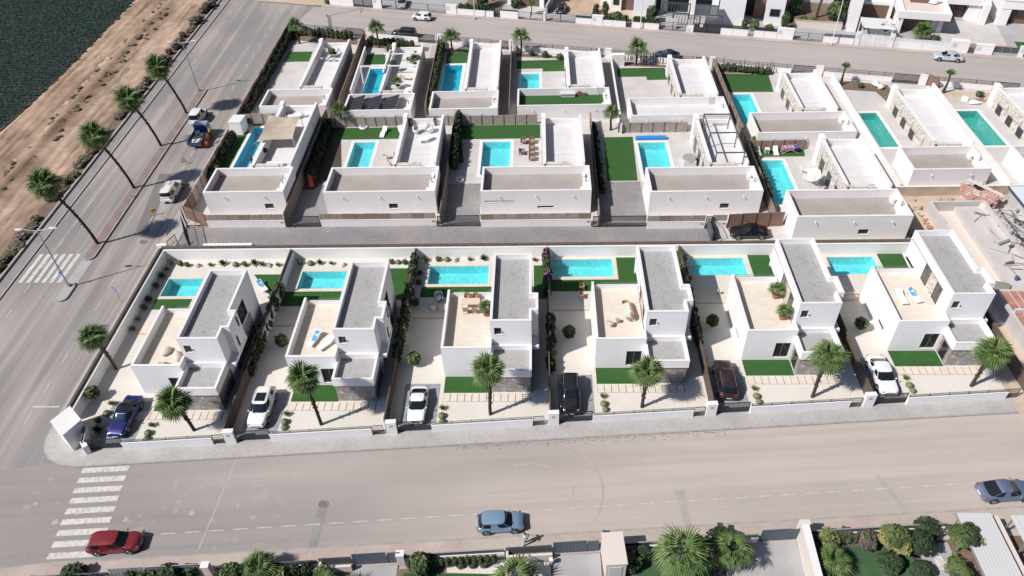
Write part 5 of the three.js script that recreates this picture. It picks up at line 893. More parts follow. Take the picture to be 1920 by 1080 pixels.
function fanPalm(label, x, z, h, o = {}) {
  const t = thing(o.name || 'fan_palm', label, 'palm tree', x, o.y === undefined ? 0.1 : o.y, z, 0, o.group), lean = o.lean || [0, 0], n = o.n || 34, s = Math.floor(Math.abs(x * 13 + z * 7)) + 1, k = o.k || 1;
  const top = [lean[0], h, lean[1]], midp = [lean[0] * .35 + rr(-.08, .08), h * .5, lean[1] * .35 + rr(-.08, .08)];
  part('trunk', taper([[0, -.1, 0], [lean[0] * .1, h * .2, lean[1] * .1], midp, top], o.radii || [.19, .13, .17, .22], 12, 9), M.trunk, t);
  if (o.boots) { const g = []; for (let i = 0; i < o.boots; i++) { const f = mix(.25, .97, i / o.boots), a = i * 2.4, r = mix(.14, .2, f), px = f < .5 ? mix(0, midp[0], f * 2) : mix(midp[0], top[0], f * 2 - 1), pz = f < .5 ? mix(0, midp[2], f * 2) : mix(midp[2], top[2], f * 2 - 1); g.push(T(B(0, .22, -.02, .05, -.06, .06), px + Math.cos(a) * r * .6, h * f, pz - Math.sin(a) * r * .6, a, 0, .9)); } part('leaf_bases', g, M.trunk, t); }
  const list = [];
  for (let i = 0; i < n; i++) { const q = frondMatrix(i, n, s, o.low === undefined ? -.55 : o.low, k); list.push(q); }
  const cy = h - .05;
  const mats = o.droop ? [M.palmA, M.palmB, M.palmC, M.palmA] : [M.palmA, M.palmB, M.palmC, M.palmA];
  if (o.merged) { for (let m = 0; m < 2; m++) { const g = []; list.forEach((q, i) => { if (i % 2 === m) g.push(T(fans[i % 3], top[0], cy, top[2], q.a, 0, q.el, q.k)); }); part('crown', g, mats[m], t); } }
  else list.forEach((q, i) => { const m = part('frond', (o.droop ? droopFans : fans)[i % 3], mats[(i * 7 + s) % 4], t); m.position.set(top[0], cy, top[2]); m.rotation.set(0, q.a, q.el, 'YXZ'); m.scale.setScalar(q.k); });
  if (o.skirt) { const g = []; for (let i = 0; i < o.skirt; i++) { const a = i * 2.4; g.push(T(fans[2], top[0], cy - .15 - .02 * i, top[2], a, 0, -1.05 - .3 * hash(i, s, 8), k * .85)); } part('dry_skirt', g, M.palmDry, t); }
  return t;
}
const palmsFront = [[-43.56, -50.46, 5.0, -.3, .25, 'beside the avenue wall left of the corner villa', 1.1], [-32.78, -42.71, 4.4, -.4, .3, 'in front of the corner villa entrance', 1.2], [-20.78, -43.38, 6.8, -.25, .12, 'in front of the second front villa', 1.15], [-4.8, -44.56, 6.3, .1, 0, 'in front of the third front villa', 1.2], [9.6, -45.4, 4.9, .05, 0, 'in front of the fourth front villa', 1.2], [25.9, -46.6, 5.8, .1, .06, 'in front of the fifth front villa', 1.25], [41.3, -47.9, 4.95, .14, .1, 'in front of the sixth front villa', 1.25]];
for (const [x, z, h, lx, lz, w, k] of palmsFront) fanPalm('fan palm with round green crown ' + w, x, z, h, { lean: [lx, lz], k: k * rr(.98, 1.1), n: Math.round(rr(28, 36)), low: rr(-.9, -.55), skirt: Math.round(rr(2, 6)), radii: [.17, .15, .2, .26], boots: 26, group: 'fan palms of the front row' });
const palmsAve = [[-54.5, -103.0, 7.9, -1.4, .8, 'first from the upper end'], [-55.0, -93.6, 7.9, -1.5, .9, 'second from the upper end'], [-54.7, -82.9, 8.6, -1.5, 1.0, 'third from the upper end'], [-54.5, -71.0, 9.6, -1.7, 1.2, 'nearest the zebra crossing']];
for (const [x, z, h, lx, lz, w] of palmsAve) fanPalm('tall windswept fan palm on the avenue median, ' + w, x, z, h, { y: 0.17, lean: [lx, lz], k: 1.5, n: 27, low: -.75, radii: [.20, .16, .15, .2], boots: 40, skirt: 9, name: 'median_palm', group: 'median palms' });
const palmsSmall = [[-42.5, -127.4, 3.2, 'in the street corner of the first rear garden', 1], [-27.9, -125.2, 3.5, 'behind the black people carrier', 1], [-14.8, -122.9, 2.6, 'above the third rear pool', 1.1], [-2.9, -122.0, 2.9, 'by the street left of the turf-roofed bungalow', 1.1], [16.1, -116.8, 2.8, 'beside the spiky hedge left of the convertible', 1.1], [-29.2, -98.4, 2.6, 'in the dark bed above the second middle bungalow', .9], [10.4, -96.15, 2.7, 'at the top of the turf strip with cover roller', .85]];
for (const [x, z, h, w, k] of palmsSmall) fanPalm('young palm ' + w, x, z, h, { k: k * 1.2, n: 14, low: -.25, radii: [.22, .16, .14, .14], merged: true, name: 'young_palm', group: 'young garden palms' });
for (const [x, z, h, w] of [[46.9, -108.6, 3.0, 'left of the first green pool'], [61.3, -105.5, 3.1, 'left of the rightmost green pool']]) fanPalm('thin palm with a small tuft of leaves ' + w, x, z, h, { k: .6, n: 12, low: .2, radii: [.26, .18, .12, .12], merged: true, name: 'young_palm', group: 'thin young palms' });

// ---------------------------------------------------------------- shrubs, hedges, small plants
function leafCloud(n, rx, ry, rz, size, s, hollow = .55) {      // leaves spread through a lumpy volume
  const P = []; let q = s * 7919 + 11; const R = () => { q = (q * 1664525 + 1013904223) >>> 0; return q / 4294967296; };
  const lumps = Array.from({ length: 9 }, () => { const a = R() * 6.283, e = Math.asin(R() * 2 - 1); return [Math.cos(a) * Math.cos(e), Math.sin(e), Math.sin(a) * Math.cos(e), .55 + .3 * R()]; });
  let made = 0, guard = 0;
  while (made < n && guard++ < n * 20) {
    const a = R() * 6.283, e = Math.asin(R() * 2 - 1), d = [Math.cos(a) * Math.cos(e), Math.sin(e), Math.sin(a) * Math.cos(e)];
    let ext = .72; for (const l of lumps) ext = Math.max(ext, .62 + l[3] * .55 * sm(.55, 1, d[0] * l[0] + d[1] * l[1] + d[2] * l[2]));
    const r = ext * (hollow + (1 - hollow) * Math.pow(R(), .5)), c = [d[0] * r * rx, d[1] * r * ry, d[2] * r * rz];
    const N = V3(d[0] + (R() - .5) * 1.2, d[1] + .5 + (R() - .5), d[2] + (R() - .5) * 1.2).normalize(), Tn = V3(R() - .5, R() - .5, R() - .5).cross(N).normalize(), Bn = N.clone().cross(Tn), L = size * (.7 + .6 * R()), w = L * .42;
    const p = (t, b, h) => [c[0] + Tn.x * t + Bn.x * b + N.x * h, c[1] + Tn.y * t + Bn.y * b + N.y * h, c[2] + Tn.z * t + Bn.z * b + N.z * h];
    const A = p(-L / 2, 0, 0), M1 = p(0, w, .12 * L), M2 = p(0, -w, .12 * L), E = p(L / 2, 0, -.1 * L); P.push(...A, ...M1, ...E, ...A, ...E, ...M2); made++;
  }
  const g = new THREE.BufferGeometry(); g.setAttribute('position', new THREE.Float32BufferAttribute(P, 3)); g.computeVertexNormals(); return planarUV(g);
}
const cloudA = [1, 2, 3].map(s => leafCloud(520, 1, 1, 1, .26, s)), cloudB = [4, 5, 6].map(s => leafCloud(260, 1, 1, 1, .3, s, .3)), cloudC = [7, 8].map(s => leafCloud(110, 1, 1, 1, .5, s, .3));
function bush(label, x, z, r, h, o = {}) {
  const t = thing(o.name || 'bush', label, o.cat || 'bush', x, o.y === undefined ? 0.1 : o.y, z, rr(0, 6), o.group), y0 = o.stem || 0, m = o.mats || [M.leafA, M.leafB, M.leafC], s = Math.floor(Math.abs(x * 31 + z * 17));
  if (o.stem !== undefined) part('trunk', [bar([0, -.05, 0], [0, y0 + h * .3, 0], .05, 6, .035), bar([0, y0 * .6, 0], [r * .4, y0 + h * .5, .1], .03, 5, .015), bar([0, y0 * .6, 0], [-r * .35, y0 + h * .55, -.1], .03, 5, .015)], M.bark, t);
  else part('stem', [bar([0, -.05, 0], [.05, h * .5, 0], .03, 5, .02), bar([0, -.05, 0], [-.1, h * .5, .08], .03, 5, .02)], M.bark, t);
  const lib = o.small ? cloudC : o.mid ? cloudB : cloudA;
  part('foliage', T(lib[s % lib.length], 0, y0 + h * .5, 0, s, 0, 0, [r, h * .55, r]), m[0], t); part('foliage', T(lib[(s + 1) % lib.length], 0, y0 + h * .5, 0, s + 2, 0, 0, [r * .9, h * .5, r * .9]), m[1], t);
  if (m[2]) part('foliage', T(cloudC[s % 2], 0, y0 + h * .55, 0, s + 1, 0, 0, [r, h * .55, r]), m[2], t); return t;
}
for (const [x, z, w] of [[-44.0, -46.5, 'by the corner wall above the blue saloon'], [-26.9, -53.4, 'left of the second villa terrace'], [-12.7, -50.9, 'on the gravel left of the third villa'], [3.0, -54.5, 'on the gravel left of the fourth villa'], [18.0, -56.0, 'on the gravel left of the fifth villa'], [33.1, -55.5, 'on the gravel left of the sixth villa']]) bush('round green shrub ' + w, x, z, .72, 1.25, { stem: .35, group: 'round shrubs of the front plots' });
// small plants: agave, ball cactus, stone, tuft
function agaveGeo(n, len, up, s) { const P = []; for (let i = 0; i < n; i++) { const a = i * 2.4, e = up * (.35 + .65 * (i / n)), d = [Math.cos(a) * Math.cos(e), Math.sin(e), Math.sin(a) * Math.cos(e)], q = [-Math.sin(a), 0, Math.cos(a)], L = len * (.8 + .3 * hash(i, s, 1)), w = len * .13; const m = [d[0] * L * .45, d[1] * L * .45 - .02, d[2] * L * .45]; const A = [m[0] + q[0] * w, m[1] + .03, m[2] + q[2] * w], Bq = [m[0] - q[0] * w, m[1] + .03, m[2] - q[2] * w], E = [d[0] * L, d[1] * L - .06 * L, d[2] * L]; P.push(0, 0, 0, ...A, ...m, 0, 0, 0, ...m, ...Bq, ...A, ...E, ...m, ...m, ...E, ...Bq); } const g = new THREE.BufferGeometry(); g.setAttribute('position', new THREE.Float32BufferAttribute(P, 3)); g.computeVertexNormals(); return planarUV(g); }
const agG = [agaveGeo(20, .6, 1.3, 1), agaveGeo(24, .5, 1.45, 2)], tuftG = agaveGeo(26, .75, 1.5, 5);
const cactusG = (() => { const g = new THREE.SphereGeometry(.34, 32, 12), p = g.attributes.position; for (let i = 0; i < p.count; i++) { const a = Math.atan2(p.getZ(i), p.getX(i)), k = 1 + .09 * Math.cos(a * 16); p.setXYZ(i, p.getX(i) * k, p.getY(i) * .85, p.getZ(i) * k); } g.translate(0, .24, 0); g.computeVertexNormals(); return planarUV(g); })();
const rockG = [blob(.34, .22, .26, 1, .35, 8), blob(.26, .2, .3, 4, .4, 8)];
const smallPlant = { agave: (l, x, z, k, g) => { const t = thing('agave', l, 'agave', x, .1, z, rr(0, 6), g); part('leaves', T(agG[0], 0, .03, 0, 0, 0, 0, k), M.agave, t); part('heart', T(agG[1], 0, .05, 0, 1, 0, 0, k * .7), M.agaveYellow, t); return t; },
  yellow: (l, x, z, k, g) => { const t = thing('agave', l, 'agave', x, .1, z, rr(0, 6), g); part('leaves', T(agG[1], 0, .03, 0, 0, 0, 0, k * 1.1), M.agaveYellow, t); part('heart', T(agG[0], 0, .05, 0, 1, 0, 0, k * .6), M.agave, t); return t; },
  cactus: (l, x, z, k, g) => { const t = thing('ball_cactus', l, 'cactus', x, .08, z, rr(0, 6), g); part('body', T(cactusG, 0, 0, 0, 0, 0, 0, k), M.cactus, t); part('crown', T(agaveGeo(18, .16, 1.5, 3), 0, .5 * k, 0), M.agaveYellow, t); return t; },
  tuft: (l, x, z, k, g) => { const t = thing('spiky_plant', l, 'plant', x, .1, z, rr(0, 6), g); part('leaves', T(tuftG, 0, 0, 0, 0, 0, 0, k), M.leafA, t); part('stem', bar([0, 0, 0], [0, .2, 0], .04), M.bark, t); return t; },
  rock: (l, x, z, k, g) => { const t = thing('garden_stone', l, 'stone', x, .15, z, rr(0, 6), g); part('boulder', T(rockG[0], 0, 0, 0, 0, 0, 0, k), M.rock, t); part('pebble', T(rockG[1], .35 * k, -.03, .1, 0, 0, 0, k * .5), M.rock, t); return t; },
  bushlet: (l, x, z, k, g) => bush(l, x, z, .38 * k, .6 * k, { mid: true, mats: [M.leafOlive, M.leafA, M.leafC], name: 'low_shrub', group: g }) };
const kindName = { agave: 'green agave', yellow: 'yellow-edged agave', cactus: 'ribbed ball cactus', tuft: 'spiky tuft', rock: 'pale garden stone', bushlet: 'low olive shrub' };
function rowPlants(where, list, k = 1) { list.forEach(([x, z, kind], i) => smallPlant[kind](kindName[kind] + ', ' + ORD[i] + ' plant ' + where, x, z, k * rr(.9, 1.15), undefined)); }
rowPlants('from the left along the corner villa rear wall', [[-43.7, -66.9, 'yellow'], [-42.6, -66.8, 'bushlet'], [-41.7, -66.6, 'bushlet'], [-40.4, -66.6, 'rock'], [-38.9, -66.6, 'yellow'], [-37.5, -66.8, 'tuft'], [-35.9, -66.6, 'cactus'], [-34.8, -66.6, 'bushlet'], [-33.7, -66.8, 'tuft'], [-32.7, -66.6, 'agave'], [-31.9, -66.6, 'rock'], [-30.8, -66.5, 'yellow']]);
rowPlants('down the shaded strip by the avenue wall', [[-43.9, -65.8, 'agave'], [-44.0, -64.6, 'tuft'], [-44.1, -63.0, 'bushlet'], [-44.0, -60.6, 'tuft'], [-44.0, -59.3, 'bushlet'], [-44.0, -57.5, 'yellow'], [-44.0, -56.0, 'agave']]);
rowPlants('from the left along the second villa rear wall', [[-28.2, -66.8, 'bushlet'], [-27.0, -66.7, 'cactus'], [-25.9, -66.8, 'tuft'], [-24.5, -66.7, 'yellow'], [-23.0, -66.6, 'rock'], [-17.4, -66.8, 'bushlet'], [-16.6, -66.8, 'cactus'], [-15.8, -66.7, 'bushlet'], [-14.95, -66.6, 'yellow']]);
rowPlants('from the left along the third villa rear wall', [[-13.3, -67.2, 'yellow'], [-11.9, -67.2, 'bushlet'], [-10.9, -67.2, 'cactus'], [-9.8, -67.2, 'rock'], [-8.2, -67.2, 'yellow'], [-6.6, -67.3, 'tuft'], [-0.6, -67.0, 'yellow']]);
rowPlants('down the shaded left strip of the third villa', [[-13.8, -64.7, 'tuft'], [-13.8, -63.2, 'bushlet']]);
rowPlants('beside the blue saloon', [[-42.0, -45.8, 'yellow'], [-42.0, -44.6, 'cactus'], [-42.4, -43.7, 'bushlet'], [-42.0, -42.6, 'tuft']]);
[[-37.0, -43.2, 'corner villa'], [-24.3, -44.5, 'second front villa'], [-9.4, -45.2, 'third front villa'], [6.0, -46.6, 'fourth front villa'], [20.6, -47.5, 'fifth front villa'], [35.4, -48.8, 'sixth front villa']].forEach(([x, z, n]) => {
  smallPlant.yellow('yellow-edged agave on the gravel right of the drive of the ' + n, x, z, 1.05); smallPlant.cactus('upper ball cactus right of the drive of the ' + n, x, z + .95, 1); smallPlant.cactus('lower ball cactus at the street wall of the ' + n, x + .1, z + 1.6, .85); });
// climbers on the fences
function climber(label, x, z0, z1, o = {}) { const t = thing(o.name || 'climbing_plant', label, o.cat || 'climber', x, 0.1, (z0 + z1) / 2), L = Math.abs(z1 - z0), n = Math.ceil(L / .8), A = [], Bb = [], C = []; for (let i = 0; i < n; i++) { const z = mix(-L / 2, L / 2, (i + .5) / n), h = rr(.7, 1) * (o.h || 1.9), w = rr(.3, .5) * (o.w || 1); A.push(T(cloudC[i % 2], rr(-.05, .05), h * .55, z, rr(0, 6), 0, 0, [w, h * .55, .65])); Bb.push(T(cloudC[(i + 1) % 2], 0, h * .5, z, rr(0, 6), 0, 0, [w * .9, h * .52, .6])); if (o.flower && rnd() < o.flower) C.push(T(cloudC[i % 2], .1, h * .6, z, rr(0, 6), 0, 0, [w, h * .5, .5])); } part('foliage', A, M.leafA, t); part('foliage', Bb, o.m2 || M.leafB, t); if (C.length) part('flowers', C, M.flower, t); part('stem', bar([0, 0, -L * .3], [0, 1.2, -L * .3], .04), M.bark, t); return t; }
climber('dark ivy covering the fence right of the corner villa', -29.25, -62, -49, { h: 1.85 }); climber('ivy covering the fence right of the second villa', -14.5, -67, -51, { h: 1.95, w: 1.1 }); climber('bougainvillea with purple flowers on the fence right of the third villa', .75, -67, -60.5, { flower: .35, name: 'bougainvillea', h: 2.2 }); climber('purple bougainvillea beside the gravel left of the fourth villa', 1.1, -57, -49.5, { flower: .22, name: 'bougainvillea', h: 1.7, w: .8 }); climber('green climber on the fence right of the fourth villa', 16.15, -67, -53, { h: 1.8 });
// hedges of the rear gardens
function hedge(label, a, b, h, w, o = {}) { const L = Math.hypot(b[0] - a[0], b[1] - a[1]), t = thing('hedge', label, 'hedge', a[0], o.y || 0.1, a[1], -Math.atan2(b[1] - a[1], b[0] - a[0]), o.group), n = Math.ceil(L / (o.step || .9)), A = [], C = []; for (let i = 0; i < n; i++) { const x = (i + .5) / n * L, hh = h * rr(.82, 1.1); A.push(T(cloudC[i % 2], x, hh * .52, rr(-.1, .1), rr(0, 6), 0, 0, [.6, hh * .55, w])); C.push(T(cloudC[(i + 1) % 2], x, hh * .5, rr(-.1, .1), rr(0, 6), 0, 0, [.55, hh * .55, w * .95])); } part('foliage', A, o.m1 || M.leafA, t); part('foliage', C, o.m2 || M.leafB, t); part('stem', [bar([L * .2, 0, 0], [L * .2, h * .6, 0], .04), bar([L * .8, 0, 0], [L * .8, h * .6, 0], .04)], M.bark, t); return t; }
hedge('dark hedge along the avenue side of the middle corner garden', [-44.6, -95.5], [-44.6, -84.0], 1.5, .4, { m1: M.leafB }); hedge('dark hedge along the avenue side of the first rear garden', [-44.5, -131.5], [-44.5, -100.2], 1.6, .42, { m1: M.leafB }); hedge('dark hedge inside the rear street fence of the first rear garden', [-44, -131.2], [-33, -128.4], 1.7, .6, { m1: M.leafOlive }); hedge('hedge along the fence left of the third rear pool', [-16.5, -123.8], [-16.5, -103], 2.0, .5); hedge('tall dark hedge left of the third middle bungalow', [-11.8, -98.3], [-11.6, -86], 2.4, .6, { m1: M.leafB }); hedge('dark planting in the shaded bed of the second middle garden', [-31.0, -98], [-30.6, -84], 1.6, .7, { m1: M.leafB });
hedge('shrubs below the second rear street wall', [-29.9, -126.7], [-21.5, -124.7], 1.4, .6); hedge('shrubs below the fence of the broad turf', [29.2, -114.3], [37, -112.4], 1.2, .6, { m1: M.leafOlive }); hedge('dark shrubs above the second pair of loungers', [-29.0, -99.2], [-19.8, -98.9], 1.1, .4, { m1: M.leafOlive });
hedge('dark shrubs left of the turf strip with cover roller', [7.9, -96.5], [8.2, -80], 1.5, .4, { m1: M.leafB }); hedge('shrubs by the pool behind the fifth villa', [29.2, -90], [29.0, -78], 1.5, .4, { m1: M.leafOlive });
for (const [x, z, r, h, w] of [[-1.2, -120.9, .6, 1.0, 'first agave-like shrub by the wall above the turf roof'], [1.2, -120.2, .7, 1.0, 'second shrub by the wall above the turf roof'], [3.6, -119.3, .7, .9, 'third shrub by the wall above the turf roof'], [-25.6, -123.2, .8, 1.3, 'shrub beside the palm behind the people carrier'], [49.5, -107.6, .5, .8, 'small shrub right of the thin palm by the green pool'], [66, -104.2, .6, .9, 'small shrub on the sand right of the rightmost palm'], [-44.0, -99.9, .9, 1.2, 'shrub at the avenue above the white cube'], [-44.3, -86.0, .7, 1.3, 'yellow green shrub at the avenue below the turf'], [30.0, -91.0, .7, 1.7, 'grey green tree left of the laundry rack']]) bush(w, x, z, r, h, { mid: true });
{ // pencil-like cactus hedge stems by the rear street fences
  for (const [x0, x1, w] of [[12.8, 20.4, 'left of the convertible'], [28.8, 37.6, 'above the broad turf']]) { const t = thing('column_cactus_row', 'row of upright spiky stems along the rear street fence ' + w, 'hedge', 0, .1, 0); for (let i = 0; i < 16; i++) { const x = mix(x0, x1, i / 15) + rr(-.1, .1), z = rearZ(x) + .5 + rr(-.2, .2), h = rr(1.2, 2.4); part('stem', taper([[x, 0, z], [x + rr(-.1, .1), h * .5, z], [x + rr(-.15, .15), h, z + rr(-.1, .1)]], [.07, .08, .03], 4, 6), M.leafOlive, t); } } }
// white zigzag-lit slats: shrubs on the verge of the avenue
const vergeMats = [M.leafPurple, M.leafDry, M.leafOlive];
for (let i = 0; i < 58; i++) { const z = -57 - i * 1.72 + rr(-.5, .5), gap = (z < -76 && z > -80) || (z < -98 && z > -101); if (gap) continue; bush(ORD[i] + ' scrubby bush from the zebra crossing up along the dirt verge', -64.5 + rr(-.35, .3), z, rr(.7, 1.25), rr(.5, z < -104 ? 1.7 : 1.0), { mid: true, y: 0.05, mats: z < -105 || i % 3 === 0 ? [M.leafPurple, M.leafOlive, M.leafDry] : [M.leafDry, M.leafPurple, M.leafOlive], name: 'verge_bush', group: 'scrubby bushes along the avenue' }); }
{ const A = [], D2 = []; for (let i = 0; i < 260; i++) { const z = -58 - 115 * rnd(), x = -73.6 + rr(-1, 1) * rr(0, 2.4); (i % 3 ? A : D2).push(T(cloudC[i % 2], x, .18, z, rr(0, 6), 0, 0, [rr(.2, .55), rr(.12, .3), rr(.25, .8)])); } const m = part('dry_weeds', A, M.leafDry); tag(m, 'dry brown weeds along the bank in the dirt track', 'weeds', null, 'stuff'); const n = part('dry_weeds', D2, M.leafOlive); tag(n, 'greenish weeds along the bank in the dirt track', 'weeds', null, 'stuff'); }
// ---------------------------------------------------------------- garden furniture
const TF = 3.3;   // height of the front villas' roof terraces above the street
function sunbed(label, x, y, z, ry, o = {}) {
  const t = thing('sun_lounger', label, 'sun lounger', x, y, z, ry, o.group), m = o.mat || M.plasticWhite;   // head at -z
  part('frame', [B(-.33, .33, .26, .31, -.25, 1.0), T(B(-.33, .33, 0, .05, -.8, 0), 0, .27, -.25, 0, .42)], m, t);
  part('cushion', [B(-.31, .31, .312, .37, -.24, .98), T(B(-.31, .31, .052, .11, -.78, 0), 0, .27, -.25, 0, .42)], o.cush || M.plasticWhite, t);
  for (const sx of [-1, 1]) for (const z0 of [-.7, .85]) part('leg', B(sx * .3 - .03, sx * .3 + .03, 0, .26, z0 - .03, z0 + .03), m, t);
  return t;
}
function towelOn(bed, label, sh = 1) { const t = part('towel', [T(B(-.25, .25, .115, .125, -.75, 0), 0, .27, -.25, .05, .42), B(-.24, .26, .374, .384, -.23, .25 * sh)], M.towel); t.position.copy(bed.position); t.rotation.copy(bed.rotation); return tag(t, label, 'towel'); }
const sbA = sunbed('white sun lounger under the blue towel on the second villa terrace', -22.45, TF, -51.2, -.35), sbB = sunbed('white sun lounger without towel on the second villa terrace', -21.1, TF, -50.6, -.7);
towelOn(sbA, 'blue and white towel draped over the lounger on the second villa terrace', 1.2);
const sbC = sunbed('white sun lounger on the turf right of the corner villa', -31.6, .12, -62.6, .7); towelOn(sbC, 'blue towel on the lounger standing on the turf of the corner villa');
const sbD = sunbed('bare white sun lounger on the sixth villa terrace', 36.75, TF, -56.7, .08), sbE = sunbed('white sun lounger under the blue towel on the sixth villa terrace', 38.1, TF, -56.9, .28); towelOn(sbE, 'blue towel draped over the lounger on the sixth villa terrace', .6);
// corner villa: stone shaped poufs and a rounded sofa
function pouf(label, x, y, z, rx, ry, rz, mat = M.linen) { const t = thing('pouf', label, 'pouf', x, y, z, rr(0, 3)); part('seat', T(blob(rx, ry, rz, x, .06, 16), 0, ry * .8, 0), mat, t); part('seam', T(clean(new THREE.TorusGeometry(1, .012, 5, 28).rotateX(Math.PI / 2)), 0, ry * .8, 0, 0, 0, 0, [rx * 1.01, 1, rz * 1.01]), M.cushionGreen, t); return t; }
pouf('beige stone shaped pouf in the middle of the corner villa terrace', -36.9, TF, -49.7, .62, .3, .42); pouf('long beige cushion seat near the right wall of the corner villa terrace', -35.6, TF, -49.1, .38, .28, .75); pouf('brown round chair at the right wall of the corner villa terrace', -35.3, TF, -52.2, .35, .35, .4, M.wicker); pouf('small grey pouf behind the front parapet of the corner villa terrace', -36.5, TF, -47.95, .42, .25, .3, plain(.42, .39, .35, 1)); pouf('pale low pouf behind the front parapet of the corner villa terrace', -37.3, TF, -47.8, .6, .2, .3, plain(.68, .66, .62, 1));
// wall bench on the gravel
// third villa: egg chairs on the patio, dining set and a potted palm on the terrace
function eggChair(label, x, y, z, ry, k = 1, mat = M.pale) { const t = thing('egg_chair', label, 'chair', x, y, z, ry), P = [[.02, 0], [.30, .04], [.42, .22], [.46, .42], [.43, .62]].map(p => new THREE.Vector2(p[0] * k, p[1] * k)); const g = new THREE.LatheGeometry(P, 20, .55, 5.2); part('shell', clean(g), mat, t); part('back', T(clean(new THREE.LatheGeometry([[.44, .6], [.42, .8], [.36, .95]].map(p => new THREE.Vector2(p[0] * k, p[1] * k)), 14, 1.6, 3.1)), 0, 0, 0), mat, t); part('cushion', T(blob(.33 * k, .09 * k, .33 * k, 1, .02, 14), 0, .36 * k, 0), M.plasticWhite, t); return t; }
eggChair('white egg shaped armchair upper on the patio of the third villa', -11.2, .12, -60.4, .4, 1.15); eggChair('pale egg shaped armchair lower on the patio of the third villa', -11.75, .12, -59.0, 1.8, 1.0, M.linen);
{ const t = thing('coffee_table', 'round pale low table beside the egg chairs of the third villa', 'table', -10.6, .12, -59.0); part('top', T(clean(new THREE.CylinderGeometry(.5, .5, .05, 24)), 0, .35, 0), M.linen, t); part('foot', T(clean(new THREE.CylinderGeometry(.2, .3, .33, 16)), 0, .165, 0), M.linen, t); }
function diningTable(label, x, y, z, w, d, mat, ry = 0) { const t = thing('dining_table', label, 'table', x, y, z, ry); part('top', B(-w / 2, w / 2, .70, .75, -d / 2, d / 2), mat, t); for (const a of [-1, 1]) for (const b of [-1, 1]) part('leg', B(a * (w / 2 - .08) - .03, a * (w / 2 - .08) + .03, 0, .70, b * (d / 2 - .08) - .03, b * (d / 2 - .08) + .03), mat, t); return t; }
function diningChair(label, x, y, z, ry, mat, name = 'dining_chair', group) { const t = thing(name, label, 'chair', x, y, z, ry, group); part('seat', B(-.25, .25, .42, .48, -.25, .25), mat, t); part('backrest', [B(-.25, .25, .5, .85, -.29, -.25), B(-.29, -.25, .5, .72, -.25, .15), B(.25, .29, .5, .72, -.25, .15)], mat, t); for (const a of [-1, 1]) for (const b of [-1, 1]) part('leg', B(a * .22 - .02, a * .22 + .02, 0, .42, b * .22 - .02, b * .22 + .02), mat, t); return t; }
diningTable('pale wooden dining table on the third villa terrace', -7.15, TF, -56.05, 1.9, .95, plain(.62, .50, .38, .7));
[[-7.6, -57.0, 0, 'rear left'], [-6.7, -57.0, 0, 'rear right'], [-7.6, -55.1, Math.PI, 'front left'], [-6.7, -55.1, Math.PI, 'front right']].forEach(([x, z, a, w]) => diningChair('reddish dining chair at the ' + w + ' of the table on the third villa terrace', x, TF, z, a, plain(.36, .20, .13, .8)));
function pottedPalm(label, x, y, z, k, potM = M.terracotta) { const t = thing('potted_palm', label, 'potted plant', x, y, z, rr(0, 6)); part('pot', clean(new THREE.LatheGeometry([[0, 0], [.2, 0], [.28, .25], [.3, .42], [.26, .42], [.24, .36]].map(p => new THREE.Vector2(p[0] * k, p[1] * k)), 18)), potM, t); part('soil', T(clean(new THREE.CylinderGeometry(.24 * k, .24 * k, .02, 14)), 0, .36 * k, 0), M.soil, t); part('stem', bar([0, .36 * k, 0], [0, .75 * k, 0], .05 * k, 6, .04 * k), M.trunk, t); for (let i = 0; i < 13; i++) { const m = part('frond', fans[i % 3], [M.palmA, M.palmB, M.palmC][i % 3], t); m.position.set(0, .7 * k, 0); m.rotation.set(0, i * 2.4, mix(1.3, -.1, i / 13), 'YXZ'); m.scale.setScalar(.55 * k); } return t; }
pottedPalm('potted palm in a terracotta pot beside the dining table of the third villa', -5.5, TF, -54.8, 1.35); pottedPalm('upper potted palm on the fifth villa terrace', 24.2, TF, -57.1, 1.35); pottedPalm('lower potted palm on the fifth villa terrace', 24.15, TF, -54.0, 1.35);
solo('potted_bush', [T(cloudB[0], -14.0 + .3, .6, -59.6, 0, 0, 0, [.6, .5, .6])], M.leafB, 'dark bush at the ivy fence beside the second villa', 'bush');
// fourth villa: loveseat, small chair and table, wicker chairs on the patio
{ const t = thing('loveseat', 'rattan loveseat with pale green and cream cushions on the fourth villa terrace', 'sofa', 8.75, TF, -54.8, .12); part('shell', [B(-.1, .55, .1, .3, -.95, .95), B(.4, .52, .3, .75, -.95, .95), T(clean(new THREE.CylinderGeometry(.4, .34, .4, 20, 1, true, 0, Math.PI)), .1, .5, .95, -Math.PI / 2), T(clean(new THREE.CylinderGeometry(.4, .34, .4, 20, 1, true, 0, Math.PI)), .1, .5, -.95, Math.PI / 2)], M.wicker, t); part('seat_cushion', B(-.3, .4, .3, .45, -.9, .9), M.cushionGreen, t); for (const [z, m, n] of [[-.7, M.linen, .3], [-.2, plain(.65, .58, .35, 1), .2], [.35, M.linen, .2], [.7, plain(.3, .25, .2, 1), .15]]) part('cushion', T(blob(.1, .22, .24, z, .05, 12), .26, .62, z, n, 0, -.3), m, t); for (const z of [-.8, .8]) part('leg', [B(-.05, 0, 0, .1, z, z + .05), B(.45, .5, 0, .1, z, z + .05)], M.woodFrame, t); }
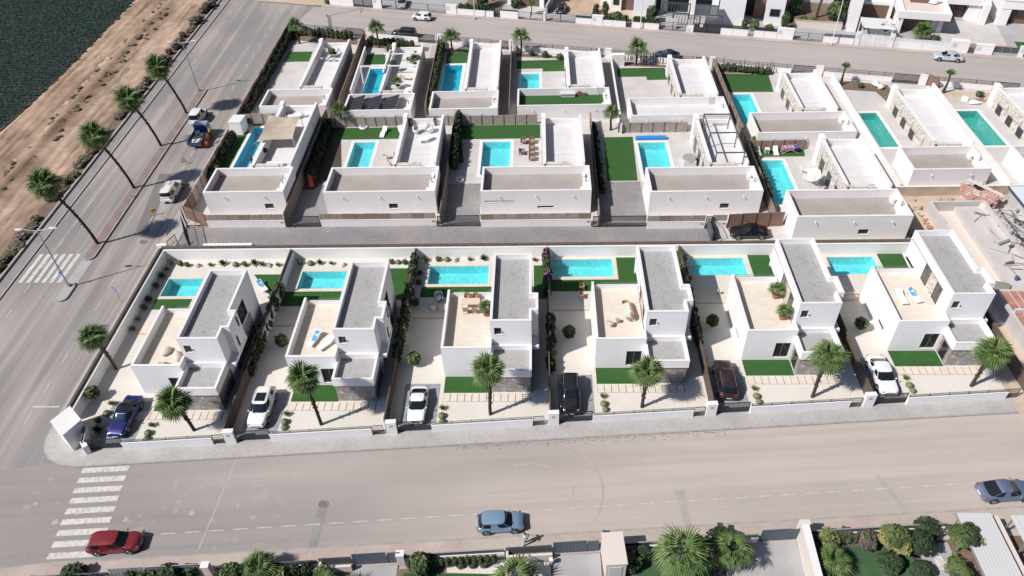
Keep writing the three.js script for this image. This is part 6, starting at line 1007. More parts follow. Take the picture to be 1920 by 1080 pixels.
{ const t = thing('wicker_chair', 'open wicker armchair at the left of the fourth villa terrace', 'chair', 7.0, TF, -53.1, 2.2); part('frame', [T(clean(new THREE.TorusGeometry(.36, .025, 6, 20, Math.PI)), 0, .42, -.2), T(clean(new THREE.TorusGeometry(.34, .025, 6, 20).rotateX(Math.PI / 2)), 0, .4, 0)], M.wicker, t); part('seat', T(blob(.33, .05, .33, 1, .02, 12), 0, .4, 0), M.linen, t); for (let i = 0; i < 4; i++) part('leg', bar([Math.cos(i * 1.57 + .78) * .3, 0, Math.sin(i * 1.57 + .78) * .3], [Math.cos(i * 1.57 + .78) * .26, .4, Math.sin(i * 1.57 + .78) * .26], .02), M.wicker, t); }
{ const t = thing('side_table', 'small round brown side table on the fourth villa terrace', 'table', 7.75, TF, -53.55); part('top', T(clean(new THREE.CylinderGeometry(.24, .24, .04, 18)), 0, .45, 0), M.wicker, t); part('foot', T(clean(new THREE.CylinderGeometry(.05, .16, .44, 10)), 0, .22, 0), M.wicker, t); }
diningChair('reddish armchair at the right end of the patio of the fourth villa', 4.6, .12, -60.6, 1.4, plain(.36, .2, .13, .8), 'patio_chair'); diningChair('reddish armchair partly behind the terrace corner of the fourth villa', 4.7, .12, -62.0, 1.4, plain(.36, .2, .13, .8), 'patio_chair');
solo('round_lamp', [T(blob(.16, .16, .16, 1, 0, 12), 19.5, .75, -61.0), bar([19.5, .1, -61], [19.5, .7, -61], .03)], M.wicker, 'small brown lamp at the rear corner of the fifth villa patio', 'lamp');
{ const t = thing('outdoor_sofa', 'rounded cream sofa on the patio of the sixth villa', 'sofa', 33.5, .12, -60.2, .1); part('base', T(blob(.95, .3, .38, 2, .02, 18), 0, .3, 0), M.linen, t); part('back', T(blob(.95, .22, .16, 2, .02, 16), 0, .55, -.28), M.linen, t); } pouf('round cream pouf beside the rounded sofa of the sixth villa', 33.3, .12, -61.6, .42, .28, .42);
diningTable('pale bench on the gravel path edge left of the corner villa', -40.6, .1, -53.2, 1.5, .3, M.travertine).name;
// ------------------------------------------------ rear rows
const WF = 2.72;
function waveLounger(label, x, z, ry) { const t = thing('wave_lounger', label, 'sun lounger', x, .1, z, ry, undefined); const s = new THREE.Shape(); s.moveTo(-.95, .12); s.bezierCurveTo(-.5, .10, -.35, .5, .0, .42); s.bezierCurveTo(.35, .3, .5, .45, .95, .8); s.lineTo(.93, .7); s.bezierCurveTo(.5, .33, .35, .18, .0, .30); s.bezierCurveTo(-.3, .36, -.5, .0, -.95, .02); const g = new THREE.ExtrudeGeometry(s, { depth: .64, bevelEnabled: true, bevelSize: .015, bevelThickness: .015, bevelSegments: 1 }); g.translate(0, 0, -.32); part('shell', planarUV(g), M.plasticWhite, t); part('foot', B(-.1, .5, 0, .28, -.25, .25), M.plasticWhite, t); return t; }
waveLounger('left white wave-shaped lounger on turf behind the second middle bungalow', -22.7, -96.0, 1.35); waveLounger('right white wave-shaped lounger on turf behind the second middle bungalow', -20.1, -96.2, 1.95);
{ const t = thing('inflatable_ring', 'small pale water toy on the turf edge left of the wave loungers', 'pool toy', -26.0, .2, -97.9); part('ring', clean(new THREE.TorusGeometry(.5, .16, 8, 18).rotateX(Math.PI / 2)), M.plasticWhite, t); part('seat', T(blob(.35, .08, .35, 1, .05, 10), 0, .05, 0), plain(.10, .30, .42, .5), t); }
// second middle bungalow terrace: round white chairs, oval table tipped, columns
for (const [x, z, r, w] of [[-17.0, -91.7, .9, 'left'], [-15.2, -91.9, -.8, 'right']]) eggChair('white tub chair, ' + w + ' one on the wing terrace of the second middle bungalow', x, WF, z, r, 1.25, M.plasticWhite);
{ const t = thing('coffee_table', 'white oval table on the wing terrace of the second middle bungalow', 'table', -15.6, WF, -89.5, .5); part('top', T(clean(new THREE.CylinderGeometry(.9, .75, .12, 24)), 0, .5, 0, 0, .1, 0, [1.35, 1, .6]), M.plasticWhite, t); part('foot', T(clean(new THREE.CylinderGeometry(.25, .45, .5, 16)), 0, .25, 0), M.plasticWhite, t); }
for (const [x, w] of [[-18.1, 'left'], [-14.6, 'right']]) { const t = thing('planter_column', 'tall dark square planter, ' + w + ' one at the rear edge of the second wing terrace', 'planter', x, WF, -93.7); part('pot', taper([[0, 0, 0], [0, .5, 0], [0, 1.0, 0]], [.18, .22, .26], 3, 4), M.steelGrey, t); part('plant', T(cloudC[0], 0, 1.15, 0, 0, 0, 0, [.2, .2, .2]), M.leafA, t); }
for (const [x, z, w] of [[-21.4, -89.2, 'upper'], [-20.7, -87.6, 'lower'], [-20.0, -89.4, 'right']]) diningChair('pale wooden chair, ' + w + ' one by the pool of the second middle bungalow', x, .12, z, rr(0, 6), M.linen, 'garden_chair');
// third middle garden: brown chairs
[[-2.2, -92.9], [-1.0, -92.9], [-1.0, -91.2], [-1.0, -89.8], [-1.0, -88.5], [-2.4, -90.1]].forEach(([x, z], i) => { const t = thing('garden_armchair', 'brown garden armchair by the third middle pool, ' + ['back left', 'back right', 'second in the right column', 'third in the right column', 'front of the right column', 'turned sideways at left'][i], 'chair', x, .12, z, i === 5 ? 1.57 : 0); part('frame', [B(-.4, .4, .3, .38, -.4, .4), B(-.42, -.34, .38, .62, -.4, .4), B(.34, .42, .38, .62, -.4, .4), B(-.34, .34, .38, .82, -.42, -.34)], plain(.20, .12, .09, .8), t); part('cushion', B(-.33, .33, .38, .46, -.33, .38), plain(.30, .22, .18, 1), t); for (const a of [-1, 1]) for (const b of [-1, 1]) part('leg', B(a * .36 - .03, a * .36 + .03, 0, .3, b * .36 - .03, b * .36 + .03), plain(.2, .12, .09, .8), t); });
// first middle bungalow: shade sail, posts, umbrella, furniture
{ const t = thing('shade_sail', 'tan shade sail stretched over the wing of the bungalow nearest the avenue', 'shade sail', 0, 0, 0); const c = [[-37.9, 4.9, -93.4], [-33.3, 4.8, -93.2], [-33.0, 4.7, -87.2], [-38.2, 4.3, -87.4]], n = 14, P = [], U = [], I = []; for (let i = 0; i <= n; i++) for (let j = 0; j <= n; j++) { const u = i / n, v = j / n, bu = 4 * u * (1 - u), bv = 4 * v * (1 - v), p = [0, 1, 2].map(k => (c[0][k] * (1 - u) + c[1][k] * u) * (1 - v) + (c[3][k] * (1 - u) + c[2][k] * u) * v); const cx = -35.6, cz = -90.3, pull = .10 * (bu * (1 - bv) + bv * (1 - bu)); P.push(p[0] + (cx - p[0]) * pull, p[1] - .35 * bu * bv + .05 * Math.sin(9 * u + 5 * v), p[2] + (cz - p[2]) * pull); U.push(u * 5, v * 6); } for (let i = 0; i < n; i++) for (let j = 0; j < n; j++) { const a = i * (n + 1) + j; I.push(a, a + n + 1, a + 1, a + 1, a + n + 1, a + n + 2); } const g = new THREE.BufferGeometry(); g.setAttribute('position', new THREE.Float32BufferAttribute(P, 3)); g.setAttribute('uv', new THREE.Float32BufferAttribute(U, 2)); g.setIndex(I); g.computeVertexNormals(); part('cloth', clean(g), new THREE.MeshPhysicalMaterial({ map: sized(tex(128, 128, (u, v) => { const f = fbm(u, v, 5, 5, 4, 501) - .5, w = fbm(u, v, 50, 50, 2, 503) - .5; return sc([.47, .40, .31], 1 + .3 * f + .15 * w); }), 3), roughness: 1, transmission: .15, thickness: 0, side: THREE.DoubleSide }), t); for (const q of c) { part('rope', bar(q, [q[0] + (q[0] < -36 ? -.5 : .6), q[1] - .2, q[2] + (q[2] < -90 ? -.6 : .6)], .015), M.pale, t); part('post', bar([q[0], q[0] < -37.4 ? .1 : 3.1, q[2]], q, .04), M.galv, t); } }
{ const t = thing('folded_parasol', 'folded dark parasol by the narrow blue pool', 'parasol', -39.6, .1, -87.6); part('pole', bar([0, 0, 0], [0, 2.4, 0], .03), M.galv, t); part('cloth', T(clean(new THREE.ConeGeometry(.28, 1.6, 10)), 0, 1.5, 0), M.steelDark, t); part('base', B(-.3, .3, 0, .08, -.3, .3), M.concreteGrey, t); }
{ const t = thing('grill', 'dark round kettle grill on the first wing terrace', 'grill', -37.0, WF, -86.6); part('bowl', T(blob(.42, .34, .42, 1, 0, 16), 0, .75, 0), M.black, t); for (let i = 0; i < 3; i++) part('leg', bar([Math.cos(i * 2.1) * .35, 0, Math.sin(i * 2.1) * .35], [Math.cos(i * 2.1) * .2, .6, Math.sin(i * 2.1) * .2], .02), M.black, t); }
{ const t = thing('wing_terrace_table', 'low white table with clutter at the rear of the first wing terrace', 'table', -35.4, WF, -96.3, .3); part('top', B(-.9, .9, .42, .48, -.5, .5), M.plasticWhite, t); for (const a of [-1, 1]) for (const b of [-1, 1]) part('leg', B(a * .8 - .03, a * .8 + .03, 0, .42, b * .4 - .03, b * .4 + .03), M.plasticWhite, t); }
diningChair('white garden chair left of the low white table on the first wing terrace', -36.6, WF, -95.6, 1.2, M.plasticWhite, 'garden_chair'); diningChair('white garden chair right of the low white table on the first wing terrace', -34.2, WF, -96.6, -1.2, M.plasticWhite, 'garden_chair');
solo('storage_bench', B(-1.1, 1.1, 0, .5, -.3, .3).applyMatrix4(new THREE.Matrix4().makeTranslation(-35.0, WF, -83.9)), M.plasticWhite, 'white storage bench at the lower edge of the first wing terrace', 'bench');
solo('outdoor_shower', [bar([-41.0, .1, -99.0], [-41, 2.1, -99], .04), bar([-41, 2.1, -99], [-40.6, 2.1, -98.9], .03), B(-41.3, -40.7, .1, .14, -99.3, -98.7)], M.galv, 'thin outdoor shower at the head of the narrow blue pool', 'shower');
// fourth middle bungalow: metal pergola on the wing, covered tub, pool cover roller
{ const t = thing('pergola', 'dark metal pergola frame on the wing of the fourth middle bungalow', 'pergola', 0, WF, 0); for (const [x, z] of [[22.4, -91.6], [25.9, -91.6], [22.4, -82.0], [25.9, -82.0], [22.4, -86.8], [25.9, -86.8]]) part('post', B(x - .06, x + .06, 0, 2.2, z - .06, z + .06), M.steelGrey, t); part('beam', [B(22.34, 22.46, 2.2, 2.36, -91.7, -81.9), B(25.84, 25.96, 2.2, 2.36, -91.7, -81.9)], M.steelGrey, t); for (const z of [-91.6, -86.8, -82.0]) part('crossbeam', B(22.46, 25.84, 2.2, 2.34, z - .07, z + .07), M.steelGrey, t); }
{ const t = thing('covered_tub', 'covered grey hot tub beside the fourth middle pool', 'hot tub', 20.3, .1, -87.4); part('shell', B(-.85, .85, 0, .7, -1.0, 1.0), M.pale, t); part('cover', T(blob(.92, .1, 1.07, 1, .02, 18), 0, .74, 0), M.galv, t); }
{ const t = thing('pool_cover_roller', 'bright blue rolled pool cover at the head of the fourth middle pool', 'pool cover', 15.9, .35, -93.5); part('roll', clean(new THREE.CylinderGeometry(.3, .3, 4.2, 16).rotateZ(Math.PI / 2)), plain(.02, .22, .62, .5), t); for (const s of [-1, 1]) part('stand', [bar([s * 2.2, 0, 0], [s * 2.2, -.3, .3], .03), bar([s * 2.2, 0, 0], [s * 2.2, -.3, -.3], .03)], M.galv, t); part('axle', clean(new THREE.CylinderGeometry(.04, .04, 4.7, 8).rotateZ(Math.PI / 2)), M.galv, t); }
// pool garden behind the fifth villa: loungers, laundry, white furniture
sunbed('left white lounger at the head of the pool behind the fifth villa', 30.0, .12, -89.2, 0, { cush: plain(.45, .44, .45, 1) }); sunbed('right white lounger at the head of the pool behind the fifth villa', 32.4, .12, -89.4, -.1);
diningTable('small white table between the two loungers behind the fifth villa', 31.2, .12, -89.4, .6, .6, M.plasticWhite);
{ const t = thing('drying_rack', 'laundry rack with pink and blue clothes on the small turf', 'laundry rack', 34.3, .12, -89.6, .1); part('frame', [bar([-1.1, 0, -.3], [.9, .9, -.3], .02), bar([1.1, 0, -.3], [-.9, .9, -.3], .02), bar([-1.1, 0, .3], [.9, .9, .3], .02), bar([1.1, 0, .3], [-.9, .9, .3], .02), bar([-1.1, .9, -.35], [1.1, .9, -.35], .015), bar([-1.1, .9, .35], [1.1, .9, .35], .015)], M.plasticWhite, t); const cl = [plain(.40, .16, .24, 1), plain(.5, .3, .34, 1), plain(.34, .12, .22, 1), plain(.04, .04, .35, 1), plain(.45, .42, .40, 1)]; for (let i = 0; i < 8; i++) part('garment', T(B(-.12, .12, -.5, 0, -.32 + .05 * (i % 3), .32), -.95 + i * .27, .9, 0, 0, 0, .18 * Math.sin(i * 2)), cl[[0, 1, 2, 1, 0, 4, 3, 3][i]], t); }
sunbed('white lounger lying by the stone wing behind the fifth villa, upper', 35.4, .12, -84.6, 1.4); sunbed('white lounger lying by the stone wing behind the fifth villa, middle', 35.2, .12, -82.4, .9);
{ const t = thing('parasol', 'large white parasol lying tilted beside the stone wing behind the fifth villa', 'parasol', 36.0, .1, -81.3, .5); part('pole', bar([0, 0, 0], [-.9, 2.2, -.4], .035), M.plasticWhite, t); part('canopy', T(clean(new THREE.ConeGeometry(.9, .7, 8, 1, true)), -1.0, 2.0, -.45, 0, .5, .9), M.plasticWhite, t); part('base', T(clean(new THREE.CylinderGeometry(.35, .35, .1, 14)), 0, .05, 0), M.concreteGrey, t); }
solo('swivel_chair', [T(blob(.4, .25, .4, 2, .15, 10), 34.0, .5, -77.9), bar([34, .1, -77.9], [34, .4, -77.9], .05), bar([33.6, .12, -78.2], [34.4, .12, -77.6], .03), bar([33.6, .12, -77.6], [34.4, .12, -78.2], .03)], M.black, 'black swivel chair at the lower end of the pool behind the fifth villa', 'chair'); solo('purple_cushion', T(blob(.3, .22, .28, 3, .15, 10), 36.4, .75, -79.8), plain(.22, .02, .16, 1), 'purple cushion on the white furniture by the stone wing', 'cushion');
// second rear garden: white beams, planted terrace
{ const t = thing('white_pergola', 'white pergola of crossing beams over the second rear terrace', 'pergola', 0, 0, 0); part('beam', [B(-28.2, -19.2, 3.15, 3.3, -111.6, -111.4), B(-25.2, -19.2, 3.15, 3.3, -115.9, -115.7)], M.whiteOld, t); part('crossbeam', B(-24.4, -24.2, 3.3, 3.45, -117, -109), M.whiteOld, t); part('post', B(-28.4, -28.2, .1, 3.3, -111.6, -111.4), M.whiteOld, t); }
pottedPalm('bushy green plant on the second rear terrace by the right wall', -19.6, WF, -112.0, 1.6, M.pale); pottedPalm('round dark plant at the lower end of the second rear terrace', -21.4, WF, -104.8, 1.4, M.pale); bush('green plant on the terrace wall between the white beams', -23.2, -112.4, .6, 1.0, { y: WF, mid: true });
sunbed('pale lounger on the second rear terrace', -20.6, WF, -107.8, 1.4, { cush: M.linen, mat: M.wicker }); diningChair('black chair at the upper end of the second rear terrace', -19.9, WF, -116.0, 2.0, M.black, 'garden_chair'); diningChair('black chair by the green plant on the second rear terrace', -20.8, WF, -113.6, 1.0, M.black, 'garden_chair'); solo('deck_mattress', B(-23.1, -21.2, WF + .01, WF + .35, -105.4, -104.5), M.pale, 'white low mattress at the lower left of the second rear terrace', 'mattress'); { const t = thing('round_table', 'round white table at the lower right of the second rear terrace', 'table', -19.5, WF, -103.3); part('top', T(clean(new THREE.CylinderGeometry(.6, .6, .05, 22)), 0, .7, 0), M.plasticWhite, t); part('foot', T(clean(new THREE.CylinderGeometry(.08, .25, .7, 12)), 0, .35, 0), M.plasticWhite, t); }
solo('grey_box', B(-25.8, -24.9, .1, 1.1, -120.8, -119.2), M.pale, 'pale box beside the dark turf of the second rear garden', 'box');
// first rear terrace: table set
diningTable('grey garden table with plants on the first rear terrace', -33.9, WF, -116.0, 1.9, 1.0, M.steelGrey); [[-35.2, -114.6, 3.1, 'lower left'], [-34.2, -114.5, 3.1, 'lower middle'], [-33.2, -114.5, 3.1, 'lower right'], [-35.0, -117.4, 0, 'upper left'], [-32.9, -117.3, 0, 'upper right']].forEach(([x, z, a, w]) => diningChair('white garden chair at the ' + w + ' of the grey table on the first rear terrace', x, WF, z, a, M.pale, 'garden_chair')); bush('potted green plants on the grey table of the first rear terrace', -33.7, -116.0, .7, .7, { y: WF + .75, small: true });
// third rear terrace
diningTable('small white table at the lower end of the third rear terrace', -8.6, WF, -103.2, .9, .6, M.plasticWhite); for (const [x, w] of [[-9.9, 'left'], [-6.9, 'right']]) diningChair('white garden chair ' + w + ' of the small table on the third rear terrace', x, WF, -103.0, w === 'left' ? 1.5 : -1.5, M.plasticWhite, 'garden_chair');
// turf roof bench and grill boxes
solo('roof_bench', [B(3.3, 5.4, 2.51, 3.0, -102.2, -101.6), B(3.2, 5.5, 3.0, 3.05, -102.3, -101.5)], M.pale, 'pale low bench on the turf roof', 'bench'); solo('roof_crate', [B(5.7, 7.1, 2.51, 2.9, -102.3, -101.9), B(5.8, 6.2, 2.9, 3.15, -102.25, -101.95)], M.wood, 'brown crate beside the pale bench on the turf roof', 'crate');
for (const [x0, z0, w] of [[9.0, -102.5, 'turf-roofed'], [24.9, -99.2, 'plain white']]) { const t = thing('roof_ladder', 'small metal ladder over the rear parapet of the ' + w + ' bungalow', 'ladder', x0, 2.5, z0 + .35); part('rail', [bar([-.3, 0, .15], [-.3, 1.6, -.1], .03), bar([.3, 0, .15], [.3, 1.6, -.1], .03)], M.galv, t); for (let i = 0; i < 5; i++) part('rung', bar([-.3, .3 * i + .2, .1], [.3, .3 * i + .2, .1], .02), M.galv, t); }
{ const t = thing('wooden_screen', 'brown wooden board screen by the gate left of the rightmost green pool', 'screen', 59.3, .1, -108.6, -.9); for (let i = 0; i < 8; i++) part('board', B(i * .3, i * .3 + .27, 0, 1.8, -.03, .03), M.brush[3], t); }
solo('builder_bags', [T(blob(.6, .45, .6, 1, .25), 52.0, .5, -108.0), T(blob(.5, .35, .5, 3, .25), 52.5, .4, -107.1)], M.plasticWhite, 'white builder bags by the garden gate above the first green pool', 'bag'); solo('rubble_heap', [T(blob(.7, .35, .6, 2, .3), 63.6, .3, -103.2), T(blob(.8, .3, .5, 4, .3), 64.6, .3, -102.2)], M.plasticWhite, 'white bags on the sand above the rightmost green pool', 'bag'); solo('reddish_timber', [T(B(-1, 1, 0, .1, -.05, .05), 65.4, .25, -102.9, .5), T(B(-.8, .8, 0, .1, -.05, .05), 65.5, .4, -102.6, -.4), T(B(-.9, .9, 0, .1, -.05, .05), 65.3, .3, -102.4, 1.1)], plain(.3, .13, .09, .9), 'reddish timber pieces beside the white bags on the sand', 'timber');
solo('orange_slide', [T(B(-.3, .3, 0, .08, -1.0, 1.0), -30.6, .7, -83.4, .3, .5), B(-31.0, -30.3, .1, 1.2, -85.0, -84.4)], plain(.62, .10, .02, .5), 'small orange garden slide in the shaded drive beside the second middle bungalow', 'slide');
solo('white_bucket', T(clean(new THREE.TorusGeometry(.45, .16, 8, 18).rotateX(Math.PI / 2)), -10.6, .3, -83.7), M.plasticWhite, 'white ring float on the paving left of the third middle bungalow', 'pool toy');

// what stands on the rear row's roofs follows their lower level
scene.updateMatrixWorld(true);
for (const o of scene.children) if (/rear terrace|turf roof|roof_ladder|bungalow rear parapet/.test((o.userData.label || '') + o.name) && !/hedge|wall|pergola/.test(o.name)) { const c = new THREE.Box3().setFromObject(o).getCenter(V3(0, 0, 0)); if (c.z < -97 && o.userData.category && !/bungalow|house|shrub above|garden palm/.test(o.userData.category)) { if (/bush|shrub/.test(o.name) && c.y < 2) continue; if (o.name.startsWith('swimming') || o.name.startsWith('young') || c.y < 2) continue; o.position.x += c.x * .0178; o.position.z += c.z * .0178; o.position.y -= .95; } }

// ---------------------------------------------------------------- people
function figure(cfg) {       // one continuous body from joints and radii
  const { bones, size, cy } = cfg, N = cfg.N || 88, mc = new MarchingCubes(N, M.linen, false, false, 60000), f = mc.field, h = size / 2;
  for (let z = 0; z < N; z++) for (let y = 0; y < N; y++) for (let x = 0; x < N; x++) {
    const px = (x - N / 2) / (N / 2) * h, py = (y - N / 2) / (N / 2) * h + cy, pz = (z - N / 2) / (N / 2) * h; let d = 1e9;
    for (const [a, b, ra, rb] of bones) { const bx = b[0] - a[0], by = b[1] - a[1], bz = b[2] - a[2], L = bx * bx + by * by + bz * bz + 1e-9, t = clamp(((px - a[0]) * bx + (py - a[1]) * by + (pz - a[2]) * bz) / L), q = Math.hypot(px - a[0] - bx * t, py - a[1] - by * t, pz - a[2] - bz * t) - mix(ra, rb, t), k = .035, hh = clamp(.5 + .5 * (d - q) / k); d = d > 1e8 ? q : mix(d, q, hh) - k * hh * (1 - hh); }
    f[x + y * N + z * N * N] = -d;
  }
  mc.isolation = 0; mc.update();
  const g = new THREE.BufferGeometry(), n = mc.count; g.setAttribute('position', new THREE.Float32BufferAttribute(mc.positionArray.slice(0, n * 3), 3)); g.setAttribute('normal', new THREE.Float32BufferAttribute(mc.normalArray.slice(0, n * 3), 3)); g.scale(h, h, h); g.translate(0, cy, 0); return planarUV(g);
}
function person(label, x, y, z, ry, c) {
  const t = thing('person', label, 'person', x, y, z, ry), A = c.armR || [[.30, 1.12, .06], [.27, .9, .20]], Bq = c.armL || [[-.29, 1.13, .0], [-.31, .88, .10]], st = c.step || .06;
  const hand = (e, w) => { const d = V3(...w).sub(V3(...e)).normalize(), o = []; for (let i = 0; i < 4; i++) { const s = (i - 1.5) * .02; o.push([[w[0] + s, w[1], w[2]], [w[0] + s + d.x * .15, w[1] + d.y * (.15 - .01 * Math.abs(i - 1)), w[2] + d.z * .15 + .02], .011, .008]); } o.push([[w[0], w[1], w[2] + .02], [w[0] - .04 * Math.sign(w[0]), w[1] - .06, w[2] + .05], .012, .009]); o.push([w, [w[0] + d.x * .07, w[1] + d.y * .07, w[2] + d.z * .07], .03, .036]); return o; };
  const body = figure({ size: 2.0, cy: .92, N: c.N || 100, bones: [[[.10, .92, 0], [.11, .50, st], .085, .06], [[.11, .50, st], [.12, .08, st * 1.1 - .02], .055, .038], [[.12, .05, st * 1.1], [.13, .035, st * 1.1 + .15], .04, .03], [[-.10, .92, 0], [-.11, .50, -st + .03], .085, .06], [[-.11, .50, -st + .03], [-.12, .08, -st * 1.4], .055, .038], [[-.12, .05, -st * 1.4], [-.13, .035, -st * 1.4 + .15], .04, .03], [[0, .96, 0], [0, 1.18, .01], .125, .125], [[-.09, 1.32, 0], [.09, 1.32, 0], .10, .10], [[0, 1.15, 0], [0, 1.36, 0], .13, .12], [[0, 1.40, 0], [0, 1.52, .015], .055, .05], [[0, 1.62, .02], [0, 1.66, .01], .088, .092], [[0, 1.57, .05], [0, 1.6, .06], .05, .06], [[0, 1.615, .105], [0, 1.60, .118], .012, .014], [[.09, 1.62, 0], [.095, 1.6, 0], .018, .016], [[-.09, 1.62, 0], [-.095, 1.6, 0], .018, .016], [[.17, 1.36, 0], A[0], .055, .042], [A[0], A[1], .04, .028], ...hand(A[0], A[1]), [[-.17, 1.36, 0], Bq[0], .055, .042], [Bq[0], Bq[1], .04, .028], ...hand(Bq[0], Bq[1])] });
  part('body', body, plain(.42, .26, .19, .7), t);
  part('shirt', figure({ size: 1.0, cy: 1.15, N: 48, bones: [[[0, .93, 0], [0, 1.18, .01], .14, .14], [[-.09, 1.32, 0], [.09, 1.32, 0], .115, .115], [[0, 1.15, 0], [0, 1.36, 0], .145, .13], [[.17, 1.36, 0], mix3([.17, 1.36, 0], A[0], .7), .07, .06], [[-.17, 1.36, 0], mix3([-.17, 1.36, 0], Bq[0], .7), .07, .06]] }), c.shirt, t);
  part('trousers', figure({ size: 1.3, cy: .56, N: 56, bones: [[[.09, .95, 0], [.09, .9, 0], .12, .11], [[-.09, .95, 0], [-.09, .9, 0], .12, .11], [[.10, .92, 0], [.11, .50, st], .10, .078], [[-.10, .92, 0], [-.11, .50, -st + .03], .10, .078], [[.11, .5, st], [.12, c.shorts ? .45 : .13, st * 1.1 - .02], .075, .06], [[-.11, .5, -st + .03], [-.12, c.shorts ? .45 : .13, -st * 1.4], .075, .06]] }), c.trousers, t);
  part('hair', T(blob(.104, .09, .11, 1, .04, 14), 0, 1.69, -.012), c.hair, t);
  part('shoes', [T(blob(.055, .045, .14, 1, .02, 10), .125, .05, st * 1.1 + .05), T(blob(.055, .045, .14, 1, .02, 10), -.125, .05, -st * 1.4 + .05)], M.black, t);
  for (const s of [-1, 1]) part('eye', T(blob(.012, .009, .008, 1, 0, 6), s * .035, 1.64, .098), M.black, t);
  return t;
}
person('person in pale shirt and bluish trousers with hands before the body on the near pavement', -1.4, .12, -31.25, 2.0, { shirt: plain(.50, .47, .52, .95), trousers: plain(.33, .36, .46, .95), hair: plain(.10, .08, .07, .9), armR: [[.27, 1.10, .12], [.10, 1.12, .30]], armL: [[-.27, 1.10, .12], [-.08, 1.14, .30]], step: .10 });
person('worker in yellow vest standing beside the truck cab', -48.2, .1, -95.7, -1.4, { shirt: plain(.52, .55, .05, .9), trousers: plain(.05, .05, .07, .95), hair: plain(.05, .04, .03, .9), N: 72 });
person('worker in orange top standing at the side of the truck bed', -47.9, .1, -94.1, -1.9, { shirt: plain(.58, .09, .03, .9), trousers: plain(.22, .07, .04, .95), hair: plain(.05, .04, .03, .9), N: 72 });
// ---------------------------------------------------------------- across the rear street: boundary walls and houses
const rc = Math.cos(RA), rs = Math.sin(RA);
const RW = (u, w) => [u * rc + w * rs, rearZ(0) - u * rs + w * rc];
function rthing(name, label, cat, u, w, group, turn = 0) { const [x, z] = RW(u, w); return thing(name, label, cat, x, 0, z, RA + turn, group); }
function rbush(label, u, w, r, h, o) { const [x, z] = RW(u, w); return bush(label, x, z, r, h, o); }
const FWALL = -12.75;
function farWall(label, u0, u1, h, o = {}) { const t = rthing('street_wall', label, 'wall', u0, FWALL, undefined), L = u1 - u0; part('wall', B(0, L, 0, h, -.22, 0), M.whiteOld, t); part('coping', B(-.02, L + .02, h, h + .03, -.24, .02), M.whiteTop, t); if (o.rail) { const n = 8; for (let i = 0; i < n; i++) part('slat', B(0, L, h + .06 + i * o.rail / n, h + .06 + (i + .7) * o.rail / n, -.12, -.09), o.railMat || M.steelDark, t); } if (L > 3.5) part('joint', B(L * .45, L * .45 + .03, .05, h, 0, .006), M.steelGrey, t); return t; }
function farGate(label, u0, u1, h, mat = M.steelDark, n = 9, dense = .5) { const t = rthing('metal_gate', label, 'gate', u0, FWALL - .1), L = u1 - u0; part('frame', [B(0, .07, .1, h, -.03, .03), B(L - .07, L, .1, h, -.03, .03), B(.07, L - .07, h - .06, h, -.03, .03), B(.07, L - .07, .1, .16, -.03, .03)], mat, t); if (L > 3) part('post', B(L / 2 - .06, L / 2 + .06, .1, h + .05, -.06, .06), mat, t); for (let i = 0; i < n; i++) part('slat', B(.07, L - .07, .2 + i * (h - .3) / n, .2 + (i + dense) * (h - .3) / n, -.012, .012), mat, t); return t; }
function farPillar(label, u0, u1, h, d = .5) { const t = rthing('gate_pillar', label, 'pillar', u0, FWALL); part('body', B(0, u1 - u0, 0, h, -d, .04), M.whiteOld, t); part('cap', B(-.03, u1 - u0 + .03, h, h + .04, -d - .03, .07), M.whiteTop, t); part('meter_door', B(.15, Math.min(.8, u1 - u0 - .15), h - .9, h - .3, .042, .055), M.pale, t); return t; }
farWall('leftmost white wall across the rear street beside the lamp post', -44.7, -39.7, 1.5); farGate('dark slatted gate right of the leftmost white wall across the street', -39.6, -35.7, 1.7); farPillar('tall white pillar between two dark gates at the upper left', -35.6, -33.8, 2.0);
farGate('dark bar gate in front of the pale car across the street', -33.7, -28.0, 1.8, M.steelDark, 4, .12); farGate('dark see-through fence right of the pale car across the street', -27.9, -20.9, 1.6, M.steelGrey, 4, .12);
farPillar('white wall block left of the first hedge across the street', -20.8, -18.7, 1.7, .6); farWall('white wall below the first hedge across the street', -18.6, -11.5, 1.1); farGate('narrow dark gate right of the first hedge wall', -11.4, -10.3, 1.5); farWall('short white wall left of the paved drive across the street', -10.2, -6.8, 1.35, { rail: .25 });
farGate('wide dark gate before the paved drive across the street', -6.7, -2.1, 1.5, M.steelDark, 5, .15); farPillar('slim white post between the two wide gates across the street', -2.0, -1.6, 1.6); farGate('wide dark gate before the dark blue hatchback', -1.5, 3.9, 1.6, M.steelDark, 5, .15);
farWall('white wall with low railing left of the white meter block', 4.0, 6.95, 1.1, { rail: .45 }); farPillar('white meter block left of the second hedge', 7.0, 8.9, 1.75, .6); farWall('white wall below the second hedge', 8.95, 13.1, 1.05); farGate('narrow dark gate between the second and third hedges', 13.2, 14.1, 1.5); farWall('white wall below the third hedge behind the lamp post', 14.2, 19.0, 1.05);
farGate('see-through dark gate before the left grey pergola', 19.1, 23.7, 1.6, M.steelDark, 5, .15); farPillar('short white pillar between the pergola gates', 23.8, 25.0, 1.1); farGate('solid dark slatted gate before the right grey pergola', 25.05, 29.6, 1.75, M.steelDark, 14, .86);
{ const t = rthing('gate_sign', 'small white sign with a dark mark on the solid dark gate', 'sign', 26.3, FWALL + .0); part('plate', B(-.25, .25, 1.15, 1.6, -.05, -.03), M.plasticWhite, t); part('mark', [B(-.07, .0, 1.25, 1.5, -.03, -.024), B(-.07, .1, 1.38, 1.44, -.0295, -.0235)], M.steelDark, t); }
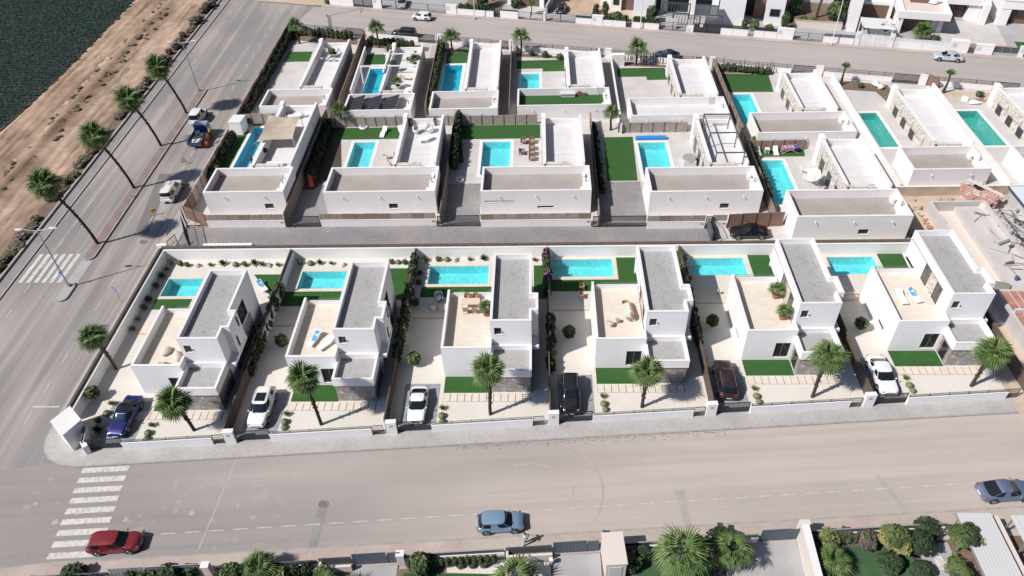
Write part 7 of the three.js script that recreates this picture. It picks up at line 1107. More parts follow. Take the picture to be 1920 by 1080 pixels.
farWall('white wall with dark slats before the white house with dark entrance', 29.7, 34.3, 1.2, { rail: .6 }); farGate('pale narrow gate with white bars across the street', 34.4, 35.25, 1.6, M.galv, 5, .4); farWall('white wall with dark slats before the window block', 35.3, 39.05, 1.2, { rail: .6 }); farPillar('tall white meter block right of the dark slats', 39.1, 41.8, 1.9, .6);
farGate('dark see-through gate before the pinkish retaining wall', 41.9, 46.6, 1.5, M.steelGrey, 5, .15); farWall('white wall with grey railing left of the tall lamp post', 46.7, 51.6, 1.1, { rail: .5, railMat: M.steelGrey }); farPillar('white pillar left of the white slatted gate', 51.75, 52.4, 2.2); farGate('white slatted gate before the white slatted canopy', 52.45, 57.0, 2.0, M.plasticWhite, 11, .72); farPillar('white pillar right of the white slatted gate', 57.05, 57.75, 2.2); farGate('narrow white slatted gate beside the long white wall', 57.8, 58.6, 1.9, M.plasticWhite, 10, .72); farWall('long white wall with white slats before the big white house', 58.65, 66.5, 1.25, { rail: .45, railMat: M.plasticWhite }); farPillar('wide white block at the right end of the long white wall', 66.55, 69.2, 1.9, 1.2); farGate('grey gate between the two white blocks at upper right', 69.25, 70.2, 1.6, M.steelGrey, 8); farPillar('white block with grey recess behind the silver saloon', 70.25, 72.9, 1.6, .8);
{ const t = rthing('glass_fence', 'grey glass fence at the right across the street', 'fence', 73, FWALL - .3); for (let i = 0; i < 3; i++) part('pane', B(i * 1.25, i * 1.25 + 1.2, .5, 1.5, -.01, .01), M.glassGrey, t); part('base', B(0, 3.7, 0, .5, -.12, .12), M.concreteGrey, t); } farPillar('white gate pillar at the right edge across the street', 76.7, 77.4, 1.8); { const t = rthing('a_frame_sign', 'white folding board at the right edge of the rear street', 'sign', 78.0, -12.2); part('board', [T(B(-.5, .5, 0, 1.6, -.02, .02), 0, 0, .3, 0, -.2), T(B(-.5, .5, 0, 1.6, -.02, .02), 0, 0, -.3, 0, .2)], M.plasticWhite, t); part('panel', T(B(-.35, .35, .3, 1.3, .022, .03), 0, 0, .3, 0, -.2), plain(.1, .3, .35, .6), t); }
// ground behind
{ const m = struct('far_ground', flat(rect(-46, 160, -90, -13.0), 0.10), M.concreteGrey); m.position.set(0, 0, rearZ(0)); m.rotation.y = RA; }
function farPatch(name, u0, u1, w0, w1, mat, y = 0.112) { const m = struct(name, flat(rect(u0, u1, w0, w1), y), mat); m.position.set(0, 0, rearZ(0)); m.rotation.y = RA; return m; }
farPatch('driveway', -34, -21, -30, -13.2, M.concreteGrey); farPatch('driveway', -7.5, -1.8, -26, -13.2, M.concreteLight); farPatch('clay_bank', -1.2, 9, -24, -16.8, M.clay); farPatch('driveway', -1.4, 4, -16.8, -13.2, M.concreteGrey); farPatch('garden_bed', 9, 14, -20, -13.2, M.sand); farPatch('garden_bed', -18.6, -11, -20, -13.2, M.earth); farPatch('garden_shade', 40, 50, -30, -18.2, M.earth); farPatch('driveway', 66, 76, -26, -15.5, M.concreteLight, .116); farPatch('clay_strip', 68.5, 76.5, -16.8, -15.6, M.graffiti, .12); farPatch('garden_bed', 69, 90, -15.4, -13.2, M.clay, .12);
farPatch('clay_bank', -60, -44.9, -30, -11.8, M.sand, .13);
{ const t = [[14.2, 16, -16.5, -13.4, 'small turf behind the third hedge across the street'], [77.5, 82, -18.8, -16, 'turf strip at the right edge across the street'], [59, 66, -16.6, -13.3, 'narrow turf before the big white house across the street']]; for (const [a, b, c, d, l] of t) { const m = lawn(l, rect(a, b, c, d), M.turf, 0.118); m.position.set(0, 0, rearZ(0)); m.rotation.y = RA; } }
// houses
function farHouse(label, fn) { const t = rthing('modern_house', label, 'house', 0, 0); fn(t); return t; }
const glassAt = (t, x0, x1, y0, y1, z, frame = M.steelDark) => { const w = part('window', [B(x0, x1, y0, y0 + .08, z - .03, z + .05), B(x0, x1, y1 - .08, y1, z - .03, z + .05), B(x0, x0 + .08, y0 + .08, y1 - .08, z - .03, z + .05), B(x1 - .08, x1, y0 + .08, y1 - .08, z - .03, z + .05)], frame, t); part('pane', B(x0 + .08, x1 - .08, y0 + .08, y1 - .08, z - .01, z + .02), M.glass, w); return w; };
const cladding = (t, x0, x1, y0, y1, z) => { const n = Math.max(2, Math.round((y1 - y0) / .28)); for (let i = 0; i < n; i++) part('board', B(x0, x1, mix(y0, y1, i / n), mix(y0, y1, (i + .92) / n), z - .04, z + .02), M.wood, t); };
farHouse('white house with brown boards behind the first hedges, upper left of centre', t => { part('wall', [B(-10.5, -3.6, 0, 5.8, -30, -19.0)], M.whiteOld, t); cladding(t, -9.2, -4.2, 0, 2.9, -18.97); part('column', B(-3.55, -3.2, 0, 5, -18.9, -18.5), M.whiteOld, t); part('roof', B(-10.7, -3.4, 5.8, 6.0, -30.2, -18.8), M.whiteTop, t); part('wall', B(-2.4, -2.0, 0, 1.6, -30, -16), M.concreteGrey, t); });
farHouse('white house with brown entrance panel above the clay bank', t => { part('wall', [B(9.3, 11.2, 0, 6.2, -30, -19.8), B(13.7, 17.5, 0, 6.2, -30, -18.0)], M.whiteOld, t); part('entrance', B(11.2, 13.7, 0, 5.8, -30, -20.6), M.steelDark, t); cladding(t, 11.3, 13.3, 0, 4.2, -20.55); part('roof', B(9.1, 17.7, 6.2, 6.35, -30.2, -17.9), M.whiteTop, t); part('wall', B(7.0, 9.3, 0, 3.0, -30, -21.8), M.whiteOld, t); glassAt(t, 9.7, 10.8, 1.2, 2.4, -19.77); });
farHouse('white house with dark windows behind the two grey pergolas', t => { part('wall', [B(18.4, 19.6, 0, 6.0, -32, -20.5), B(23.4, 24.6, 0, 6.0, -32, -20.5), B(27.5, 28.7, 0, 6.0, -32, -20.5), B(18.4, 28.7, 3.0, 6.0, -32, -20.6), B(18.4, 28.7, 0, 3.0, -32, -24)], M.whiteOld, t); glassAt(t, 19.8, 23.2, .1, 2.8, -21.4); glassAt(t, 24.8, 27.3, .1, 2.8, -21.4); part('roof', B(18.2, 28.9, 6, 6.15, -32, -20.3), M.whiteTop, t); });
farHouse('white house block with dark brown entrance recess and small grey window', t => { part('wall', [B(28.9, 33.3, 0, 7, -30, -17.0), B(36.9, 40.0, 0, 7, -30, -18.3), B(33.3, 36.9, 3.4, 7, -30, -21)], M.whiteOld, t); part('recess', B(33.3, 36.9, 0, 3.4, -30, -22), M.black, t); cladding(t, 34.9, 36.9, 0, 5.5, -20.9); glassAt(t, 37.6, 39.3, 1.7, 3.0, -18.27, M.steelGrey); part('roof', [B(28.8, 33.4, 7, 7.1, -30, -16.9), B(36.8, 40.1, 7, 7.1, -30, -18.2)], M.whiteTop, t); });
farHouse('large white house with tan roof terrace and brown garage doors at upper right', t => {
  part('wall', [B(50.8, 52.3, 0, 6.2, -34, -17.9), B(59.0, 59.4, 0, 4.0, -30, -18.4), B(65.4, 66.2, 0, 3.2, -30, -20.2), B(58.4, 66.6, 2.9, 4.1, -18.8, -18.3), B(58.4, 58.9, 2.9, 4.1, -34, -18.8), B(66.2, 66.6, 2.9, 4.1, -34, -18.8), B(73.0, 74.0, 0, 3.6, -34, -25.0), B(66.6, 74.0, 3.0, 4.3, -26.5, -25.8), B(70.9, 72.9, 0, 3.0, -27.5, -26.2), B(59.4, 73, 0, 2.9, -34, -29)], M.whiteOld, t);
  part('terrace_floor', B(58.9, 66.2, 3.0, 3.3, -34, -18.8), M.cream, t); part('roof', [B(66.6, 74, 4.3, 4.42, -34, -25.7), B(50.7, 52.4, 6.2, 6.3, -34, -17.8)], M.whiteTop, t);
  cladding(t, 59.5, 64.4, 0, 2.85, -20.6); part('wall', B(59.4, 65.4, 0, 2.9, -21.2, -20.7), M.whiteOld, t); cladding(t, 66.7, 70.8, 0, 3.0, -27.6); glassAt(t, 69.4, 70.8, 1.4, 2.9, -27.5);
  part('terrace_box', [B(52.4, 58.3, 0, 3.0, -34, -23.6), B(52.4, 52.6, 3, 4.0, -34, -23.6), B(58.1, 58.3, 3, 4, -34, -23.6), B(52.6, 58.1, 3, 3.4, -23.8, -23.6)], M.whiteOld, t); cladding(t, 53.2, 57.6, .6, 2.9, -23.55); });
farHouse('white house with brown window at the upper right corner', t => { part('wall', [B(75.8, 86, 3.0, 4.4, -36, -25.2), B(75.8, 77.4, 0, 3.0, -36, -25.3), B(80.9, 86, 0, 3, -36, -25.3)], M.whiteOld, t); part('recess', B(77.4, 80.9, 0, 3.0, -36, -26.6), M.black, t); cladding(t, 78.4, 80.9, 0, 2.8, -26.55); glassAt(t, 77.5, 78.8, 1.4, 2.7, -26.5); part('roof', B(75.7, 86, 4.4, 4.5, -36, -25.1), M.whiteTop, t); });
farHouse('white house with small dark windows at the upper left across the street', t => { part('wall', [B(-40, -34.2, 0, 4.2, -34, -24)], M.whiteOld, t); part('roof', B(-40.2, -34, 4.2, 4.35, -34, -23.8), M.whiteTop, t); glassAt(t, -38.5, -36, 1, 2.4, -23.97); part('column', B(-34.2, -33.8, 0, 4.2, -24.4, -24), M.whiteOld, t); });
// pergolas and canopies
for (const [u0, u1, l] of [[18.9, 23.9, 'left grey metal pergola with glassy roof across the street'], [24.8, 29.7, 'right grey metal pergola with closed louvres across the street']]) { const t = rthing('metal_pergola', l, 'pergola', 0, 0); for (const u of [u0, u1 - .15]) for (const w of [-18.3, -13.9 - .2]) part('post', B(u, u + .15, 0, 2.7, w - .15, w), M.steelBlue, t); part('frame', [B(u0, u1, 2.7, 2.9, -18.45, -18.3), B(u0, u1, 2.7, 2.9, -14.1, -13.95), B(u0, u0 + .15, 2.7, 2.9, -18.3, -14.1), B(u1 - .15, u1, 2.7, 2.9, -18.3, -14.1)], M.steelBlue, t); const n = l.startsWith('right') ? 17 : 9; for (let i = 0; i < n; i++) { const a = mix(u0 + .15, u1 - .15, i / n), b = mix(u0 + .15, u1 - .15, (i + (n > 10 ? .88 : .16)) / n); part('louvre', T(B(0, b - a, 0, .03, -18.3, -14.1), a, 2.78, 0), M.steelBlue, t); } }
solo('lattice_screen', B(0, 2, 0, 1.9, 0, .06).applyMatrix4(new THREE.Matrix4().makeRotationY(RA).setPosition(...(([x, z]) => [x, .1, z])(RW(20.0, -13.6)))), M.pale, 'pale board standing behind the left pergola gate', 'board');
{ const t = rthing('slatted_canopy', 'white slatted canopy over the parking place behind the white gate', 'canopy', 0, 0); for (const u of [52.6, 57.3]) for (const w of [-18.2, -14.2]) part('post', B(u, u + .2, 0, 2.5, w - .2, w), M.plasticWhite, t); part('beam', [B(52.6, 52.8, 2.5, 2.7, -18.4, -14.0), B(57.3, 57.5, 2.5, 2.7, -18.4, -14.0)], M.plasticWhite, t); for (let i = 0; i < 11; i++) part('slat', B(52.8, 57.3, 2.55, 2.62, -18.3 + i * .4, -18.05 + i * .4), M.plasticWhite, t); }
{ const [x, z] = RW(56.5, -15.5); const t = thing('white_flower_shrub', 'white flowering climber spilling over the slatted canopy', 'climber', x, 1.9, z); part('foliage', T(cloudB[0], 0, .4, 0, 0, 0, 0, [1.3, .6, 1.0]), M.leafC, t); part('flowers', [T(cloudB[1], .3, .6, 0, 0, 0, 0, [1.4, .7, 1.1])], M.plasticWhite, t); part('stem', bar([.5, -1.8, 0], [0, .3, 0], .05), M.bark, t); }
{ const [x, z] = RW(62.5, -25); const t = thing('terrace_laundry', 'white cloths and loungers on the tan roof terrace at upper right', 'laundry', x, 3.3, z, RA); part('frame', [B(-1.5, 1.5, 0, .5, -.4, .4)], plain(.2, .1, .08, .8), t); part('cloth', [T(blob(.9, .3, .7, 2, .3), 2.2, .4, .2), T(blob(.6, .5, .6, 4, .3), 3.4, .5, -.3)], M.plasticWhite, t); }
{ const t = rthing('retaining_wall', 'pinkish stone retaining wall in the shaded garden across the street', 'wall', 42, -18.2); part('wall', B(0, 8, 0, 1.3, -.4, 0), M.cream, t); part('top', B(-.02, 8.02, 1.3, 1.36, -.44, .03), M.clay, t); part('soil', B(0, 8, .1, 1.2, -5, -.4), M.earth, t); }
// planting
function rhedge(label, u0, u1, w, h, d, o) { const a = RW(u0, w), b = RW(u1, w); return hedge(label, a, b, h, d, o); }
rhedge('clipped hedge behind the first white wall across the street', -18.4, -11.6, -13.5, 1.9, .55, { step: .7 }); rhedge('clipped hedge behind the second white wall across the street', 9.1, 13.0, -13.5, 1.75, .55, { step: .7 }); rhedge('clipped hedge behind the third white wall across the street', 14.4, 18.9, -13.5, 1.75, .55, { step: .7 }); rhedge('tall hedge at the left edge of the white house above the clay bank', 8.6, 8.9, -17, 2.6, .8); { const a = RW(6.7, -19), b = RW(7.2, -14); hedge('green hedge running back beside the white meter block', a, b, 1.6, .5); }
for (const [u, w, r, h, l] of [[11.2, -15.8, .9, 1.4, 'round dark shrub before the brown entrance panel'], [12.6, -15.4, .7, 1.1, 'second round shrub before the brown entrance panel'], [17.2, -15.5, 1.1, 2.4, 'round tree behind the third hedge'], [-8.5, -17.5, .9, 2.2, 'dark tree behind the short white wall'], [-14.5, -16.5, 1.4, 2.6, 'broad dark shrub behind the first hedge'], [-13, -19, 1.2, 2.5, 'green tree by the white house with brown boards'], [35.2, -15.3, .9, 1.9, 'round shrub beside the pale narrow gate'], [37.8, -15.0, .9, 1.4, 'shrub below the small grey window'], [40.4, -17.0, .8, 2.3, 'olive clipped shrub right of the window block'], [33.6, -15.6, .5, 1.9, 'yellow green slim shrub by the dark entrance'], [43.5, -19.3, 1, 1.4, 'left shrub above the pinkish retaining wall'], [45.2, -19.4, 1, 1.3, 'middle shrub above the pinkish retaining wall'], [48.6, -20, 1.4, 3.4, 'tall leafy shrub right above the pinkish retaining wall'], [49.6, -22.5, 1.6, 5.5, 'dark tree behind the tall lamp post'], [64.4, -14.8, .9, 1.7, 'round shrub right of the palm before the big house'], [23.7, -22, .9, 3.2, 'leafy tree between the two grey pergolas'], [-45.2, -13.2, .7, .9, 'dry shrub on the sandy corner at upper left'], [41.8, -21, 1.2, 4, 'dark tree in the shaded garden, left'], [-17, -21, 1.6, 3, 'dark tree behind the first hedge, left']]) rbush(l, u, w, r, h, { stem: h > 2.2 ? h * .25 : undefined });
{ const [x, z] = RW(62.3, -15.3); fanPalm('bushy multi-stemmed palm before the big white house', x, z, 1.9, { k: 1.35, n: 26, low: -.1, merged: true, name: 'garden_palm' }); const [x2, z2] = RW(45.6, -20.2); fanPalm('pale slender palm trunk in the shaded garden', x2, z2, 6.5, { k: 1.2, n: 22, merged: true, name: 'garden_palm', radii: [.28, .22, .2, .2], lean: [.9, -.4] }); const [x3, z3] = RW(17.4, -15.9); fanPalm('low palm inside the round tree by the lamp post', x3, z3, 1.5, { k: .9, n: 16, merged: true, name: 'garden_palm' }); const [x4, z4] = RW(-4.8, -15); fanPalm('thin bare palm on the paved drive across the street', x4, z4, 2.2, { k: .7, n: 10, merged: true, name: 'garden_palm', radii: [.12, .09, .08, .08] }); }
// ---------------------------------------------------------------- gardens at the lower edge of the picture
const BA = Math.atan(0.0685), bz = x => -30.2 - 0.0685 * (x + 2.9);
function bthing(name, label, cat, x, dz = 0, group, turn = 0) { return thing(name, label, cat, x, .1, bz(x) + dz, BA + turn, group); }
function bottomWall(label, x0, x1, h, cap = M.steelGrey, wallM = M.whiteOld) { const t = bthing('garden_wall', label, 'wall', x0), L = x1 - x0; part('wall', B(0, L, 0, h, -.1, .1), wallM, t); part('sheet', B(0, L, h, h + .45, -.03, .03), M.steelGrey, t); part('top_rail', B(0, L, h + .45, h + .5, -.05, .05), cap, t); return t; }
bottomWall('low wall with grey metal sheet along the near pavement behind the person', -11.2, -3.0, .7, M.galv); bottomWall('wall with grey sheet along the cypress hedge at lower right', 21.3, 32.6, .7, M.galv); bottomWall('dark wall stretch right of the beige cabinet', 6.4, 13.2, .5, M.galv); bottomWall('wall stretch beside the dark planter', 13.3, 17.4, .7, M.galv); bottomWall('low wall at the left end of the near pavement', -40.8, -34.4, .6); bottomWall('wall stretch below the palm shadows at lower left', -26.0, -17.9, .6);
function gridGate(label, x0, x1, h, mat = M.steelGrey) { const t = bthing('grid_gate', label, 'gate', x0), L = x1 - x0; part('frame', [B(0, .06, .05, h, -.03, .03), B(L - .06, L, .05, h, -.03, .03), B(.06, L - .06, h - .06, h, -.03, .03), B(.06, L - .06, .05, .11, -.03, .03)], mat, t); part('sheet', B(.06, L - .06, .11, h - .06, -.012, -.004), plain(.10, .14, .18, .5), t); const nv = Math.max(2, Math.round(L / .28)); for (let i = 1; i < nv; i++) part('bar', B(L * i / nv - .015, L * i / nv + .015, .11, h - .06, -.004, .02), mat, t); for (let i = 1; i < 5; i++) part('rail', B(.06, L - .06, h * i / 5, h * i / 5 + .03, .02, .032), mat, t); return t; }
gridGate('blue grey grid gate of the drive left of the long wall', -15.1, -12.4, 1.7); gridGate('narrow blue grey gate beside the white post', -12.3, -11.4, 1.6); gridGate('blue grey grid gate left of the beige cabinet', .9, 3.6, 1.7); gridGate('narrow blue grey gate touching the beige cabinet', 3.65, 4.55, 1.6); gridGate('blue grey grid gate before the concrete drive at lower right', 17.6, 19.9, 1.7); gridGate('narrow blue grey gate beside the tall cream wall', 19.95, 20.7, 1.6); gridGate('grey slatted gate at the lower left behind the red car', -31.4, -27.3, 1.6, M.galv);
{ const t = bthing('metal_fence_panel', 'grey metal fence panel standing at the lower left', 'fence', -34.3); for (let i = 0; i < 9; i++) part('slat', B(.02 + i * .31, .27 + i * .31, .1, 1.6, -.015, .015), M.galv, t); part('rail', [B(0, 2.8, 1.6, 1.66, -.03, .03), B(0, 2.8, .3, .36, .016, .03)], M.galv, t); }
for (const [x, l] of [[-26.7, 'white wall block at the lower left between gate and hedge'], [-11.3, 'white post at the left end of the long near wall']]) { const t = bthing('wall_post', l, 'post', x); part('body', B(-.3, .3, 0, 1.4, -.25, .25), M.cream, t); part('cap', B(-.33, .33, 1.4, 1.45, -.28, .28), M.whiteTop, t); }
for (const [x0, x1, l] of [[-17.8, -15.2, 'cream planter wall left of the blue grey drive gate'], [-2.9, .8, 'cream planter wall below the person']]) { const t = bthing('planter_wall', l, 'wall', x0), L = x1 - x0; part('wall', [B(0, L, 0, .8, .35, .55), B(0, .2, 0, .8, -.1, .35)], M.cream, t); part('screen', B(0, L, .0, 1.3, -.05, .0), M.steelGrey, t); part('soil', B(.2, L, 0, .3, 0, .35), M.earth, t); }
{ const t = bthing('lamp_box', 'small white lamp on the end of the planter wall', 'lamp', .7, .9); part('box', B(-.15, .15, .5, .8, -.15, .15), M.plasticWhite, t); part('post', B(-.1, .1, 0, .5, -.1, .1), M.cream, t); }
{ const t = bthing('utility_cabinet', 'beige block cabinet with flat roof on the near pavement edge', 'utility cabinet', 4.7); part('body', B(.05, 1.6, 0, 2.4, -.1, 2.5), M.cream, t); part('roof', B(-.02, 1.68, 2.4, 2.5, -.18, 2.56), M.cream, t); part('door', B(.3, 1.3, .1, 2.0, 2.5, 2.53), M.pale, t); }
{ const t = thing('garden_wall', 'tall cream wall running back from the near pavement at lower right', 'wall', 20.9, .1, -31.9, -.03); part('wall', B(-.25, .3, 0, 2.1, 0, 9), M.cream, t); part('pier', B(-.35, .45, 0, 2.2, -.4, 0), M.cream, t); part('coping', B(-.27, .32, 2.1, 2.15, 0, 9), M.whiteTop, t); }
struct('driveway', flat([[-15.2, -29.2], [-11.6, -29.4], [-11.6, 0], [-15.2, 0]], .115), M.concreteGrey); struct('driveway', flat([[.9, -30.3], [4.7, -30.5], [4.7, 0], [.9, 0]], .115), M.concreteGrey); struct('driveway', flat([[14.5, -31.2], [20.6, -31.7], [20.6, 0], [14.5, 0]], .115), M.concreteGrey); struct('gravel_bed', flat([[-7.6, -29.6], [-3.0, -29.9], [-.3, -29.5], [-.3, -28.6], [-7.6, -28.75]], .115), M.gravelWhite); struct('gravel_bed', flat([[-3.0, -29.6], [.7, -29.7], [.7, -24], [-3.0, -24]], .12), M.gravelWhite);
lawn('strip of turf below the white gravel bed at the bottom edge', [[-11.0, -28.7], [-.4, -28.6], [-3.1, -28.4], [-3.1, -24], [-11, -24]], M.turf, .117); lawn('lawn right of the beige cabinet at the bottom edge', [[7.2, -29.2], [10, -30.0], [13.5, -29.7], [13.5, -22], [7, -22]], M.lawn, .117); lawn('large lawn at the lower right', [[22.9, -31.1], [29.5, -31.4], [30.2, -22], [22.9, -22]], M.lawn, .117);
struct('garden_path', flat([[30.0, -31.4], [32.6, -31.6], [33.0, -22], [30.4, -22]], .117), M.concreteGrey); solo('stepping_slab', B(31.0, 31.7, .1, .2, -30.4, -29.2), M.paintWhite, 'pale curved slab on the garden path at lower right', 'slab');
// hedges of small cypresses: every second one stands apart
function cypressRow(where, x0, x1, dz, step, h, r) { const n = Math.floor((x1 - x0) / step); let src = null; for (let i = 0; i < n; i++) { const x = x0 + i * step; if (!src) { src = bthing('small_cypress', 'leftmost small olive cypress in the clipped row ' + where, 'cypress', x, dz, 'cypress row ' + where); part('foliage', T(cloudB[0], 0, h * .5, 0, 0, 0, 0, [r, h * .55, r]), M.leafOlive, src); part('core', T(cloudC[1], 0, h * .5, 0, 0, 0, 0, [r * .9, h * .52, r * .9]), M.leafB, src); part('trunk', bar([0, 0, 0], [0, h * .6, 0], .03), M.bark, src); } else { const c = copy(src, ORD[i] + ' small olive cypress from the left ' + where, x, .1, bz(x) + dz, i * 1.3); } } }
cypressRow('behind the long near wall', -10.6, -3.2, .55, .52, 1.25, .32); cypressRow('along the lower right wall', 21.8, 30.6, .6, .55, 1.3, .34);
{ const a = [21.5, -31.2], b = [21.8, -24]; hedge('clipped hedge running back along the tall cream wall', a, b, 1.5, .4); }
hedge('dark hedge at the lower left corner', [-41.2, bz(-41.2) + .5], [-34.6, bz(-34.6) + .6], 1.5, .5, { m1: M.leafB }); hedge('dark garden shrubs at the lower left below the slatted gate', [-33, -27.9], [-27.5, -28.4], 1.2, .6); hedge('dark hedge left of the cream planter', [-26, bz(-26) + .6], [-18.2, bz(-18.2) + .6], 1.4, .5, { m1: M.leafB });
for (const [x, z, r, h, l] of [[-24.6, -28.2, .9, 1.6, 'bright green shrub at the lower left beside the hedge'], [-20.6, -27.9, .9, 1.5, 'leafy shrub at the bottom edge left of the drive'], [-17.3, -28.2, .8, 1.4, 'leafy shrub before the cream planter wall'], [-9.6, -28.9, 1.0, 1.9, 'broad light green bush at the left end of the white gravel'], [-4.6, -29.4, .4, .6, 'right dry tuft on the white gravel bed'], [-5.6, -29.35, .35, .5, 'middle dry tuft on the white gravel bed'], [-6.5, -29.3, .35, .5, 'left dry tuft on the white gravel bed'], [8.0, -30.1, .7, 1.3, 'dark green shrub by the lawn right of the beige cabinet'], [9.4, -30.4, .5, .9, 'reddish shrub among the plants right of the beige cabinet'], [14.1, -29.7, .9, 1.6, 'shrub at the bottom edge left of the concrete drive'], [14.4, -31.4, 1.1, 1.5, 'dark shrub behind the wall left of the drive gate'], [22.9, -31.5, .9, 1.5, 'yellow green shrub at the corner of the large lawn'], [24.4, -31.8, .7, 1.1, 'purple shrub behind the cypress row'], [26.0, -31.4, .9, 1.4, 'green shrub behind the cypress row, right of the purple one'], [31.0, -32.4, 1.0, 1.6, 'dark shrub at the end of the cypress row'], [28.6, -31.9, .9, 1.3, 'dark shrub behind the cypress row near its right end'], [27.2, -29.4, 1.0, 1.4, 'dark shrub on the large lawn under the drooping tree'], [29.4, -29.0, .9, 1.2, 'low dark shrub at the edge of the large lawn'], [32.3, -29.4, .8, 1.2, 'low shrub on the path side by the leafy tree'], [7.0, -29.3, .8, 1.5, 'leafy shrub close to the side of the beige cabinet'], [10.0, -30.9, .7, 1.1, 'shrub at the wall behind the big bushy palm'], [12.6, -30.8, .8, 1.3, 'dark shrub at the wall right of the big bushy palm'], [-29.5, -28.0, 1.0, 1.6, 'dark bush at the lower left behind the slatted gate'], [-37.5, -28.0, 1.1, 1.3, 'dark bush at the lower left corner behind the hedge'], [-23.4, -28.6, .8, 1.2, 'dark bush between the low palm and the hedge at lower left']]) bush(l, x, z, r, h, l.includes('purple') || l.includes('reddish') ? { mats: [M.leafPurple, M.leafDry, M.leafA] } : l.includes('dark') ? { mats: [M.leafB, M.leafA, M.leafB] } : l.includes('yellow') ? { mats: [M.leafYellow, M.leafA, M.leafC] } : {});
function tree(label, x, z, h, r, mats) { const t = thing('garden_tree', label, 'tree', x, .1, z, rr(0, 6)); part('trunk', [taper([[0, 0, 0], [.05, h * .3, 0], [0, h * .6, .05]], [.14, .1, .07], 6, 7), bar([0, h * .35, 0], [r * .5, h * .7, .2], .05, 5, .02), bar([0, h * .4, 0], [-r * .5, h * .7, -.2], .05, 5, .02), bar([0, h * .45, 0], [0, h * .75, r * .5], .05, 5, .02)], M.bark, t); const ms = mats || [M.leafA, M.leafC, M.leafB]; const spots = [[0, .8, 0, .75], [.5, .68, .15, .6], [-.5, .7, -.1, .6], [.1, .66, .55, .58], [-.1, .68, -.55, .58], [.35, .86, -.3, .45]]; spots.forEach(([a, b, c, k], i) => part('crown', T(cloudA[i % 3], a * r, b * h, c * r, i, 0, 0, [k * r, k * r * .7, k * r]), ms[i % 3], t)); return t; }
tree('leafy tree beside the corrugated carport at lower right', 33.0, -30.9, 3.2, 1.3); tree('tree with drooping leaves over the large lawn', 27.6, -30.7, 3.0, 1.3, [M.leafC, M.leafYellow, M.leafA]); tree('dark tree beyond the drooping tree on the lawn', 29.6, -30.6, 2.6, 1.1, [M.leafB, M.leafA, M.leafB]); tree('small tree at the bottom edge right of the path', 31.6, -28.4, 2.4, .9, [M.leafC, M.leafA, M.leafC]);
fanPalm('big bushy palm at the bottom edge right of the beige cabinet', 10.6, -28.6, 3.4, { k: 1.3, n: 30, low: -.7, droop: true, name: 'garden_palm', radii: [.3, .24, .22, .24] }); fanPalm('low spreading palm left of the drive gate at the bottom edge', -2.0, -27.5, 1.0, { k: 1.25, n: 20, low: -.1, droop: true, name: 'garden_palm' }); fanPalm('low palm at the lower left behind the dark hedge', -22.4, -28.5, 1.3, { k: 1.0, n: 18, low: -.1, name: 'garden_palm' }); fanPalm('small palm beside the concrete drive at lower right', 22.6, -29.4, 1.2, { k: 1.0, n: 16, low: -.1, name: 'garden_palm' }); fanPalm('palm over the dark planter left of the concrete drive', 14.9, -29.7, 1.9, { k: 1.0, n: 22, low: -.2, droop: true, name: 'garden_palm' }); fanPalm('palm at the bottom edge over the left drive', -16.6, -26.4, 1.6, { k: 1.2, n: 18, low: -.1, name: 'garden_palm' });
tree('dark broad tree behind the wall by the palm planter', 14.6, -29.9, 2.6, 1.2, [M.leafB, M.leafA, M.leafB]);
{ const t = thing('carport', 'carport with pale corrugated roof at the lower right', 'carport', 0, .1, 0); const P = [], n = 40; const g = []; for (let i = 0; i < 10; i++) g.push(T(B(0, .24, 0, .035, -.2, 6.4), 32.9 + i * .27, 2.42, -32.6, .0)); g.forEach((q, i) => part('roof_sheet', q, M.pale, t)); part('edge', [B(32.85, 35.65, 2.3, 2.4, -32.85, -32.72), B(32.8, 32.88, 2.3, 2.46, -32.72, -26.2)], M.galv, t); for (const [x, z] of [[33, -32.5], [35.4, -32.6], [33, -27], [35.4, -27]]) part('post', B(x, x + .1, 0, 2.42, z, z + .1), M.galv, t); }
{ const t = thing('carport', 'second pale carport roof cut by the right edge', 'carport', 0, .1, 0); for (let i = 0; i < 5; i++) part('roof_sheet', B(37.0 + i * .5, 37.46 + i * .5, 2.4, 2.44, -32.6, -30.0), M.pale, t); part('post', [B(37.1, 37.2, 0, 2.4, -32.4, -32.3), B(37.1, 37.2, 0, 2.4, -30.3, -30.2)], M.galv, t); }
{ const t = thing('garden_wall', 'tan brick wall between the two carports', 'wall', 36.2, .1, -33.2, 0); part('wall', B(-.2, .2, 0, 1.8, .3, 8), M.clay, t); part('coping', B(-.24, .24, 1.8, 1.86, .3, 8), M.cream, t); }
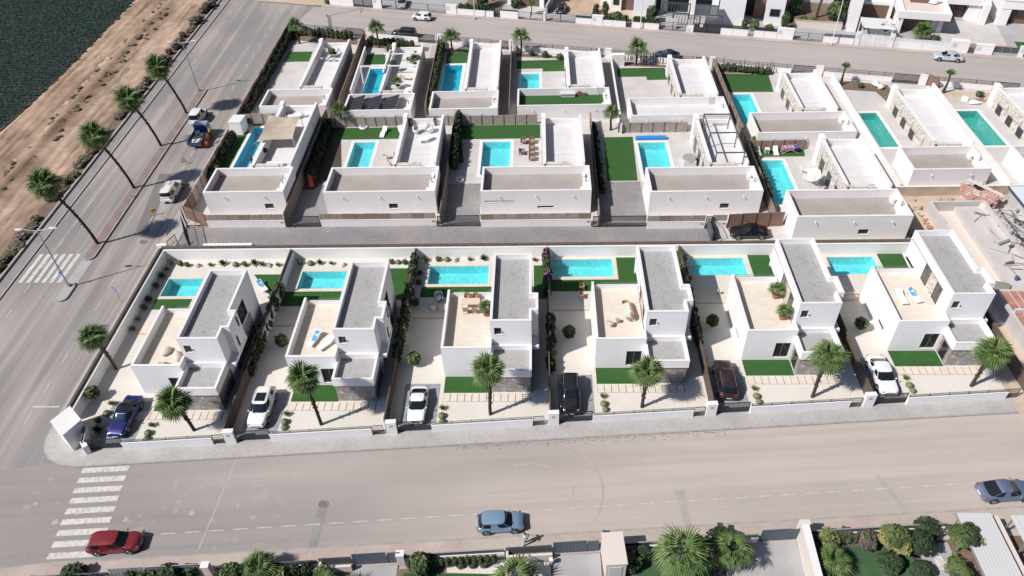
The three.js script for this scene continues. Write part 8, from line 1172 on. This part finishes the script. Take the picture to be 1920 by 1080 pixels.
// ---------------------------------------------------------------- building site at the right
struct('site_ground', (() => { const g = new THREE.PlaneGeometry(36, 40, 72, 80); g.rotateX(-Math.PI / 2); g.translate(62.2, 0, -60); const p = g.attributes.position; for (let i = 0; i < p.count; i++) { const u = (p.getX(i) - 44) / 36, v = (p.getZ(i) + 80) / 40; p.setY(i, .13 + .22 * (fbm(u, v, 9, 9, 4, 601) - .5)); } g.computeVertexNormals(); return planarUV(g); })(), M.siteSand);
{ const t = thing('garden_wall', 'white wall along the right side of the sixth villa plot', 'wall', 46.25, 0, 0); part('wall', B(-.12, .12, 0, 1.2, -69.5, -46.8), M.whiteOld, t); part('coping', B(-.14, .14, 1.2, 1.24, -69.5, -46.8), M.whiteTop, t); }
{ const t = thing('concrete_pit', 'open concrete basement with pale floor on the building site', 'foundation', 0, .1, 0); part('wall', [B(47.4, 47.75, 0, 1.5, -75.6, -64), B(47.75, 54.2, 0, 1.5, -75.9, -75.6), B(53.9, 54.2, 0, 1.5, -75.6, -60)], M.concreteLight, t); part('floor', B(47.75, 53.9, 0, .12, -75.6, -56), M.cream, t); part('upper_slab', B(50.6, 53.9, .12, .9, -75.5, -56), M.concreteLight, t); for (let i = 0; i < 5; i++) part('footing', B(48.2 + i * .1, 49.0 + i * .1, .12, .3, -74 + i * 3.2, -73.2 + i * 3.2), M.concreteLight, t); part('slab_end', B(47.2, 49.4, .12, .4, -63, -56), M.paintWhite, t); }
{ const t = thing('brick_heap', 'broken brick edge left of the concrete basement', 'bricks', 0, .1, 0); for (let i = 0; i < 26; i++) part('brick', T(B(-.2, .2, 0, .15, -.12, .12), 46.6 + rr(-.25, .25), rr(0, .25), -75.6 + i * .18, rr(0, 3)), pick([M.cream, M.clay, M.terracotta]), t); }
{ const t = thing('concrete_slab', 'grey concrete deck with reinforcing bars at the right edge', 'concrete deck', 0, .1, 0); part('deck', B(54.6, 60, 0, 1.2, -74.5, -61), M.concreteLight, t); for (let i = 0; i < 4; i++) part('beam', T(B(-.1, .1, 0, .2, -6.2, 6.2), 55.2 + i * 1.3, 1.2, -67.8, 0), M.concreteGrey, t); for (let i = 0; i < 8; i++) part('rebar', bar([54.8 + (i % 4) * 1.2, 1.25, -73 + (i >> 2) * 5], [55.6 + (i % 4) * 1.2, 1.3 + rr(0, .5), -70 + (i >> 2) * 5 + rr(-1, 1)], .03), M.steelDark, t); for (let i = 0; i < 9; i++) part('prop', bar([54.4 + rr(-.2, .4), 0, -74 + i * 1.5], [54.9 + rr(-.3, .9), 1.9, -74 + i * 1.5 + rr(-.8, .8)], .03), M.rubber, t); }
{ const t = thing('scaffold', 'loose scaffold frame of dark tubes over the concrete basement edge', 'scaffold', 0, .1, 0); for (let i = 0; i < 6; i++) { const z = -73 + i * 2.4; part('standard', bar([54.3, 0, z], [54.3, 2.4, z], .03), M.steelDark, t); part('transom', bar([54.3, 2.2, z], [55.5, 2.2, z + .2], .03), M.steelDark, t); } part('ledger', [bar([54.3, 2.2, -73], [54.3, 2.2, -61], .03), bar([55.5, 2.2, -73], [55.5, 2.2, -61], .03)], M.steelDark, t); part('brace', [bar([54.3, 0, -73], [54.3, 2.2, -70.6], .025), bar([54.3, 0, -68], [54.3, 2.2, -65.6], .025)], M.steelDark, t); }
{ const t = thing('brick_stack', 'stack of reddish brick pallets at the right of the building site', 'bricks', 54.2, .1, -76.6, .5); for (let i = 0; i < 5; i++) for (let k = 0; k < 4; k++) for (let q = 0; q < 3; q++) part('brick', B(i * .5 - 1.2, i * .5 - .75, k * .36, k * .36 + .32, q * .9 - 1.2, q * .9 - .4), hash(i, k, q) < .6 ? plain(.42, .24, .20, .9) : M.cream, t); }
{ const t = thing('white_panel_stack', 'pale blue white roof sheet of the unfinished house at the right edge', 'roof sheet', 0, .1, 0); part('sheet', B(57, 63, 2.6, 2.7, -77, -71), plain(.60, .66, .72, .6), t); part('wall', B(57.2, 62.8, 0, 2.6, -76.8, -71.3), M.concreteLight, t); part('edge', B(56.9, 57, 2.5, 2.75, -77, -71), M.steelGrey, t); }
{ const t = thing('tiled_slab', 'floor of rows of red clay blocks on the unfinished house at the right edge', 'unfinished floor', 0, .1, 0); part('wall', [B(48.0, 48.3, 0, 1.9, -59.5, -51), B(48.3, 58, 0, 1.9, -51.3, -51), B(48.3, 58, 0, 1.9, -59.5, -59.2)], M.concreteLight, t); const mt = [plain(.42, .20, .16, .9), plain(.46, .24, .19, .9), plain(.38, .18, .15, .9)]; for (let r = 0; r < 7; r++) { const x = 48.4 + r * .82; for (let q = 0; q < 20; q++) part('clay_block', B(x + .05, x + .62, 1.7, 1.98 + .03 * hash(r, q, 2), -59.1 + q * .39, -59.1 + q * .39 + .36), mt[Math.floor(hash(r, q, 1) * 3)], t); part('rib', B(x + .62, x + .82, 1.6, 1.92, -59.2, -51.3), M.concreteLight, t); } part('parapet', B(48.3, 58, 1.9, 2.3, -56.2, -55.9), M.paintWhite, t); }
{ const t = thing('concrete_mixer', 'dark grey rubble skip and mixer on the building site', 'mixer', 54.0, .1, -80.0 + 3, .4); part('drum', T(blob(.7, .55, .6, 2, .12), 0, .8, 0), M.steelGrey, t); part('stand', [bar([-.6, 0, -.4], [0, .8, 0], .05), bar([.6, 0, -.4], [0, .8, 0], .05), bar([0, 0, .6], [0, .8, 0], .05)], M.steelDark, t); for (const s of [-1, 1]) part('wheel', T(clean(new THREE.CylinderGeometry(.25, .25, .1, 14).rotateZ(Math.PI / 2)), s * .6, .25, -.5), M.rubber, t); }
solo('concrete_pipe', [tube([[53.3, .3, -77], [52.4, .25, -76], [52.0, .3, -74.6]], .13)], M.pale, 'pale grey pipe leading from the mixer to the basement', 'pipe'); solo('red_cable', [tube([[54.6, .2, -76.6], [56.4, .25, -75.4], [58.0, .3, -73.6]], .05)], M.terracotta, 'thin reddish hose across the building site', 'hose'); solo('dark_cable', [tube([[53.8, .25, -76.2], [54.6, .3, -73], [54.4, .3, -70.5], [55.4, .3, -68]], .05)], M.black, 'dark cable along the edge of the basement', 'cable');
solo('dark_hatches', [B(53.2, 53.7, 1.53, 1.6, -79.25, -78.95), B(54.2, 54.7, 1.53, 1.6, -79.25, -78.95)], M.black, 'two small dark boxes on the rough block wall', 'box');
solo('tarpaulin', [T(blob(1.1, .12, .8, 3, .2), 49.6, 1.05, -61.0)], plain(.24, .24, .19, .9), 'grey green triangular sheet on the concrete deck', 'tarpaulin'); solo('blue_bucket', [T(clean(new THREE.CylinderGeometry(.22, .18, .4, 14)), 51.6, 1.3, -62.0), T(clean(new THREE.TorusGeometry(.22, .02, 6, 16).rotateX(Math.PI / 2)), 51.6, 1.5, -62.0)], plain(.08, .10, .22, .6), 'dark blue bucket among the scaffold', 'bucket');
{ const t = thing('rod_fence', 'row of thin steel rods stuck in the ground at the left of the building site', 'rods', 44.0, .1, 0); for (let i = 0; i < 6; i++) part('rod', bar([rr(-.1, .1), 0, -78.5 + i * 1.5], [rr(-.1, .1), 1.1, -78.5 + i * 1.5], .03), M.steelDark, t); }

{ const t = thing('building_debris', 'scattered boards, rods and rubble over the concrete decks at the right edge', 'debris', 0, .1, 0); const mm = [M.steelGrey, plain(.34, .20, .17, .9), M.galv, M.cream, M.pale, plain(.30, .15, .12, .9)]; for (let i = 0; i < 70; i++) { const x = rr(51.5, 58.5), z = rr(-74, -61), y = x < 54.3 ? 1.0 : 1.35; part(i % 4 ? 'rod' : 'board', T(i % 4 ? B(-rr(.5, 1.6), rr(.5, 1.6), 0, .06, -.03, .03) : B(-rr(.4, .9), rr(.4, .9), 0, .05, -.14, .14), x, y + rr(0, .35), z, rr(0, 3.1), 0, rr(-.25, .25)), mm[i % 6], t); } for (let i = 0; i < 22; i++) part('rubble', T(rockG[i % 2], rr(44.8, 55), .2, rr(-78, -75.8), rr(0, 6), 0, 0, rr(.3, .9)), i % 2 ? M.clay : M.rock, t); }
{ const t = thing('unfinished_wall', 'unfinished reddish block wall with scaffold tubes at the right edge of the site', 'wall', 55.4, .1, -75.4, 2.2); const mt = [plain(.44, .25, .21, .9), plain(.50, .31, .26, .9), plain(.52, .46, .41, .9)]; for (let r = 0; r < 8; r++) for (let q = 0; q < 11 - (r > 5 ? r : 0); q++) part('block', B(q * .42 + (r % 2) * .2, q * .42 + (r % 2) * .2 + .39, r * .3, r * .3 + .27, -.15, .15), mt[Math.floor(hash(r, q, 4) * 3)], t); for (let i = 0; i < 4; i++) part('tube', bar([i * 1.3, 0, .7], [i * 1.3, 3.0, .7], .03), M.steelGrey, t); part('ledger', [bar([0, 2.2, .7], [4.2, 2.2, .7], .03), bar([0, 1.1, .7], [4.2, 1.1, .7], .03)], M.steelGrey, t); part('plank', B(-.2, 4.4, 2.24, 2.29, .3, .9), M.cream, t); }
scene.updateMatrixWorld(true);
renderer.render(scene, camera);
